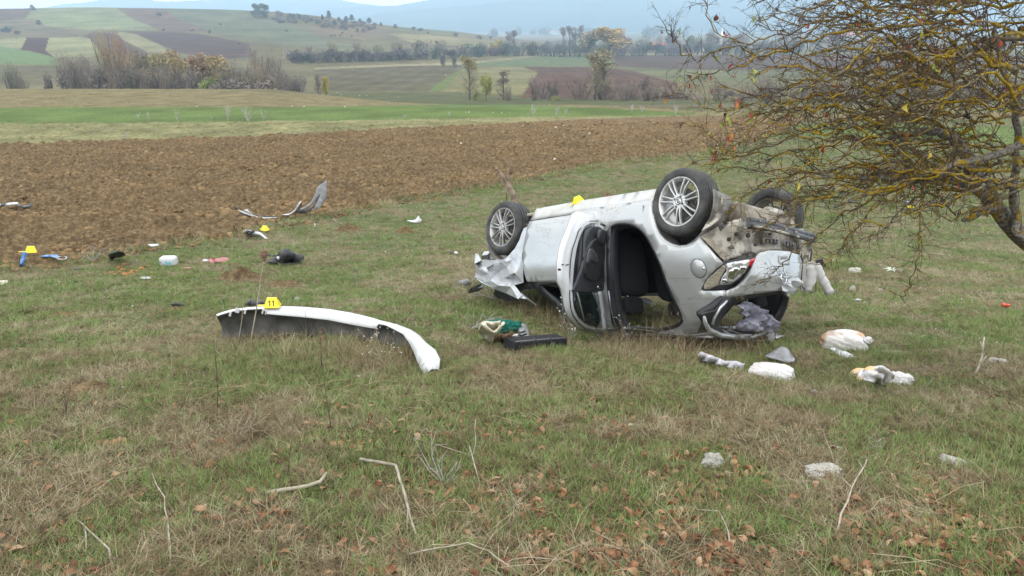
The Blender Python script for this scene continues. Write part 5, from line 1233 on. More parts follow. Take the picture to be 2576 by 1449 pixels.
sheet('white_scrap', [(630, 566, .16), (640, 564, .16), (690, 598, .04), (694, 604, .03), (676, 600, .06)], z4, 'whiteplastic', r, thick=.04, origin=r.location-Vector((0, -.03, 0)))
sheet('rim_edge', [(545, 618, 0), (620, 622, .02), (700, 620, .02), (770, 600, .03), (775, 608, 0), (700, 630, 0), (600, 630, 0)], z4, 'darkgrey', r, thick=.012, origin=r.location)
piece('black_fragment', 'black crumpled plastic fragment by the dry grass at the ploughed edge', 'fragment', [(830, 640, .14), (860, 625, .18), (905, 622, .2), (945, 624, .2), (962, 640, .1), (930, 660, .03), (890, 670, .04), (860, 680, 0), (838, 668, .02)], z5, 'black', thick=.02, bump_=.06, freq=9)
piece('black_fragment', 'small black bracket lying behind the left end of the detached bumper', 'fragment', [(395, 895, .04), (430, 870, .12), (455, 880, .10), (510, 872, .1), (520, 895, .04), (500, 905, 0), (420, 905, 0)], z4, 'darkgrey', thick=.02, bump_=.05, freq=12)
piece('black_fragment', 'tiny dark fragment left of the detached bumper', 'fragment', [(1305, 1032, .02), (1345, 1018, .07), (1400, 1015, .06), (1420, 1030, .02), (1390, 1042, 0), (1330, 1040, 0)], z5, 'darkgrey', thick=.015, bump_=.04, freq=12)
piece('white_strip', 'long white torn strip on the ploughed earth at the left edge', 'strip', [(-70, 262, .1), (0, 250, .14), (60, 248, .12), (135, 243, .14), (142, 258, .05), (80, 260, .05), (20, 272, .0), (-70, 280, 0)], z5, 'whiteplastic', thick=.02)
piece('dark_strip', 'dark curved strip on the ploughed earth beside the white torn strip', 'strip', [(108, 262, .1), (150, 268, .08), (215, 266, .08), (240, 254, .15), (250, 258, .12), (235, 278, .02), (180, 284, 0), (120, 276, .02)], z5, 'darkgrey', thick=.02)
piece('glass_sheet', 'flat grey-white plate at the border of the ploughed field', 'plate', [(1130, 565, .02), (1210, 562, .05), (1218, 572, .02), (1165, 582, 0)], z5, 'whiteplastic', thick=.01)
# blue cloth with white cord
r = empty_at('blue_cloth', 'light blue cloth strips caught on a soil mound under the yellow marker', 'cloth', ground(*z5(240, 700)))
sheet('cloth_strip', [(150, 735, 0), (160, 680, .08), (172, 630, .2), (195, 620, .22), (210, 640, .16), (192, 680, .1), (188, 735, 0), (165, 745, 0)], z5, 'blue_cloth', r, thick=.008, bump_=.03, origin=r.location)
sheet('cloth_strip', [(300, 648, .05), (360, 645, .06), (440, 646, .07), (452, 665, .02), (440, 672, 0), (380, 662, .01), (310, 662, .01)], z5, 'blue_cloth', r, thick=.008, bump_=.03, origin=r.location)
MB().tube([gh(*z5(x, y), .04)-r.location for x, y in ((430, 668), (455, 660), (490, 656), (512, 664), (505, 676), (470, 680), (440, 676))], .008, 6).build('cord', 'whiteplastic', r, True)
piece('dark_green_strip', 'thin dark green strip in the grass left of the white box', 'strip', [(555, 748, .01), (640, 744, .03), (642, 750, 0), (560, 756, 0)], z5, 'darkgrey', thick=.008)
# white box of wipes
g = ground(*z5(1284, 738)); bx = thing('wipes_pack', 'white pack of wipes with teal heart print standing in the grass', 'box', tuple(g), .05)
k = g.y/F*.328; MB().box((0, .08, .0+36*k/.95), (128*k, .16, 68*k/.95)).build('pack_body', 'whiteplastic', bx, bevel=.03, smooth=True)
MB().box((.0, .08, 70*k/.95), (100*k, .12, .012)).build('pack_lid', 'whiteplastic', bx, bevel=.008)
hm = MB(); pts = [(math.sin(a)**3, (13*math.cos(a)-5*math.cos(2*a)-2*math.cos(3*a)-math.cos(4*a))/16) for a in np.linspace(0, 2*math.pi, 24, endpoint=False)]
hm.add([Vector((.02+x*26*k, -.0025, 28*k/.95+z*22*k)) for x, z in pts], [tuple(range(24))[::-1]]); hm.build('printed_heart', 'teal', bx)
MB().add([(-56*k, -.002, 34*k), (-42*k, -.002, 30*k), (-46*k, -.002, 44*k), (-58*k, -.002, 50*k)], [(0, 1, 2, 3)]).build('printed_leaf', 'blue_cloth', bx)
# pink cloth, orange scraps, little papers
piece('pink_cloth', 'pink-red ragged fabric scrap in the grass between pack and liner', 'cloth', [(1595, 690, .05), (1615, 672, .10), (1660, 680, .05), (1740, 665, .05), (1765, 680, .03), (1735, 705, 0), (1690, 700, .02), (1640, 712, 0), (1605, 705, .0)], z5, 'pink', thick=.008, bump_=.05, freq=12)
piece('white_scrap', 'white scrap lying left of the pink fabric', 'scrap', [(1548, 688, .02), (1575, 682, .04), (1600, 686, .03), (1595, 694, 0), (1560, 696, 0)], z5, 'whiteplastic', thick=.02)
piece('pink_cloth', 'faint reddish scrap in the grass below the white pack', 'cloth', [(1390, 745, .01), (1430, 740, .02), (1500, 740, .02), (1480, 752, 0), (1400, 752, 0)], z5, 'pink', thick=.006, bump_=.02)
for i in range(34):
    x = RNG.gauss(985, 90); y = RNG.gauss(768, 26); g = ground(*z5(x, y)); o = bpy.data.objects.new('orange_scrap', None) if False else MB().add([(-.04, 0, .01), (.02, -.02, .03), (.05, .015, .015), (0, .025, .03)], [(0, 1, 2, 3)]).build('orange_scrap', 'orange', None, solid=.006)
    o.location = g; o.rotation_euler = (RNG.uniform(-.4, .4), RNG.uniform(-.4, .4), RNG.random()*6.28); o.scale = (RNG.uniform(.4, 1.2),)*3
    tag(o, 'small orange scrap scattered in the grass left of the white pack', 'scrap', 'orange scraps in the grass')
piece('white_paper', 'small white paper among the orange scraps', 'paper', [(1070, 820, .02), (1100, 814, .03), (1150, 814, .03), (1160, 824, .01), (1110, 832, 0)], z5, 'whiteplastic', thick=.008)
piece('beige_plate', 'pale beige plate fragment at the left picture edge in the meadow', 'fragment', [(-60, 870, .0), (-10, 845, .04), (62, 842, .04), (58, 856, .02), (10, 878, 0), (-50, 886, 0)], z5, 'cream', thick=.012)
piece('white_splinter', 'tiny white splinter standing in the grass near the torn front bumper', 'splinter', [(855, 355, .1), (862, 355, .1), (863, 378, 0), (857, 378, 0)], z4, 'whiteplastic', thick=.006, step=4)
r = empty_at('broken_white_plastic', 'broken white plastic piece with pointed shards in the open meadow', 'fragment', ground(*z4(1530, 350)))
sheet('shard', [(1475, 332, .05), (1510, 334, .06), (1535, 328, .1), (1556, 303, .22), (1562, 318, .16), (1578, 332, .08), (1568, 350, 0), (1530, 350, 0), (1500, 345, .01)], z4, 'whiteplastic', r, thick=.01, bump_=.03, freq=12, origin=r.location)
piece('black_fragment', 'tiny black fragment in the meadow left of the front wheel', 'fragment', [(1765, 545, .04), (1780, 543, .05), (1785, 555, 0), (1768, 556, 0)], z4, 'black', thick=.02, step=4)
piece('white_scrap', 'tiny white scrap beside the black fragment left of the front wheel', 'scrap', [(1793, 548, .04), (1808, 543, .06), (1820, 552, .02), (1806, 560, 0)], z4, 'whiteplastic', thick=.02, step=4)
piece('grey_plate', 'grey curved plastic plate lying in the grass before the crushed front', 'plate', [(42, 1045, .03), (90, 1032, .08), (140, 1018, .14), (165, 1035, .10), (198, 1060, .05), (180, 1085, 0), (120, 1090, 0), (80, 1075, .01)], z2, 'greyplastic', thick=.01)
piece('dark_fragment', 'dark speck of debris on the ploughed earth near the torn bumper', 'fragment', [(312, 248, .08), (335, 242, .12), (342, 256, .04), (322, 264, 0)], z4, 'black', thick=.03, step=5)
# cream bag with green cloth, grey striped cloth, black pouch
r = empty_at('canvas_bag', 'open cream canvas bag spilling a green cloth in the grass before the car', 'bag', ground(*zb(400, 700)))
sheet('bag_body', [(215, 530, .16), (240, 460, .26), (290, 420, .32), (400, 418, .3), (530, 405, .3), (590, 415, .28), (560, 470, .22), (480, 560, .15), (470, 640, .06), (440, 710, .0), (360, 700, 0), (280, 640, .03), (240, 590, .08)], zb, 'cream', r, thick=.012, bump_=.06, freq=9, origin=r.location, step=7)
MB().tube([gh(*zb(x, y), h)-r.location-Vector((0, .03, 0)) for x, y, h in ((290, 425, .32), (330, 480, .28), (390, 530, .24), (460, 545, .22), (510, 510, .26), (540, 450, .32), (580, 415, .32))], .014, 6).build('handle', 'cream', r, True)
sheet('bag_fold', [(280, 560, .10), (330, 600, .08), (420, 640, .06), (440, 715, 0), (370, 705, 0), (300, 680, .0), (265, 620, .04)], zb, 'cream', r, thick=.01, bump_=.05, freq=14, origin=r.location-Vector((0, -.04, 0)) if False else r.location, step=6)
lump('green_cloth', 'crumpled green cloth heaped out of the cream canvas bag', 'cloth', (330, 610), (800, 580), 165, zb, 'green_cloth', 5, nz=.34, fine=.14, freq=3.2, flat=.85, lift=.95)
lump('grey_striped_cloth', 'grey cloth with black stripes folded beside the green cloth', 'cloth', (840, 500), (900, 730), 110, zb, 'greyplastic', 9, nz=.16, fine=.05, lift=.5)
for t in np.linspace(.1, .9, 6):
    pass
str_o = bpy.data.objects['grey_striped_cloth']
for i, y in enumerate((505, 545, 585, 630, 670, 712)):
    x = 790+i*14; P_ = [gh(*zb(x+a, y+b), .17-.02*i)-Vector((0, .10, 0)) for a, b in ((0, 0), (40, 8), (80, -4), (100, -12))]
    s_ = MB().tube([p-str_o.location for p in P_], .010, 5).build('black_stripe', 'black', None, True); s_.parent = str_o; s_.matrix_parent_inverse = Matrix.Identity(4)
    s_.matrix_local = (Matrix.Translation(str_o.location) @ str_o.rotation_euler.to_matrix().to_4x4()).inverted() @ Matrix.Translation(str_o.location)
piece('white_blue_cloth', 'small white-blue cloth between the dark pouch and the striped cloth', 'cloth', [(715, 620, .12), (750, 595, .15), (820, 592, .15), (828, 640, .1), (815, 700, .03), (760, 715, 0), (725, 690, .02)], zb, 'bag', thick=.02, bump_=.04, freq=16, step=6)
piece('dark_pouch', 'dark brown pouch lying before the green cloth', 'pouch', [(432, 700, .02), (440, 660, .08), (490, 620, .14), (600, 615, .14), (700, 600, .16), (705, 660, .08), (690, 720, 0), (560, 735, 0), (450, 722, 0)], zb, 'seedhead', thick=.03, bump_=.03, freq=10, step=7)
MB().tube([gh(*zb(x, y), h) for x, y, h in ((685, 700, .05), (710, 720, .04), (745, 745, .02), (790, 735, .05), (810, 695, .08), (840, 690, .06))], .010, 6).build('cream_strap', 'cream', None, True)
tag(bpy.data.objects['cream_strap'], 'loose cream strap loop behind the black zipped case', 'strap')
# black zipped case
ga, gb_ = ground(*zb(700, 870)), ground(*zb(1470, 800)); c = (ga+gb_)/2; ax = gb_-ga
cs = thing('zipped_case', 'long black zipped carrying case with two handles lying in the grass', 'case', tuple(c), math.atan2(ax.y, ax.x)); Lc = ax.length*1.02
cs.rotation_euler = (0, -math.atan2(ax.z, math.hypot(ax.x, ax.y)), math.atan2(ax.y, ax.x)); MB().box((0, .05, .05), (Lc, .16, .10), taper=.96).build('case_body', 'case', cs, bevel=.012, smooth=False)
for q in (-.08*Lc, .20*Lc):
    MB().grid([[Vector((q+a*.4, y, z)), Vector((q+.022+a*.4, y, z))] for a, y, z in ((0, -.04, .0), (.01, -.036, .05), (.0, -.02, .09), (-.06, .0, .107), (-.10, .02, .106))]).build('handle', 'trim', cs, True, solid=.006)
MB().tube([(-Lc*.45, .0, .100), (-Lc*.2, .0, .101), (.0, .0, .102), (Lc*.46, 0, .101)], .0035, 5).build('zip', 'greyplastic', cs, True)
# bread packets and bags on the right
r0_ = lump('bread_bag', 'brown bread loaf in clear plastic bag, farthest of the food bags behind the car', 'bread bag', (1125, 285), (1440, 320), 118, z6, 'bread_bag', 3, nz=.16, fine=.035, flat=1.0, sq=3.6, freq=1.8)
lump('bread_bag', 'white bagged loaf lying in the grass below the car tail', 'bread bag', (605, 500), (928, 540), 105, z6, 'bag', 6, nz=.18, fine=.04, flat=.95, sq=3.2)
kn = lump_mesh('bag_knot', .10, .035, 8, 'bag', nz=.4, fine=.2, parent=r0_); kn.location = (r0_.dimensions.x*.48, 0, .05)
r = empty_at('bun_bag', 'open bag of golden bread rolls with loose white plastic, rightmost food bag', 'bread bag', ground(*z6(1500, 560)))
for (a, b, h, sd_, lb) in (((1338, 500), (1460, 520), 75, 1, 'golden bread roll at the left end of the open bag'), ((1370, 540), (1480, 548), 60, 2, 'small bread roll nearest the camera in the open bag'), ((1430, 500), (1540, 520), 90, 4, 'pale bread roll touching the loose white plastic')): lump('bread_roll', lb, 'bread roll', a, b, h, z6, 'roll', sd_, nz=.08, fine=.01, sq=2.3)
sheet('clear_film', [(1340, 460, .12), (1380, 436, .18), (1450, 434, .2), (1500, 440, .2), (1540, 480, .14), (1545, 540, .04), (1500, 552, 0), (1420, 500, .12)], z6, 'bag', r, thick=.004, bump_=.05, freq=18, origin=r.location-Vector((0, -.05, 0)), step=6)
sheet('white_plastic', [(1500, 428, .22), (1560, 426, .22), (1600, 450, .18), (1645, 495, .12), (1630, 525, .06), (1560, 550, .02), (1530, 500, .1)], z6, 'bag', r, thick=.004, bump_=.03, freq=14, origin=r.location, step=6)
lump('white_bag_end', None, None, (1560, 560), (1780, 570), 86, z6, 'bag', 12, parent=r, nz=.3, fine=.16, flat=1.0)
piece('glass_strip', 'pale glass strip in the grass under the farthest bread bag', 'glass strip', [(1165, 298, .05), (1200, 296, .06), (1290, 325, .05), (1370, 362, .03), (1340, 380, 0), (1270, 368, 0), (1210, 330, .02)], z6, 'whiteplastic', thick=.008)
piece('grey_trim', 'grey triangular trim panel with clips lying below the rear window', 'trim panel', [(708, 358, .05), (760, 330, .07), (830, 288, .10), (870, 305, .09), (925, 375, .05), (920, 395, .04), (870, 402, .04), (790, 380, .04)], z6, 'greyplastic', thick=.012)
piece('gauze_roll', 'long greyish white gauze cloth stretched in the grass under the car tail', 'cloth', [(225, 350, .10), (250, 328, .14), (330, 355, .12), (420, 395, .08), (500, 398, .08), (565, 410, .08), (560, 450, .01), (500, 462, 0), (420, 430, .01), (330, 412, .01), (240, 388, .02)], z6, 'gauze', thick=.02, bump_=.018, freq=12, step=7)
piece('grey_fragment', 'tiny grey plastic chip in the grass below the bagged loaf', 'fragment', [(1038, 610, .03), (1065, 600, .05), (1088, 615, .03), (1070, 638, 0), (1042, 632, 0)], z6, 'greyplastic', thick=.01, step=4)
# white roll behind the tail, towel in the window
r = thing('airbag_roll', 'dusty white rolled airbag bundle hanging at the far rear corner of the car', 'airbag', tuple(ground(2062, 735)))
Yb_ = 7.0
for pts, rad, sd_ in ((((2352, 716), (2360, 770), (2350, 830), (2340, 880)), .052, 1), (((2405, 710), (2425, 780), (2460, 840), (2490, 900)), .042, 2)):
    P_ = [at_depth(*z1(*p), Yb_)-Vector(r.location) for p in pts]; P_ = [P_[0]]+[P_[i].lerp(P_[i+1], t) for i in range(3) for t in (.33, .66, 1)]
    m = MB().tube(P_, [rad*(1+.10*math.sin(i*2.1+sd_))*(.6 if i in (0,) else 1) for i in range(len(P_))], 14); o = m.build('fabric_roll', 'dust_white', r, True)
MB().add([at_depth(*z1(x, y), Yb_-.02)-Vector(r.location) for x, y in ((2310, 720), (2380, 695), (2410, 712), (2400, 830), (2345, 900), (2300, 880), (2310, 800))], [(0, 1, 2, 3, 4, 5, 6)]).build('fabric_flap', 'dust_white', r, solid=.02)
MB().add([at_depth(*z1(x, y), Yb_)-Vector(r.location) for x, y in ((2400, 690), (2445, 680), (2450, 700), (2470, 722), (2460, 732), (2400, 712))], [(0, 1, 2, 3, 4, 5)]).build('black_flap', 'black', r, solid=.01)
tw0 = CM @ rw(*z3(900, 1200), .05); tw = thing('towel', 'grey patterned towel hanging crumpled out of the rear window opening', 'towel', tuple(tw0))
twL = [(835, 1066), (865, 1080), (900, 1085), (960, 1130), (1000, 1160), (1015, 1200), (1035, 1235), (1045, 1280), (1000, 1300), (900, 1296), (800, 1290), (770, 1245), (790, 1210), (815, 1190), (800, 1165), (775, 1150), (780, 1095), (820, 1090)]
V, Fc = cdt(tr(twL, z3), (), 4); vs = []
for v in V:
    q = rw(v.x, v.y, .02); n = float(fbm(np.array(v.x*.06), np.array(v.y*.06), 4, 6))-.5; n2 = 1-2*abs(float(fbm(np.array(v.x*.12+4), np.array(v.y*.10), 3, 9))-.5)*2
    vs.append(CM @ (q+Vector((.22*n+.05*n2, 0, 0)))-tw0)
MB().add(vs, Fc).build('towel_cloth', 'grey_cloth', tw, True, solid=.008)
sheet_p = [CM @ rw(*z3(x, y), .06)-tw0 for x, y in ((1015, 1290), (1050, 1284), (1056, 1330), (1030, 1390), (1000, 1340))]
MB().add(sheet_p, [(0, 1, 2, 3, 4)]).build('hanging_rag', 'gauze', tw, solid=.004)
MB().tube([CM @ rw(*z3(x, y), .06)-tw0 for x, y in ((1050, 1290), (1056, 1340), (1066, 1380), (1075, 1425))], .006, 5).build('hanging_strap', 'black', tw, True)
wb = CM @ Vector((1.9, -.55, 1.44)); b_ = MB().rev([(.0001, 0), (.03, .002), (.035, .02), (.035, .12), (.015, .15), (.015, .17), (.0001, .17)], 14, 'y').build('white_bottle', 'whiteplastic', None, True)
b_.location = gh(*z1(1335, 972), .10); b_.rotation_euler = (.2, .1, 1.2); tag(b_, 'small white bottle seen through the open rear door under the seats', 'bottle')
# far small things on the right
piece('red_scrap', 'bright red crumpled scrap in the meadow at the right', 'scrap', [(1358, 918, .06), (1380, 902, .10), (1400, 906, .10), (1420, 920, .08), (1412, 940, .01), (1385, 944, 0), (1365, 938, 0)], zq, 'red', thick=.02, bump_=.04, freq=20, step=4)
piece('yellow_scrap', 'small yellow clump in the far meadow seen under the lichened branches', 'scrap', [(625, 165, .0), (632, 150, .14), (655, 146, .16), (676, 155, .12), (680, 166, .0), (650, 172, 0)], zq, 'yellow', thick=.03, bump_=.04, step=4)
piece('blue_scrap', 'tiny pale blue scrap behind the yellow clump', 'scrap', [(610, 116, .03), (630, 112, .05), (640, 118, .02), (622, 122, 0)], zq, 'blue_cloth', thick=.01, step=4)
piece('white_scrap', 'thin white splinter below the small rocks on the right', 'splinter', [(205, 876, .02), (240, 870, .04), (270, 876, .03), (268, 882, 0), (210, 882, 0)], zq, 'whiteplastic', thick=.01, step=4)
r = empty_at('pale_leaf_plant', 'pale grey-green leafy rosette in the meadow right of the car', 'plant', ground(*zq(510, 660)))
M['paleleaf'] = two('pale_leaf', (.36, .42, .30), (.55, .60, .50), 20, .6)
for k in range(7):
    a = k*.9; L_ = .10; MB().add([(0, 0, .01), (math.cos(a-.25)*L_*.6, math.sin(a-.25)*L_*.6, .05), (math.cos(a)*L_*1.6, math.sin(a)*L_*1.6, .03), (math.cos(a+.25)*L_*.6, math.sin(a+.25)*L_*.6, .04)], [(0, 1, 2, 3)]).build('leaf', 'paleleaf', r, solid=.004)
# rocks
def rock(x, y, zf, w, h, seed, label, rz=0, mesh=None):
    g = ground(*zf(x, y)); k = (zf(1, 0)[0]-zf(0, 0)[0])*g.y/F; o = bpy.data.objects.new('rock', mesh or RK[seed % 4]); C.objects.link(o)
    o.location = g+Vector((0, w*k*.15, h*k*.25)); o.scale = (w*k*.62, w*k*.45, h*k*1.0); o.rotation_euler = (0, 0, rz); return tag(o, label, 'rock')
rock(200, 760, zr, 150, 96, 0, 'pale jagged rock in the grass, tallest of the foreground rocks')
rock(303, 725, zr, 50, 40, 1, 'small pale stone just right of the tallest foreground rock')
rock(895, 815, zr, 240, 52, 2, 'long flat pale rock in the foreground grass', .1)
rock(1710, 760, zr, 200, 50, 3, 'flat weathered rock among red-brown leaves at the lower right', -.3)
rock(980, 662, zr, 80, 28, 1, 'small half-buried pale stone above the long flat rock')
rock(222, 665, zq, 92, 34, 2, 'pale oblong stone in the meadow right of the car')
rock(203, 806, zq, 52, 40, 0, 'small rounded stone below the pale oblong stone', .5)
rock(418, 812, zq, 36, 20, 1, 'tiny stone right of the small rounded stone')
rock(2000, 108, zr, 110, 30, 2, 'beige long stone beside the forked white stick at the right', -.5)
rock(780, 275, zl, 34, 26, 0, 'tiny white stone beside the bare earth patch at the left')
rock(740, 870, z4, 36, 20, 3, 'small pale stone right of the numbered marker')
rock(225, 42, z7, 1, 1, 1, 'hidden stone') if False else None
# dirt mounds
def mound(px, py, wpx, hpx, label, mat='plough', seed=0):
    g = ground(px, py); k = g.y/F; w = wpx*k/2; h = hpx*k*1.0; rows = []; N1, N2 = 22, 40
    for i in range(N1):
        t = i/(N1-1); row = []
        for j in range(N2):
            a = 2*math.pi*j/N2; rr = t*(1+.25*(float(fbm(np.array(math.cos(a)*2+seed), np.array(math.sin(a)*2), 2, seed))-.5)*2)
            x, y = math.cos(a)*rr*w, math.sin(a)*rr*w*1.0; z = h*(max(0, 1-t*t)**1.5*.75+.25*math.exp(-9*t*t)*.4)
            z += (h*.35+.02)*(float(fbm(np.array((x+g.x)*13), np.array((y+g.y)*13), 3, seed+3))-.5)*2*min(1, (1-t)*2.5)*min(1, .25+t*4)
            row.append(Vector((x, y, gz(g.x+x, g.y+y)-g.z+z-.015*(t > .97)+.004)))
        rows.append(row)
    o = MB().grid(rows, closeu=True).build('dirt_mound', mat, None, True); o.location = g; return tag(o, label, 'mound', 'molehills and soil heaps')
for i, (x, y, w, h, l) in enumerate([(612, 700, 130, 34, 'largest brown soil heap in the meadow left of the centre'), (715, 716, 110, 8, 'flat reddish bare soil patch right of the largest heap'),
    (875, 578, 66, 18, 'reddish molehill right of the torn front bumper'), (1020, 584, 58, 17, 'reddish molehill below the broken white plastic piece'),
    (1530, 496, 36, 12, 'small molehill behind the car, upper one of two'), (1540, 527, 60, 14, 'small molehill behind the car, lower one of two'),
    (1352, 556, 46, 22, 'molehill just behind the front wheel'), (110, 668, 110, 34, 'soil heap under the yellow marker at the left'),
    (215, 985, 140, 22, 'grassy earth mound in the left foreground'), (290, 1120, 110, 12, 'bare earth patch in the left foreground'), (160, 795, 90, 10, 'low earth patch at the far left of the meadow'), (440, 780, 70, 10, 'low worn earth patch left of the detached bumper')]):
    mound(x, y, w, h, l, seed=i)

# ================================================================== GRASS, LITTER, WEEDS
def mat_blade(name, cols, rough=.75, varn=.5, pos_scale=.8, sheen=0):
    t = NT(name); oi = t.new('ShaderNodeObjectInfo'); p = t.pos()
    n = t.noise(pos_scale, 3, p); n2 = t.noise(14, 2, p)
    f = t.mix(.5, t.mix(.5, oi.outputs['Random'], n), n2); c = t.ramp(f, [(.28+.44*i/(len(cols)-1), lin(q, .73)) for i, q in enumerate(cols)])
    t.set(c, rough, 0); t.b.inputs['Specular IOR Level'].default_value = .2; return t.m
M['g_green'] = mat_blade('green_grass_blade', [(92, 108, 56), (118, 140, 74), (142, 160, 96), (170, 180, 128)])
M['g_dry'] = mat_blade('dry_grass_blade', [(106, 96, 70), (150, 138, 104), (178, 168, 132), (206, 198, 168)])
M['g_litter'] = mat_blade('brown_litter', [(70, 54, 38), (104, 84, 60), (138, 116, 86), (176, 158, 128)])
M['g_tall'] = mat_blade('tall_dry_weed', [(84, 68, 50), (132, 114, 86), (172, 154, 120), (208, 194, 162)])
M['g_weed'] = mat_blade('broad_weed_leaf', [(70, 90, 44), (98, 124, 66), (134, 156, 98)])
M['fleaf'] = mat_blade('fallen_leaf', [(78, 44, 34), (124, 78, 54), (166, 118, 84), (188, 150, 116), (204, 178, 148)], .6)
M['clod'] = mat_blade('soil_clod', [(96, 76, 52), (128, 103, 70), (148, 122, 86), (166, 142, 104)], .95)
HID = bpy.data.collections.new('scatter_sources')
def strip(mb, base, d, L, w, bend_, n=3, droop=1.0, mi=0):
    """a blade: thin bent strip"""
    d = Vector(d).normalized(); s = d.cross(Vector((0, 0, 1))); s = s.normalized() if s.length > 1e-4 else Vector((1, 0, 0)); side_ = Matrix.Rotation(RNG.uniform(-.8, .8), 3, d) @ s
    h = Vector((d.x, d.y, 0)); h = h.normalized() if h.length > 1e-4 else Vector((1, 0, 0)); vs = []; p = Vector(base)
    for i in range(n+1):
        t = i/n; ww = w*(1-t*.95)
        q = Vector(base)+d*L*t+h*bend_*L*t*t-Vector((0, 0, droop*bend_*L*.6*t*t))
        vs += [q-side_*ww*.5, q+side_*ww*.5]
    mb.add(vs, [(2*i, 2*i+1, 2*i+3, 2*i+2) for i in range(n)], mi)
def tuft(nb, L0, L1, w, spread, lean, bend_=.5, n=3):
    mb = MB()
    for _ in range(nb):
        a = RNG.random()*6.283; r = spread*math.sqrt(RNG.random()); ln = abs(RNG.gauss(lean, .25))
        a2 = a+RNG.gauss(0, .9); d = (math.cos(a2)*ln, math.sin(a2)*ln, 1)
        strip(mb, (math.cos(a)*r, math.sin(a)*r, -.006), d, RNG.uniform(L0, L1), w*RNG.uniform(.7, 1.3), RNG.uniform(0, bend_), n)
    return mb
def litter(nb, L, w, spread):
    mb = MB()
    for _ in range(nb):
        a = RNG.random()*6.283; r = spread*math.sqrt(RNG.random()); a2 = RNG.random()*6.283
        strip(mb, (math.cos(a)*r, math.sin(a)*r, RNG.uniform(0, .015)), (math.cos(a2), math.sin(a2), RNG.uniform(-.02, .30)), L*RNG.uniform(.5, 1.3), w*RNG.uniform(.6, 1.4), RNG.uniform(-.2, .3), 2, .3)
    return mb
def leafmesh(L, W, curl, twist):
    mb = MB(); n = 7; rows = []
    for i in range(n):
        t = i/(n-1); w = W*math.sin(math.pi*min(1, t*.92+.04))**.8; x = (t-.5)*L; row = []
        for j in (-1, -.5, 0, .5, 1):
            y = j*w/2; z = curl*(y*y)/(W*.5)*3.5+.25*curl*L*math.sin(t*3)+abs(j)*.0; a = twist*(t-.5)
            row.append(Vector((x, y*math.cos(a)-z*math.sin(a), y*math.sin(a)+z*math.cos(a)+.006)))
        rows.append(row)
    mb.grid(rows); mb.tube([rows[0][2], rows[0][2]+Vector((-L*.25, .004, .004))], [.0009, .0006], 3, cap=False); return mb
def hide(o):
    C.objects.unlink(o); HID.objects.link(o); return o
def scatter(name, protos, pts, rot, scl, label=None):
    """one geometry-nodes object that puts copies of the source meshes on the points"""
    col = bpy.data.collections.new(name+'_sources')
    for o in protos: col.objects.link(o)
    me = bpy.data.meshes.new(name); me.vertices.add(len(pts)); me.vertices.foreach_set('co', np.asarray(pts, np.float32).reshape(-1))
    for an, ty, dat in (('rot', 'FLOAT_VECTOR', rot), ('scl', 'FLOAT', scl), ('idx', 'INT', NP.randint(0, len(protos), len(pts)))):
        at = me.attributes.new(an, ty, 'POINT'); at.data.foreach_set('vector' if ty == 'FLOAT_VECTOR' else 'value', np.asarray(dat, np.int32 if ty == 'INT' else np.float32).reshape(-1))
    ng = bpy.data.node_groups.new(name+'_nodes', 'GeometryNodeTree'); ng.interface.new_socket('Geometry', in_out='INPUT', socket_type='NodeSocketGeometry'); ng.interface.new_socket('Geometry', in_out='OUTPUT', socket_type='NodeSocketGeometry')
    n = ng.nodes; l = ng.links; gi = n.new('NodeGroupInput'); go = n.new('NodeGroupOutput'); ci = n.new('GeometryNodeCollectionInfo'); ci.inputs['Collection'].default_value = col
    ci.inputs['Separate Children'].default_value = True; ci.inputs['Reset Children'].default_value = True
    iop = n.new('GeometryNodeInstanceOnPoints'); iop.inputs['Pick Instance'].default_value = True
    def na(nm, ty): a = n.new('GeometryNodeInputNamedAttribute'); a.data_type = ty; a.inputs['Name'].default_value = nm; return a.outputs['Attribute']
    l.new(gi.outputs[0], iop.inputs['Points']); l.new(ci.outputs[0], iop.inputs['Instance'])
    l.new(na('idx', 'INT'), iop.inputs['Instance Index']); l.new(na('rot', 'FLOAT_VECTOR'), iop.inputs['Rotation']); l.new(na('scl', 'FLOAT'), iop.inputs['Scale'])
    l.new(iop.outputs[0], go.inputs[0])
    ob = bpy.data.objects.new(name, me); C.objects.link(ob); ob['kind'] = 'stuff'
    md = ob.modifiers.new('scatter', 'NODES'); md.node_group = ng; return ob
def field_pts(n, y0, y1, power=1.0, umax=.86):
    """random ground points in the fan the camera sees; power<2 gives more near ones"""
    t = NP.random_sample(n); k = power; y = (y0**k+(y1**k-y0**k)*t)**(1/k); x = (NP.random_sample(n)*2-1)*umax*(y+.6); return x, y
def rots(n, tilt=.18): return np.stack([NP.normal(0, tilt, n), NP.normal(0, tilt, n), NP.random_sample(n)*6.283], 1)
def mk(mb, name, mat): return hide(mb.build(name, mat))
green_p = [mk(tuft(18, .025, .08, .0046, .045, .5), 'green_tuft', 'g_green') for _ in range(7)]
dry_p = [mk(tuft(18, .03, .095, .003, .05, .8, .7), 'dry_tuft', 'g_dry') for _ in range(7)]
lit_p = [mk(litter(22, .07, .0032, .07), 'litter_tuft', 'g_litter') for _ in range(5)]
tall_p = [mk(tuft(6, .16, .40, .0036, .06, .42, .45, 4), 'tall_tuft', 'g_tall') for _ in range(6)]
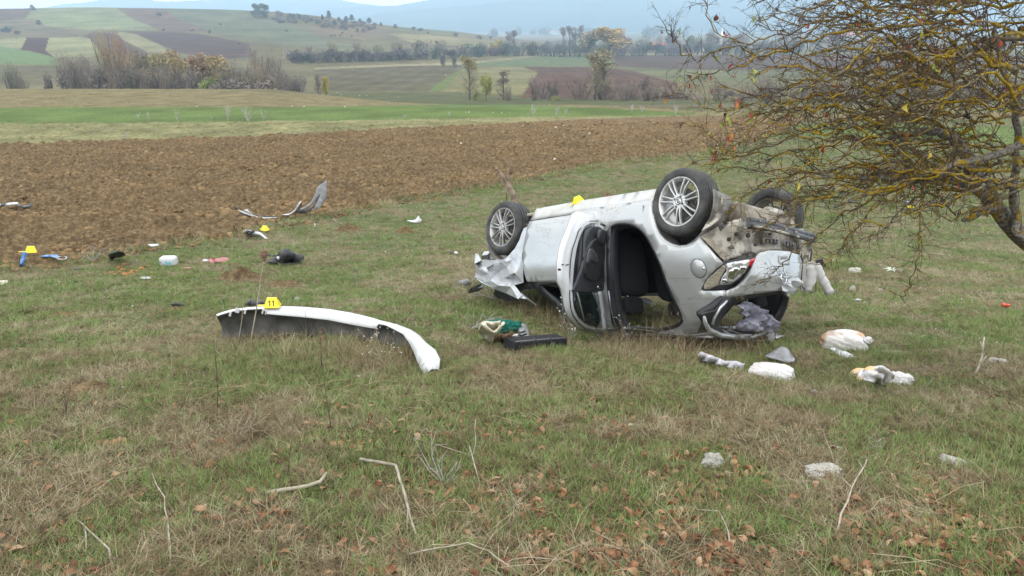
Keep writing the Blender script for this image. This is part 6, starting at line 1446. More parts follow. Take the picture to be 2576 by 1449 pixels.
def weedp():
    mb = MB()
    for k in range(9):
        a = k*2.4; L = RNG.uniform(.025, .06); w = RNG.uniform(.012, .022); z = RNG.uniform(.2, .7)
        d = Vector((math.cos(a), math.sin(a), z)).normalized(); s = Vector((-math.sin(a), math.cos(a), 0)); vs = []
        for t, ww in ((0, .25), (.35, .8), (.7, 1), (1, .1)): q = d*L*t-Vector((0, 0, L*.5*t*t)); vs += [q-s*w*ww/2, q+s*w*ww/2]
        mb.add(vs, [(0, 1, 3, 2), (2, 3, 5, 4), (4, 5, 7, 6)])
    return mb
weed_p = [mk(weedp(), 'weed_rosette', 'g_weed') for _ in range(4)]
def keep(x, y, bare=True):
    k = ~in_plough(x, y) | (NP.random_sample(len(x)) < .012)
    for (mx, my, r) in MOUNDS: k &= ((x-mx)**2+(y-my)**2 > r*r) | (NP.random_sample(len(x)) < .18)
    return k
MOUNDS = [(o.location.x, o.location.y, max(o.dimensions.x, .1)*.40) for o in C.objects if o.name.startswith('dirt_mound')]
def gmask(x, y): return .36*fbm(x*.55, y*.55, 3, 71)+.64*fbm(x*2.9, y*2.9, 3, 72)
GA = []; DA = []; LA = []; WA = []
for (n, y0, y1, s0, s1) in ((26500, 1.2, 6.2, .7, 1.25), (30000, 6.2, 14, .8, 1.35), (22000, 14, 32, 1.1, 1.9), (6000, 32, 48, 1.6, 2.6)):
    x, y = field_pts(n, y0, y1, 1.5); k = keep(x, y); x, y = x[k], y[k]; m = gmask(x, y)+NP.normal(0, .045, len(x)); s = NP.uniform(s0, s1, len(x)); z = H(x, y)
    bald = fbm(x*1.3, y*1.3, 3, 77) > .635
    kg = (m > .458) & ~bald; kd = ~kg & (NP.random_sample(len(x)) < .62)
    GA.append(np.stack([x, y, z, s], 1)[kg]); DA.append(np.stack([x, y, z, s], 1)[kd])
    kl = NP.random_sample(len(x)) < (.55 if y0 < 6 else .22); LA.append(np.stack([x, y, z+.004, s], 1)[kl])
    if y0 < 14: kw = NP.random_sample(len(x)) < np.where(y < 6.5, .26, .08); WA.append(np.stack([x, y, z, s], 1)[kw])
# straw strip and dry meadow beyond the ploughed land, ragged field borders
for (n, y0, y1, s) in ((5200, 40, 58, 2.3), (4200, 58, 108, 3.6)):
    x, y = field_pts(n, y0, y1, 1.2); z = H(x, y); px, py = project(x, y, z); k = (inpoly(px, py, STRIP) | inpoly(px, py, DRY)) & (fbm(x*.25, y*.25, 3, 9) > .47); DA.append(np.stack([x, y, z, NP.uniform(.6, 1.3, len(x))*s], 1)[k])
def edge_pts(poly, n, spread):
    P = np.array(poly, float); seg = P[1:]-P[:-1]; i = NP.randint(0, len(seg), n); w = np.hypot(seg[:, 0], seg[:, 1]); i = NP.choice(len(seg), n, p=w/w.sum()); t = NP.random_sample(n)[:, None]; q = P[i]+seg[i]*t; q[:, 1] += NP.normal(0, spread, n); return q
for q in edge_pts([(0, 668), (150, 668), (250, 648), (440, 614), (600, 590), (820, 545), (1000, 508), (1180, 480), (1345, 450), (1560, 408), (1800, 385), (1960, 335)], 1500, 3):
    g = ground(*q); (DA if RNG.random() < .6 else GA).append(np.array([[g.x, g.y, g.z, RNG.uniform(.8, 1.7)*(1+g.y/25)]]))
for q in edge_pts([(0, 367), (640, 345), (1100, 320), (1450, 302), (1700, 293), (1960, 290)], 500, 1.5):
    g = ground(*q); DA.append(np.array([[g.x, g.y, g.z, RNG.uniform(1.5, 3)]]))
def sc_(name, protos, A, tilt=.18):
    A = np.concatenate(A); return scatter(name, protos, A[:, :3], rots(len(A), tilt), A[:, 3])
sc_('green_grass', green_p, GA); sc_('dry_grass', dry_p, DA); sc_('grass_litter', lit_p, LA, .1); sc_('small_weeds', weed_p, WA)
def straws():
    mb = MB()
    for _ in range(3):
        a = RNG.random()*6.28; L = RNG.uniform(.10, .24); d = Vector((math.cos(a), math.sin(a), RNG.uniform(.02, .35))).normalized(); p = Vector((RNG.uniform(-.08, .08), RNG.uniform(-.08, .08), .01))
        mb.tube([p, p+d*L*.5+Vector((RNG.gauss(0, .012), RNG.gauss(0, .012), .01)), p+d*L-Vector((0, 0, L*.12))], [.0012, .001, .0005], 3, cap=False)
    return mb
M['g_straw'] = mat_blade('lying_straw', [(120, 98, 72), (168, 148, 116), (206, 192, 162)])
straw_p = [mk(straws(), 'straw_stems', 'g_straw') for _ in range(6)]
x, y = field_pts(3600, 1.3, 14, 1.4); k = keep(x, y); x, y = x[k], y[k]; k = fbm(x*.9, y*.9, 3, 91)+NP.normal(0, .08, len(x)) > .535; x, y = x[k], y[k]
scatter('lying_straw', straw_p, np.stack([x, y, H(x, y)+.02], 1), rots(len(x), .12), NP.uniform(.7, 1.4, len(x)))
# tall dry weeds: under the car nose, before its roof, round the detached bumper
TA = []
def zone(poly, zf, n, s0, s1):
    P2 = tr(poly, zf); xs = [p[0] for p in P2]; ys = [p[1] for p in P2]; c = 0
    while c < n:
        q = (RNG.uniform(min(xs), max(xs)), RNG.uniform(min(ys), max(ys)))
        if inpoly(np.array([q[0]]), np.array([q[1]]), P2)[0]:
            g = ground(*q); TA.append(np.array([[g.x, g.y, g.z, RNG.uniform(s0, s1)]])); c += 1
zone([(950, 1230), (1300, 1200), (1700, 1230), (2080, 1230), (2150, 1330), (1650, 1390), (1200, 1400), (950, 1330)], z1, 330, .5, 1.1)
zone([(1480, 1175), (2080, 1200), (2100, 1270), (1600, 1290), (1250, 1240)], z1, 170, .9, 1.5)
zone([(1500, 1190), (2000, 1215), (1900, 1270), (1500, 1260)], z1, 110, .6, 1.1)
zone([(250, 900), (500, 930), (820, 1000), (900, 1130), (760, 1180), (560, 1080), (300, 1000)], z1, 190, .5, 1.1)
zone([(200, 1190), (500, 1180), (900, 1190), (1300, 1210), (1600, 1390), (1100, 1330), (600, 1290), (200, 1270)], z4, 240, .4, .95)
zone([(900, 1150), (1480, 1230), (1560, 1330), (1200, 1300), (900, 1250)], z4, 190, .4, .85)
zone([(0, 830), (540, 880), (540, 960), (200, 960), (0, 930)], lambda a, b: (a, b), 170, .25, .7)
zone([(500, 1000), (640, 980), (660, 1090), (480, 1130)], lambda a, b: (a, b), 60, .15, .4)
zone([(1000, 900), (2400, 900), (2500, 1000), (1900, 1100), (1000, 1060)], lambda a, b: (a, b), 330, .25, .65)
zone([(0, 1000), (2576, 1000), (2576, 1400), (0, 1400)], lambda a, b: (a, b), 120, .12, .35)
zone([(900, 420), (1700, 400), (1900, 370), (2000, 430), (1300, 520), (1000, 540)], lambda a, b: (a, b), 140, .4, .8)
sc_('tall_dry_grass', tall_p, TA, .12)
# clods of the ploughed field
def clodmesh(seed):
    bm = bmesh.new(); bmesh.ops.create_icosphere(bm, subdivisions=2, radius=1)
    for v in bm.verts:
        c = v.co.copy(); k = .55+.9*float(fbm(np.array(c.x*1.4+seed*5), np.array(c.y*1.4+c.z*1.9), 3, seed)); v.co = Vector((c.x*k, c.y*k*.9, c.z*k*.6))
    me = bpy.data.meshes.new('clod'); bm.to_mesh(me); bm.free(); me.materials.append(M['clod']); o = bpy.data.objects.new('clod', me); C.objects.link(o); return hide(o)
cl_p = [clodmesh(s) for s in range(6)]; CA = []
for (n, y0, y1, s0, s1) in ((29000, 9, 22, .022, .10), (20000, 22, 48, .04, .14)):
    x, y = field_pts(n, y0, y1, 1.4); k = in_plough(x, y); x, y = x[k], y[k]; s = s0+(s1-s0)*NP.random_sample(len(x))**2.2; CA.append(np.stack([x, y, H(x, y)+.02+.04*NP.random_sample(len(x)), s], 1))
for q in edge_pts([(0, 668), (150, 668), (250, 648), (440, 614), (600, 590), (820, 545), (1000, 508), (1180, 480), (1345, 450), (1560, 408), (1800, 385)], 900, 5):
    g = ground(*q); CA.append(np.array([[g.x, g.y, g.z+.01, RNG.uniform(.015, .07)]]))
for (mx, my, r) in MOUNDS:
    for _ in range(40):
        a = RNG.random()*6.28; rr = r*abs(RNG.gauss(0, .8)); x, y = mx+math.cos(a)*rr, my+math.sin(a)*rr; CA.append(np.array([[x, y, gz(x, y)+.02*max(0, 1-rr/r), RNG.uniform(.01, .035)]]))
sc_('soil_clods', cl_p, CA, .5)
# pebbles and fine wreck crumbs
peb_p = [hide(bpy.data.objects.new('pebble', m)) if False else bpy.data.objects.new('pebble', m) for m in RKS]
x, y = field_pts(1500, 1.3, 40, 1.3); k = ~in_plough(x, y); scatter('pebbles', peb_p, np.stack([x, y, H(x, y)+.004], 1)[k], rots(int(k.sum()), .5), .004+.010*NP.random_sample(int(k.sum()))**2)
x, y = field_pts(900, 22, 46, 1.6); px_, py_ = project(x, y, H(x, y)); k = in_plough(x, y) & (px_ > 1150)
scatter('field_stones', peb_p, np.stack([x, y, H(x, y)+.03], 1)[k], rots(int(k.sum()), .5), .02+.07*NP.random_sample(int(k.sum()))**2)
# fallen leaves: the 300 that show largest are things, the rest one mass
LM = []
for i in range(8):
    mb = leafmesh(RNG.uniform(.035, .062), RNG.uniform(.020, .032), RNG.choice((-.15, .12, .2, .35)), RNG.uniform(-.9, .9)); o = mb.build('leaf_source', 'fleaf', smooth=True); LM.append(o.data); bpy.data.objects.remove(o)
LP = []
while len(LP) < 1700:
    px, py = RNG.uniform(-60, 2640), 1000+460*RNG.random()**.75; den = .25+.9*max(0, (px-500)/2076)*min(1, (py-950)/250)
    cl_ = float(fbm(np.array(px*.006), np.array(py*.013), 2, 55))
    if RNG.random() < den*max(.12, (cl_-.40)*3.2): LP.append((px, py))
LP.sort(key=lambda q: -q[1]); rest = []
for i, (px, py) in enumerate(LP):
    g = ground(px, py)
    if i % 3 == 0 and (i//3) < 300:
        o = bpy.data.objects.new('fallen_leaf', RNG.choice(LM)); C.objects.link(o); o.location = g+Vector((0, 0, .018)); o.rotation_euler = (RNG.gauss(0, .45), RNG.gauss(0, .45), RNG.random()*6.28); s = RNG.uniform(.5, 1.1); o.scale = (s, s*RNG.uniform(.7, 1.1), s)
        tag(o, 'curled dry brown leaf fallen in the foreground grass', 'leaf', 'fallen leaves in the foreground')
    else: rest.append((g.x, g.y, g.z+.015))
lsrc = [bpy.data.objects.new('leaf_source', m) for m in LM]
scatter('leaf_litter', lsrc, np.array(rest), rots(len(rest), .45), NP.uniform(.6, 1.2, len(rest)))
# ---------------------------------------------------------------- single stems, sticks, thistles
def stem_thing(name, label, cat, base, pts, zf, r0, r1, mat, heads=(), group=None, branches=(), headmat='seedhead', hr=.014, lean=0):
    g = ground(*zf(*base)); o = thing(name, label, cat, tuple(g), 0, group); L = [g-g]+[at_depth(*zf(*p), g.y-lean*(i+1))-g for i, p in enumerate(pts)]
    n = len(L); MB().tube(L, [r0+(r1-r0)*i/(n-1) for i in range(n)], 5).build('stalk', mat, o, True)
    for b in branches: B = [at_depth(*zf(*p), g.y)-g for p in b]; MB().tube(B, [r1*1.1]+[r1*.6]*(len(B)-1), 4).build('side_stalk', mat, o, True)
    for h in heads:
        c = at_depth(*zf(*h[:2]), g.y-(lean*n if lean else 0))-g; rr = hr*(h[2] if len(h) > 2 else 1); m = MB().rev([(.001, -rr*1.3), (rr*.8, -rr*.8), (rr, 0), (rr*.8, rr*.9), (.001, rr*1.4)], 8, 'z', c=c)
        if headmat == 'seedhead':
            for _ in range(26):
                d = Vector((RNG.gauss(0, 1), RNG.gauss(0, 1), RNG.gauss(0, 1))).normalized(); m.tube([c+d*rr*.8, c+d*rr*1.5], [.0008, .0003], 3, cap=False)
        m.build('seed_head', headmat, o)
    return o
stem_thing('dried_teasel', 'tall dry teasel with brown spiny head rising in front of the numbered marker', 'teasel', (425, 1180), [(440, 1080), (462, 960), (482, 840), (500, 700), (514, 610), (517, 585)], z4, .007, .003, 'stem', [(517, 558, 1.5), (520, 592, .9)], hr=.022)
stem_thing('dry_stalk', 'pale dry stalk crossing the left end of the detached bumper', 'stalk', (330, 1200), [(350, 1120), (370, 1000), (380, 880), (388, 760), (389, 735)], z4, .0045, .002, 'stick', [(389, 742, .5)], hr=.015)
stem_thing('dry_stalk', 'thin pale stalk leaning on the middle of the detached bumper', 'stalk', (1028, 1240), [(1030, 1160), (1042, 1066)], z4, .005, .002, 'stick')
stem_thing('dry_stalk', 'dark knotted stalk with brown seeds before the middle of the bumper', 'stalk', (905, 1330), [(900, 1200), (898, 1130), (903, 1055)], z4, .004, .002, 'stem_dark', [(900, 1085, .7), (898, 1120, .8), (895, 1150, 1), (902, 1060, .5)], hr=.013)
stem_thing('dry_stalk', 'thin bent stalk rising from the right part of the hollow bumper', 'stalk', (1180, 1160), [(1280, 1080), (1290, 1040)], z4, .003, .001, 'stem')
stem_thing('dry_stalk', 'short brown plume stalk before the left part of the bumper', 'stalk', (690, 1230), [(705, 1140), (725, 1085)], z4, .005, .003, 'stem')
stem_thing('dry_stalk', 'long dark stem standing in the grass right below the left bumper end', 'stalk', (205, 1440), [(200, 1330), (190, 1220), (182, 1150)], z4, .0035, .0015, 'stem_dark')
for (b, p, l) in (((1070, 262), [(1085, 120), (1082, 0)], 'thick pale dry stalk standing left of the detached bumper'), ((1372, 430), [(1375, 200), (1358, 60), (1350, -60)], 'dark thin stalk in the grass beneath the bumper left part'),
                  ((1085, 300), [(1130, 420), (1180, 560), (1240, 690)], 'long straw leaning down to the right in the left foreground'), ((2100, 560), [(2060, 300), (2030, 60), (2020, -80)], 'dark thin stalk at the middle of the foreground'),
                  ((905, 685), [(895, 600), (872, 508)], 'short pale stub stalk by the bare earth patch'), ((855, 712), [(800, 650), (735, 580)], 'leaning brown stub by the bare earth patch'), ((1815, 850), [(1830, 680), (1855, 500)], 'dark grass stem above the curved foreground stick')):
    stem_thing('dry_stalk', l, 'stalk', b, p, zl, .0030, .0012, 'stick' if 'pale' in l or 'straw' in l else 'stem_dark', lean=.01)
stem_thing('dry_thistle', 'dry thistle with three spiny heads in front of the silver front door', 'thistle', (695, 1230), [(705, 1120), (712, 1000), (718, 870), (718, 760)], z2, .0035, .002, 'stem_dark', [(720, 742, 1), (748, 757, .8), (708, 798, .8)], branches=[[(716, 880), (735, 810), (748, 762)], [(715, 850), (708, 800)]], hr=.017)
stem_thing('dry_thistle', 'dry thistle with two brown heads before the crumpled fender', 'thistle', (240, 1230), [(270, 1080), (300, 980), (333, 910)], z2, .003, .002, 'stem_dark', [(332, 900, 1), (356, 916, .7)], branches=[[(312, 955), (340, 930), (356, 918)]], hr=.015)
stem_thing('dry_thistle', 'single fluffy brown seed head before the window of the open door', 'thistle', (1385, 1500), [(1400, 1400), (1415, 1240)], z2, .003, .0015, 'stem', [(1412, 1225, 1.2)], hr=.018)
def bushy(name, label, base, tips, zf, mat, head, n_mid=3, hr=.008, r=.003, cat='weed', group=None):
    g = ground(*zf(*base)); o = thing(name, label, cat, tuple(g), 0, group); m = MB(); hd = MB()
    for tpt in tips:
        P = at_depth(*zf(*tpt), g.y+RNG.uniform(-.08, .08))-g; A = Vector((RNG.uniform(-.02, .02), RNG.uniform(-.02, .02), 0)); B = A.lerp(P, .5)+Vector((RNG.uniform(-.03, .03), RNG.uniform(-.03, .03), RNG.uniform(-.02, .03)))
        m.tube([A, B, P], [r, r*.7, r*.35], 4)
        for _ in range(3):
            q = B.lerp(P, RNG.random()); e = q+Vector((RNG.uniform(-.06, .06), RNG.uniform(-.05, .05), RNG.uniform(.0, .07))); m.tube([q, e], [r*.4, r*.25], 3)
            if head: hd.rev([(.0005, -hr*.6), (hr*.7, -hr*.3), (hr*.8, .1*hr), (.0005, hr*.6)], 6, 'z', c=e)
        if head: hd.rev([(.0005, -hr), (hr, -hr*.4), (hr, .3*hr), (.0005, hr)], 7, 'z', c=P)
    m.build('stems', mat, o)
    if head: h_ = hd.build('seed_heads', head, o)
    return o
bushy('white_headed_weed', 'branching dry weed with tiny white heads before the open door', (2040, 610), [(1890, 230), (1935, 225), (1860, 275), (1790, 380), (1815, 405), (2130, 177), (1980, 300), (2215, 500), (2250, 372)], zb, 'wire', 'whitehead', cat='weed')
bushy('white_headed_weed', 'branching dry weed with tiny white heads left of the open door', (1560, 700), [(1587, 523), (1627, 507), (1400, 260), (1420, 60), (1700, 480), (1480, 300)], zb, 'wire', 'whitehead')
bushy('white_headed_weed', 'branching dry weed with white heads before the rear door opening', (2420, 720), [(2425, 445), (2350, 505), (2270, 320), (2500, 520), (2390, 600), (1885, 640)], zb, 'wire', 'whitehead')
bushy('white_headed_weed', 'tall pale weed with white heads before the rear pillar of the car', (1640, 1210), [(1545, 930), (1520, 1000), (1600, 980), (1635, 940), (1610, 915), (1580, 1010), (1660, 1020), (1500, 1040)], z1, 'wire', 'whitehead')
bushy('white_headed_weed', 'weed with white flower heads inside the right end of the bumper', (1310, 1280), [(1190, 1110), (1240, 1120), (1270, 1100), (1390, 1185), (1440, 1220), (1360, 1215), (1230, 1215), (1290, 1230), (1180, 1230)], z4, 'stem', 'whitehead', hr=.005)
bushy('silvery_thistle', 'silvery curled dry thistle lying left of the canvas bag', (120, 520), [(-100, 420), (20, 360), (70, 350), (150, 320), (270, 330), (400, 330), (560, 330), (180, 440), (370, 400), (480, 360), (600, 380)], zb, 'wire', None, r=.005, cat='thistle')
bushy('silvery_thistle', 'silvery dry thistle stems before the crushed car nose', (470, 1240), [(150, 1190), (140, 1260), (260, 1130), (410, 1180), (430, 1230), (600, 1180), (530, 1380), (330, 1330), (150, 1310), (20, 1100), (60, 900)], z2, 'wire', None, r=.005, cat='thistle')
bushy('dry_weed', 'fine pale dry weed standing in the meadow left of the car nose', (1810, 780), [(1800, 640), (1780, 600), (1840, 650), (1760, 720), (1860, 700)], z4, 'wire', None, r=.002)
bushy('dry_weed', 'fine pale weed in the meadow above the detached bumper', (1130, 780), [(1135, 640), (1120, 700), (1150, 720)], z4, 'wire', None, r=.003)
bushy('dry_weed', 'small whitish weed right of the fine pale weed in the meadow', (1290, 790), [(1290, 730), (1270, 760), (1310, 760)], z4, 'wire', None, r=.003)
bushy('dry_weed', 'tangle of pale dry twigs by the black fragment at the ploughed edge', (720, 700), [(600, 650), (640, 620), (680, 580), (740, 575), (800, 590), (820, 620), (660, 690), (760, 660)], z5, 'wire', None, r=.006)
bushy('dry_weed', 'pale bent twig standing behind the yellow marker at the left', (205, 600), [(182, 510), (178, 540), (212, 580)], z5, 'wire', None, r=.006)
bushy('dry_weed', 'brown dry weed clump in the left foreground', (420, 440), [(350, 300), (400, 270), (440, 260), (380, 330), (500, 340), (470, 300), (330, 380)], zl, 'stem_dark', 'seedhead', hr=.008)
bushy('dry_weed', 'tangled brown weed clump in the foreground below the bumper', (1480, 580), [(1250, 530), (1380, 480), (1500, 450), (1560, 400), (1650, 330), (1700, 430), (1400, 560), (1300, 600), (1600, 500)], zl, 'stem', 'seedhead', hr=.01)
bushy('dry_weed', 'grey brushy weed in the middle foreground', (650, 880), [(460, 580), (500, 700), (570, 530), (600, 620), (640, 690), (660, 800), (760, 740), (540, 760)], zm, 'wire', None, r=.0025)
bushy('dry_weed', 'small grey dry weed at the lower middle of the foreground', (1080, 1130), [(1050, 1000), (1100, 940), (1130, 960), (1160, 1040), (1010, 960), (1060, 900)], zm, 'stem', None, r=.002)
bushy('dry_weed', 'grey cobwebby weed above the rocks in the right foreground', (1240, 680), [(1180, 570), (1230, 590), (1290, 600), (1320, 650), (1200, 620), (1150, 650)], zr, 'wire', None, r=.0015)
bushy('dry_weed', 'bare forked weed standing in the right meadow', (540, 500), [(510, 380), (500, 420), (570, 440), (630, 400), (530, 400)], zq, 'stem', None, r=.004)
def ground_stick(label, pts, zf, r0, r1, mat, name='dry_stick', cat='stick', forks=()):
    g = ground(*zf(*pts[0][:2])); o = thing(name, label, cat, tuple(g)); L = [gh(*zf(p[0], p[1]), p[2] if len(p) > 2 else .02)-g for p in pts]; n = len(L)
    L2 = []; 
    for i in range(n-1): L2 += [L[i], L[i].lerp(L[i+1], .5)+Vector((RNG.uniform(-1, 1), 0, RNG.uniform(-1, 1)))*(L[i]-L[i+1]).length*.03]
    L2.append(L[-1]); MB().tube(L2, [r0+(r1-r0)*i/(len(L2)-1) for i in range(len(L2))], 6).build('main_stem', mat, o, True)
    for f in forks: MB().tube([gh(*zf(p[0], p[1]), p[2] if len(p) > 2 else .02)-g for p in f], [r1, r1*.6]+[r1*.5]*(len(f)-2), 5).build('fork', mat, o, True)
    return o
ground_stick('long pale forked stick bent like an elbow in the middle foreground', [(120, 710, .06), (230, 728, .08), (345, 750, .09), (372, 850, .08), (400, 930, .06), (425, 1030, .05), (450, 1120, .03), (482, 1218, .01)], zm, .0085, .004, 'stick', forks=[[(420, 1030, .05), (415, 1120, .03), (420, 1205, .01)], [(120, 708, .06), (130, 716, .07)]])
ground_stick('thick curved weathered stick in the foreground below the bumper', [(1700, 925, .02), (1760, 912, .03), (1850, 898, .03), (1950, 880, .04), (2020, 855, .04), (2062, 800, .05)], zl, .011, .008, 'stick')
ground_stick('long thin grass stalk along the lower left foreground', [(960, 800, .05), (1040, 950, .05), (1062, 1100, .03), (1075, 1250, .03), (1065, 1450, .0)], zl, .003, .0035, 'stick')
ground_stick('forked pale stalk at the lower left picture corner', [(480, 1090, .02), (560, 1160, .04), (690, 1280, .03), (735, 1460, .0)], zl, .003, .005, 'stick', forks=[[(540, 1150, .03), (545, 1250, .03), (540, 1320, .02)]])
ground_stick('long arched pale stalk at the bottom of the picture', [(430, 1312, .03), (600, 1275, .05), (800, 1240, .05), (930, 1290, .05), (1050, 1380, .04), (1170, 1460, .01)], zm, .003, .0035, 'stick')
ground_stick('yellowish arched stalk at the bottom right of the arched pale one', [(1000, 1400, .01), (1080, 1345, .04), (1200, 1330, .05), (1400, 1345, .04), (1560, 1400, .02)], zm, .0028, .002, 'stem')
ground_stick('thin straw standing slanted before the elbow-shaped stick', [(810, 630, .10), (840, 740, .06), (888, 905, .0)], zm, .0035, .003, 'stick')
ground_stick('thin crooked straw in the middle foreground', [(848, 460, .14), (850, 600, .08), (830, 690, .03), (700, 650, .03), (560, 610, .02), (455, 575, .02)], zm, .002, .003, 'stick')
ground_stick('grey bare twig standing in the right foreground', [(975, 1185, .0), (1000, 1060, .05), (1070, 890, .10), (1140, 770, .14), (1165, 710, .16)], zr, .005, .0025, 'stem', forks=[[(1070, 890, .1), (1010, 830, .10)], [(1140, 770, .14), (1110, 720, .15)]])
ground_stick('thin reddish stem standing in the grass above the long flat rock', [(885, 520, .22), (930, 640, .10), (965, 762, .0)], zr, .0018, .0028, 'stem')
ground_stick('pale stalk curving in the lower right foreground', [(230, 1040, .05), (275, 1130, .04), (296, 1220, .03), (288, 1350, .0)], zr, .0028, .0036, 'stick', forks=[[(230, 1040, .05), (100, 1030, .03), (0, 1000, .02)]])
ground_stick('white forked stick standing beside the long beige stone at the right', [(1845, 185, .0), (1872, 130, .06), (1892, 70, .12), (1900, 0, .2), (1908, -60, .26)], zr, .010, .006, 'stick', forks=[[(1880, 110, .08), (1920, 60, .1)], [(1900, 10, .18), (1880, -30, .2)]])
ground_stick('thin leaning pale twig in the right meadow left of the forked stick', [(1510, 300, .0), (1550, 240, .08), (1590, 195, .14)], zr, .004, .002, 'stick')
ground_stick('fine dead twig lying in the meadow behind the car nose', [(1640, 235, .02), (1700, 240, .04), (1760, 230, .05), (1896, 252, .03)], z4, .004, .003, 'wire')
ground_stick('thin dry stem lying beside the reddish molehill', [(990, 330, .05), (1010, 345, .06), (1045, 355, .02)], z4, .010, .006, 'stick')
ground_stick('tan bare strip of stalk lying in the right meadow', [(790, 512, .02), (850, 520, .03), (930, 528, .02)], zq, .012, .008, 'stem')
# broken branch stuck in the ground behind the front wheel
gbb = at_depth(*z1(440, 330), 10.6); gbb.z = gz(gbb.x, 10.6); o = thing('broken_branch', 'broken forked branch stuck upright in the ground behind the front wheel', 'branch', tuple(gbb))
Pb = lambda x, y: at_depth(*z1(x, y), 10.6)-gbb
MB().tube([Vector(), Pb(430, 270), Pb(405, 220), Pb(378, 180), Pb(355, 140), Pb(335, 110), Pb(305, 78)], [.045, .042, .038, .034, .026, .016, .006], 8).build('main_limb', 'bark_dead', o, True)
MB().tube([Pb(382, 185), Pb(392, 130), Pb(403, 70), Pb(410, 14)], [.022, .014, .010, .003], 6).build('fork', 'bark_dead', o, True)
MB().tube([Pb(355, 140), Pb(342, 98)], [.014, .005], 5).build('fork', 'bark_dead', o, True)
MB().tube([Pb(384, 200), Pb(380, 250), Pb(384, 300)], [.014, .010, .006], 5).build('fork', 'bark_dead', o, True)
# dead thistles along the green field
for (x, yb, yt, l) in [(350, 303, 280, 'first pale dead stalk from the left on the green strip'), (375, 303, 278, 'second pale dead stalk from the left on the green strip'), (448, 306, 268, 'tall pale dead stalk left of the middle of the green strip'), (574, 304, 262, 'slim pale stalk between the low dead clump and the big thistle'),
                        (535, 302, 290, 'low pale dead clump on the green strip'), (625, 306, 266, 'largest bushy pale dead thistle on the green strip'), (663, 304, 268, 'pale dead thistle just right of the largest one'), (320, 356, 330, 'pale dead weed at the far edge of the ploughed field'),
                        (1340, 293, 262, 'pale dead weed clump on the right end of the green strip'), (1400, 291, 268, 'low grey clump of dead weeds right of the pale clump'), (1425, 291, 272, 'second grey clump of dead weeds near the field edge'), (1020, 298, 288, 'fallen grey twig heap on the green strip'),
                        (1130, 293, 280, 'faint pale weed on the green strip below the poplar'), (1590, 283, 262, 'forked pale dead shrub below the bare willows'), (1615, 283, 266, 'second forked pale shrub below the bare willows'), (1700, 290, 262, 'pale dead shrub at the far corner of the ploughed field')]:
    g = ground(x, yb); r = thing('dead_thistle', l, 'thistle', tuple(g), RNG.random()*6, 'pale dead thistles along the green strip'); h = (yb-yt)*g.y/F; m = MB(); wide = 'clump' in l or 'bushy' in l or 'heap' in l or 'shrub' in l
    for i in range(9 if wide else 3):
        e = Vector((RNG.gauss(0, .32 if wide else .07)*h, RNG.gauss(0, .3)*h*.5, h*RNG.uniform(.6, 1))); m.tube([Vector(), e*.4+Vector((RNG.gauss(0, .1)*h, 0, .08*h)), e*.7+Vector((RNG.gauss(0, .06)*h, 0, .10*h)), e], [.014, .011, .008, .004], 4)
        for _ in range(6 if wide else 10): t = RNG.uniform(.3, 1); q = e*t; m.tube([q, q+Vector((RNG.uniform(-.16, .16)*h, RNG.uniform(-.1, .1)*h, RNG.uniform(.02, .16)*h))], [.006, .003], 3)
    m.build('stems', 'wire', r)

# ================================================================== THE LICHENED TREE ON THE RIGHT
def mat_lichen(name, lo, hi, barkc, barkc2):
    t = NT(name); p = t.pos(); n = t.noise(9, 4, p); f = t.noise(70, 4, p); g = t.noise(30, 3, p)
    bark = t.ramp(f, [(.3, barkc), (.7, barkc2)]); lich = t.ramp(f, [(.3, lin((106, 84, 14), .62)), (.55, lin((162, 132, 30), .70)), (.75, lin((184, 164, 82), .68))])
    k = t.ramp(t.mix(.5, n, g), [(lo, (0, 0, 0)), (hi, (1, 1, 1))]); t.set(t.mix(k, bark, lich), .92, 0); t.b.inputs['Specular IOR Level'].default_value = .15; t.bump(f, .8, .006); return t.m
M['limb'] = mat_lichen('lichened_limb', .50, .58, lin((64, 58, 50), .55), lin((150, 144, 134), .6))
M['branch'] = mat_lichen('lichened_branch', .44, .54, lin((70, 60, 48), .55), lin((158, 150, 136), .6))
M['twig'] = mat_lichen('thin_twig', .53, .62, lin((56, 44, 36), .6), lin((122, 106, 90), .6))
t_ = NT('tree_leaf'); oi_ = t_.new('ShaderNodeObjectInfo'); n_ = t_.noise(40, 3); t_.set(t_.mix(1.0, oi_.outputs['Color'], t_.ramp(n_, [(.35, (.75,)*3), (.65, (1.2,)*3)]), 'MULTIPLY'), .55, 0); M['tleaf'] = t_.m
tb = at_depth(2860, 1000, 4.6); tb.z = gz(tb.x, 4.6)
tree = thing('lichened_tree', 'bare tree with mustard-yellow lichen on a dense tangle of branches reaching in from the right', 'tree', tuple(tb))
TR = random.Random(21)
def V3(px, py, Y): return at_depth(px, py, Y)-tb
def spl(P, k=4):
    out = []; m = len(P)
    for i in range(m-1):
        p0 = P[max(i-1, 0)]; p1 = P[i]; p2 = P[i+1]; p3 = P[min(i+2, m-1)]
        for j in range(k):
            t = j/k; out.append(.5*((2*p1)+(p2-p0)*t+(2*p0-5*p1+4*p2-p3)*t*t+(3*p1-p0-3*p2+p3)*t**3))
    out.append(P[-1]); return out
def limb(name, pts, r, mat='limb', n=9):
    P = spl([V3(*p) for p in pts], 4); P = [q+Vector((TR.gauss(0, .006), TR.gauss(0, .006), TR.gauss(0, .006))) for q in P]; m = len(P); R = np.interp(np.linspace(0, 1, m), np.linspace(0, 1, len(r)), r)
    R = [a*(1+TR.gauss(0, .07)) for a in R]; MB().tube(P, R, n).build(name, mat, tree, True); return P
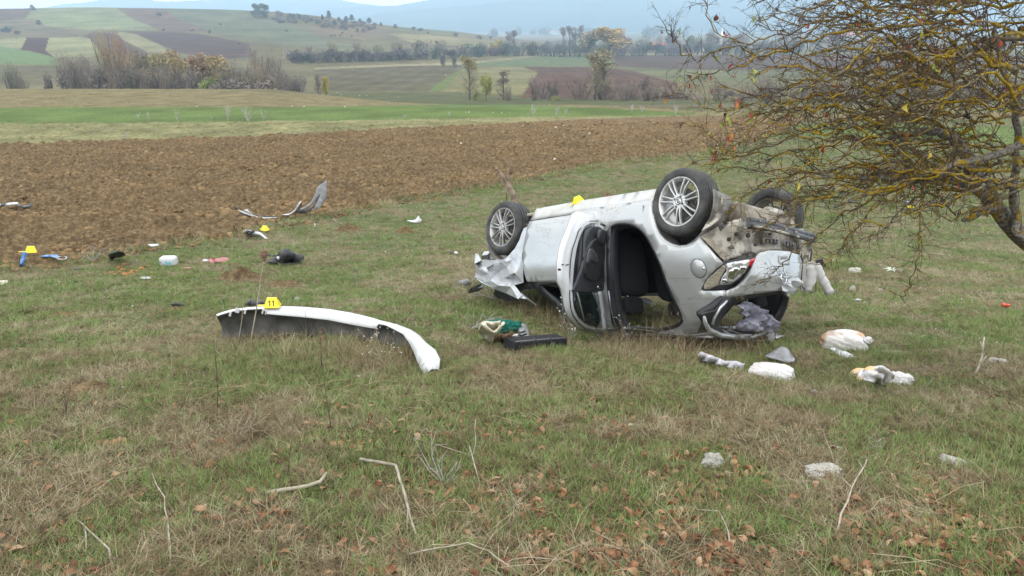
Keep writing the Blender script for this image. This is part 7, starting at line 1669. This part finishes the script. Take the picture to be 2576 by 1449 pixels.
trunk_pts = [(2860, 1090, 4.62), (2820, 900, 4.6), (2730, 740, 4.55), (2640, 650, 4.5), (2576, 602, 4.45), (2535, 560, 4.4), (2502, 515, 4.4)]
LIMBS = []
P = spl([V3(*p) for p in trunk_pts], 4); MB().tube([Vector((0, 0, -.1))]+P, [.13]+list(np.interp(np.linspace(0, 1, len(P)), [0, .5, 1], [.10, .055, .043])), 12).build('trunk', 'limb', tree, True)
LIMBS.append(limb('limb', [(2502, 515, 4.4), (2470, 465, 4.4), (2440, 425, 4.42), (2425, 385, 4.45), (2395, 345, 4.5), (2350, 330, 4.55), (2290, 335, 4.6), (2200, 365, 4.7)], [.047, .04, .034, .030, .026, .02, .012]))
LIMBS.append(limb('limb', [(2502, 510, 4.4), (2440, 462, 4.35), (2380, 448, 4.3), (2300, 440, 4.3), (2220, 452, 4.25), (2130, 446, 4.2), (2040, 440, 4.2)], [.036, .03, .024, .02, .016, .012, .006]))
limb('broken_stub', [(2520, 530, 4.4), (2495, 520, 4.36), (2470, 530, 4.33), (2445, 545, 4.32), (2422, 556, 4.3)], [.032, .03, .026, .02, .008]); limb('broken_stub', [(2470, 530, 4.33), (2450, 528, 4.31), (2436, 526, 4.3)], [.018, .012, .004])
LIMBS.append(limb('limb', [(2730, 740, 4.55), (2780, 500, 4.5), (2800, 250, 4.5), (2760, 0, 4.5), (2700, -200, 4.6)], [.07, .06, .05, .04, .02]))
LIMBS.append(limb('limb', [(2600, 640, 4.5), (2562, 580, 4.35), (2553, 500, 4.3), (2556, 400, 4.3), (2560, 300, 4.3), (2530, 180, 4.3), (2500, 60, 4.3)], [.034, .028, .022, .02, .018, .014, .01]))
LIMBS.append(limb('limb', [(2560, 590, 4.35), (2556, 560, 4.2), (2560, 590, 4.1), (2590, 605, 4.1)], [.02, .018, .018, .014], n=6))
LIMBS.append(limb('limb', [(2800, 250, 4.5), (2600, 100, 4.4), (2500, 105, 4.4), (2390, 160, 4.5), (2300, 215, 4.5), (2230, 300, 4.5)], [.034, .026, .022, .020, .016, .012]))
LIMBS.append(limb('limb', [(2760, 0, 4.5), (2600, -30, 4.5), (2480, -10, 4.6), (2380, -5, 4.6), (2260, 20, 4.7)], [.036, .03, .024, .018, .01]))
LIMBS.append(limb('limb', [(2800, 400, 4.5), (2640, 330, 4.2), (2500, 395, 4.1), (2380, 420, 4.0), (2250, 470, 3.95), (2100, 520, 3.95)], [.03, .024, .02, .016, .012, .008]))
twm = MB(); brs = []
def twig(a, d, L, r, depth):
    """a kinked thin shoot with side spurs"""
    n = 5 if L > .2 else 3; p = a.copy(); P = [p.copy()]; d = d.normalized()
    for i in range(n):
        d = (d+Vector((TR.gauss(0, .22), TR.gauss(0, .22), TR.gauss(0, .2)))).normalized(); p = p+d*L/n; P.append(p.copy())
    twm.tube(P, [r*(1-.75*i/n) for i in range(n+1)], 4 if r > .003 else 3, cap=False)
    TIPS.append((P[-1], d))
    if depth > 0:
        k = int(L/.045)+1
        for _ in range(k):
            i = TR.randrange(1, n+1); q = P[i-1].lerp(P[i], TR.random()); e = (d+Vector((TR.gauss(0, .8), TR.gauss(0, .7), TR.gauss(0, .8)))).normalized()
            twig(q, e, TR.uniform(.02, .07) if TR.random() < .6 else L*TR.uniform(.2, .5), r*.62, depth-1)
TIPS = []
def branch(pts, r0, r1, ntw, tl=(.10, .34), kink=.02):
    P = spl([V3(*p) for p in pts], 5); P = [q+Vector((TR.gauss(0, kink*.4), TR.gauss(0, kink*.5), TR.gauss(0, kink*.5))) for q in P]; m = len(P)
    R = [(r0+(r1-r0)*(i/(m-1))**.8)*(1+TR.gauss(0, .12)) for i in range(m)]
    MB().tube(P, R, 6).build('branch', 'branch', tree, True)
    for _ in range(ntw):
        t = TR.random()**.8; i = min(int(t*(m-1)), m-2); q = P[i].lerp(P[i+1], TR.random()); tan = (P[i+1]-P[i]).normalized()
        e = (tan*1.1+Vector((TR.gauss(0, .55), TR.gauss(0, .6), TR.gauss(.05, .6)))).normalized(); twig(q, e, TR.uniform(*tl)*(1-.3*t), max(.0022, R[i]*.45), 2)
    TIPS.append((P[-1], (P[-1]-P[-2]).normalized()))
# branches drawn after the photograph's main lines
EX = [([(2420, 60), (2250, 62), (2080, 92), (1960, 132), (1850, 168), (1760, 190), (1690, 236)], .011), ([(2300, 130), (2150, 170), (2000, 215), (1880, 262), (1790, 275), (1715, 225)], .009),
      ([(2350, 30), (2200, 20), (2080, 55), (1960, 80), (1880, 112), (1790, 70), (1777, 2)], .008), ([(2450, 330), (2260, 335), (2100, 360), (1960, 385), (1830, 398), (1760, 418)], .012),
      ([(2420, 410), (2250, 430), (2100, 442), (1960, 435), (1880, 425), (1790, 405)], .010), ([(2350, 300), (2200, 285), (2060, 318), (1940, 366), (1870, 385), (1800, 370), (1770, 318), (1700, 310)], .008),
      ([(2240, 180), (2120, 232), (2030, 240), (1950, 280), (1880, 340), (1850, 400)], .010), ([(2300, 460), (2200, 500), (2110, 545), (2050, 600), (1990, 640), (1950, 680), (1905, 712)], .009),
      ([(2330, 440), (2230, 480), (2160, 570), (2122, 616), (2070, 672)], .007), ([(2335, 430), (2316, 500), (2313, 580), (2305, 660), (2285, 720), (2272, 762)], .007), ([(2050, 425), (1985, 440), (1900, 478), (1830, 536)], .006),
      ([(2200, 90), (2060, 140), (1930, 150), (1840, 120), (1755, 150), (1700, 110), (1672, 66)], .006), ([(2400, 200), (2230, 225), (2100, 262), (1990, 275), (1900, 285)], .012), ([(2500, 250), (2300, 258), (2120, 300), (2000, 330), (1920, 345)], .012),
      ([(2480, 480), (2380, 480), (2300, 500), (2240, 560), (2185, 600)], .008), ([(2400, 540), (2330, 470), (2290, 440)], .006), ([(2100, 475), (2000, 520), (1940, 560), (1880, 590)], .007)]
for pts, r in EX:
    Y0 = TR.uniform(3.9, 4.9); branch([(x, y, Y0+.12*i*TR.uniform(-.3, 1)*.6) for i, (x, y) in enumerate(pts)], r, .0025, 26)
for i in range(96):
    sx = TR.uniform(2280, 2780); sy = TR.uniform(-160, 480); ln = TR.uniform(300, 700)*(1.0 if sx > 2500 else .8); ex = max(sx-ln, 1790+TR.uniform(-40, 120)+max(0, sy-380)*1.2); ey = sy+TR.uniform(-90, 120); ey = min(ey, 520)
    Y0 = TR.uniform(3.7, 5.3); Y1 = Y0+TR.uniform(-.5, .5); mxp = [(sx+(ex-sx)*t, sy+(ey-sy)*t-TR.uniform(-30, 60)*math.sin(math.pi*t)+TR.gauss(0, 14), Y0+(Y1-Y0)*t) for t in (0, .2, .4, .6, .8, 1)]
    branch(mxp, TR.uniform(.006, .014), .0025, 17 if sx > 2400 else 13)
for i in range(6):
    sx = TR.uniform(2230, 2600); sy = TR.uniform(385, 500); ex = max(1810, sx-TR.uniform(260, 520)); ey = min(610, sy+TR.uniform(10, 120)); Y0 = TR.uniform(3.8, 4.9)
    branch([(sx+(ex-sx)*t, sy+(ey-sy)*t**1.4+TR.gauss(0, 9), Y0) for t in (0, .2, .4, .6, .8, 1)], TR.uniform(.006, .011), .0025, 13, (.08, .26))
for i in range(16):   # hanging shoots under the crown
    sx = TR.uniform(1990, 2560); sy = TR.uniform(430, 500); Y0 = TR.uniform(3.9, 4.8); branch([(sx, sy, Y0), (sx-TR.uniform(0, 40), sy+TR.uniform(20, 60), Y0), (sx-TR.uniform(10, 90), sy+TR.uniform(50, 130), Y0)], .004, .002, 7, (.05, .16))
ts = twm.build('twigs', 'twig', tree); ts['kind'] = 'stuff'
print('twig tris', len(twm.f)*2)
lfm = []
for i in range(5):
    mb = leafmesh(TR.uniform(.030, .045), TR.uniform(.014, .022), TR.choice((-.3, .3, .5)), TR.uniform(-1, 1)); o = mb.build('tleaf_source', 'tleaf', smooth=True); lfm.append(o.data); bpy.data.objects.remove(o)
LC = [(150, 160, 60), (176, 182, 84), (170, 70, 30), (150, 50, 30), (190, 120, 50), (196, 176, 70), (110, 66, 44), (134, 150, 60)]
cand = []
for p, d in TIPS:
    w = p+tb; px, py = project(w.x, w.y, w.z)
    if -40 < py < 470 and 1640 < px < 2576: cand.append((p, px, py))
TR.shuffle(cand); nl = 0
for p, px, py in cand:
    pr = .22 if px < 1900 else .05
    if px > 2250 and py < 150: pr = .22
    if TR.random() < pr and nl < 290:
        o = bpy.data.objects.new('leaf', TR.choice(lfm)); C.objects.link(o); o.parent = tree; o.location = p+Vector((0, 0, -.012)); o.rotation_euler = (TR.uniform(-1, 1), TR.uniform(.4, 1.9), TR.random()*6.28); s = TR.uniform(.6, 1.15); o.scale = (s, s, s)
        c = (112, 72, 48) if (px > 2250 and py < 130 and TR.random() < .7) else TR.choice(LC); o.color = (*lin(c, .85), 1); nl += 1

# ---------------------------------------------------------------- every member of a small group gets its own label
ORD = ['first', 'second', 'third', 'fourth', 'fifth', 'sixth', 'seventh', 'eighth', 'ninth', 'tenth', 'eleventh', 'twelfth', 'thirteenth', 'fourteenth', 'fifteenth']
def ordinals(group, text):
    L = [o for o in C.objects if o.get('group') == group and o.parent is None]; L.sort(key=lambda o: project(*o.location)[0])
    if len(L) <= 15:
        for i, o in enumerate(L): o['label'] = text % ORD[i]
ordinals('small pines on the hill shoulder', 'small dark pine on the wooded hill shoulder, %s pine from the left')
ordinals('dense dark clump on the hill crest', 'dark green tree of the dense clump on the hill crest, %s from the left')
ordinals('bare poplars over the hedge row', 'thin bare poplar towering over the distant hedge row, %s poplar from the left')
ordinals('yellowish trees in the hedge row', 'pale yellowish tree rising out of the dark hedge row, %s from the left')
ordinals('tiny shrubs on the lower hill slope', 'tiny shrub dotted on the pale lower hill slope, %s from the left')
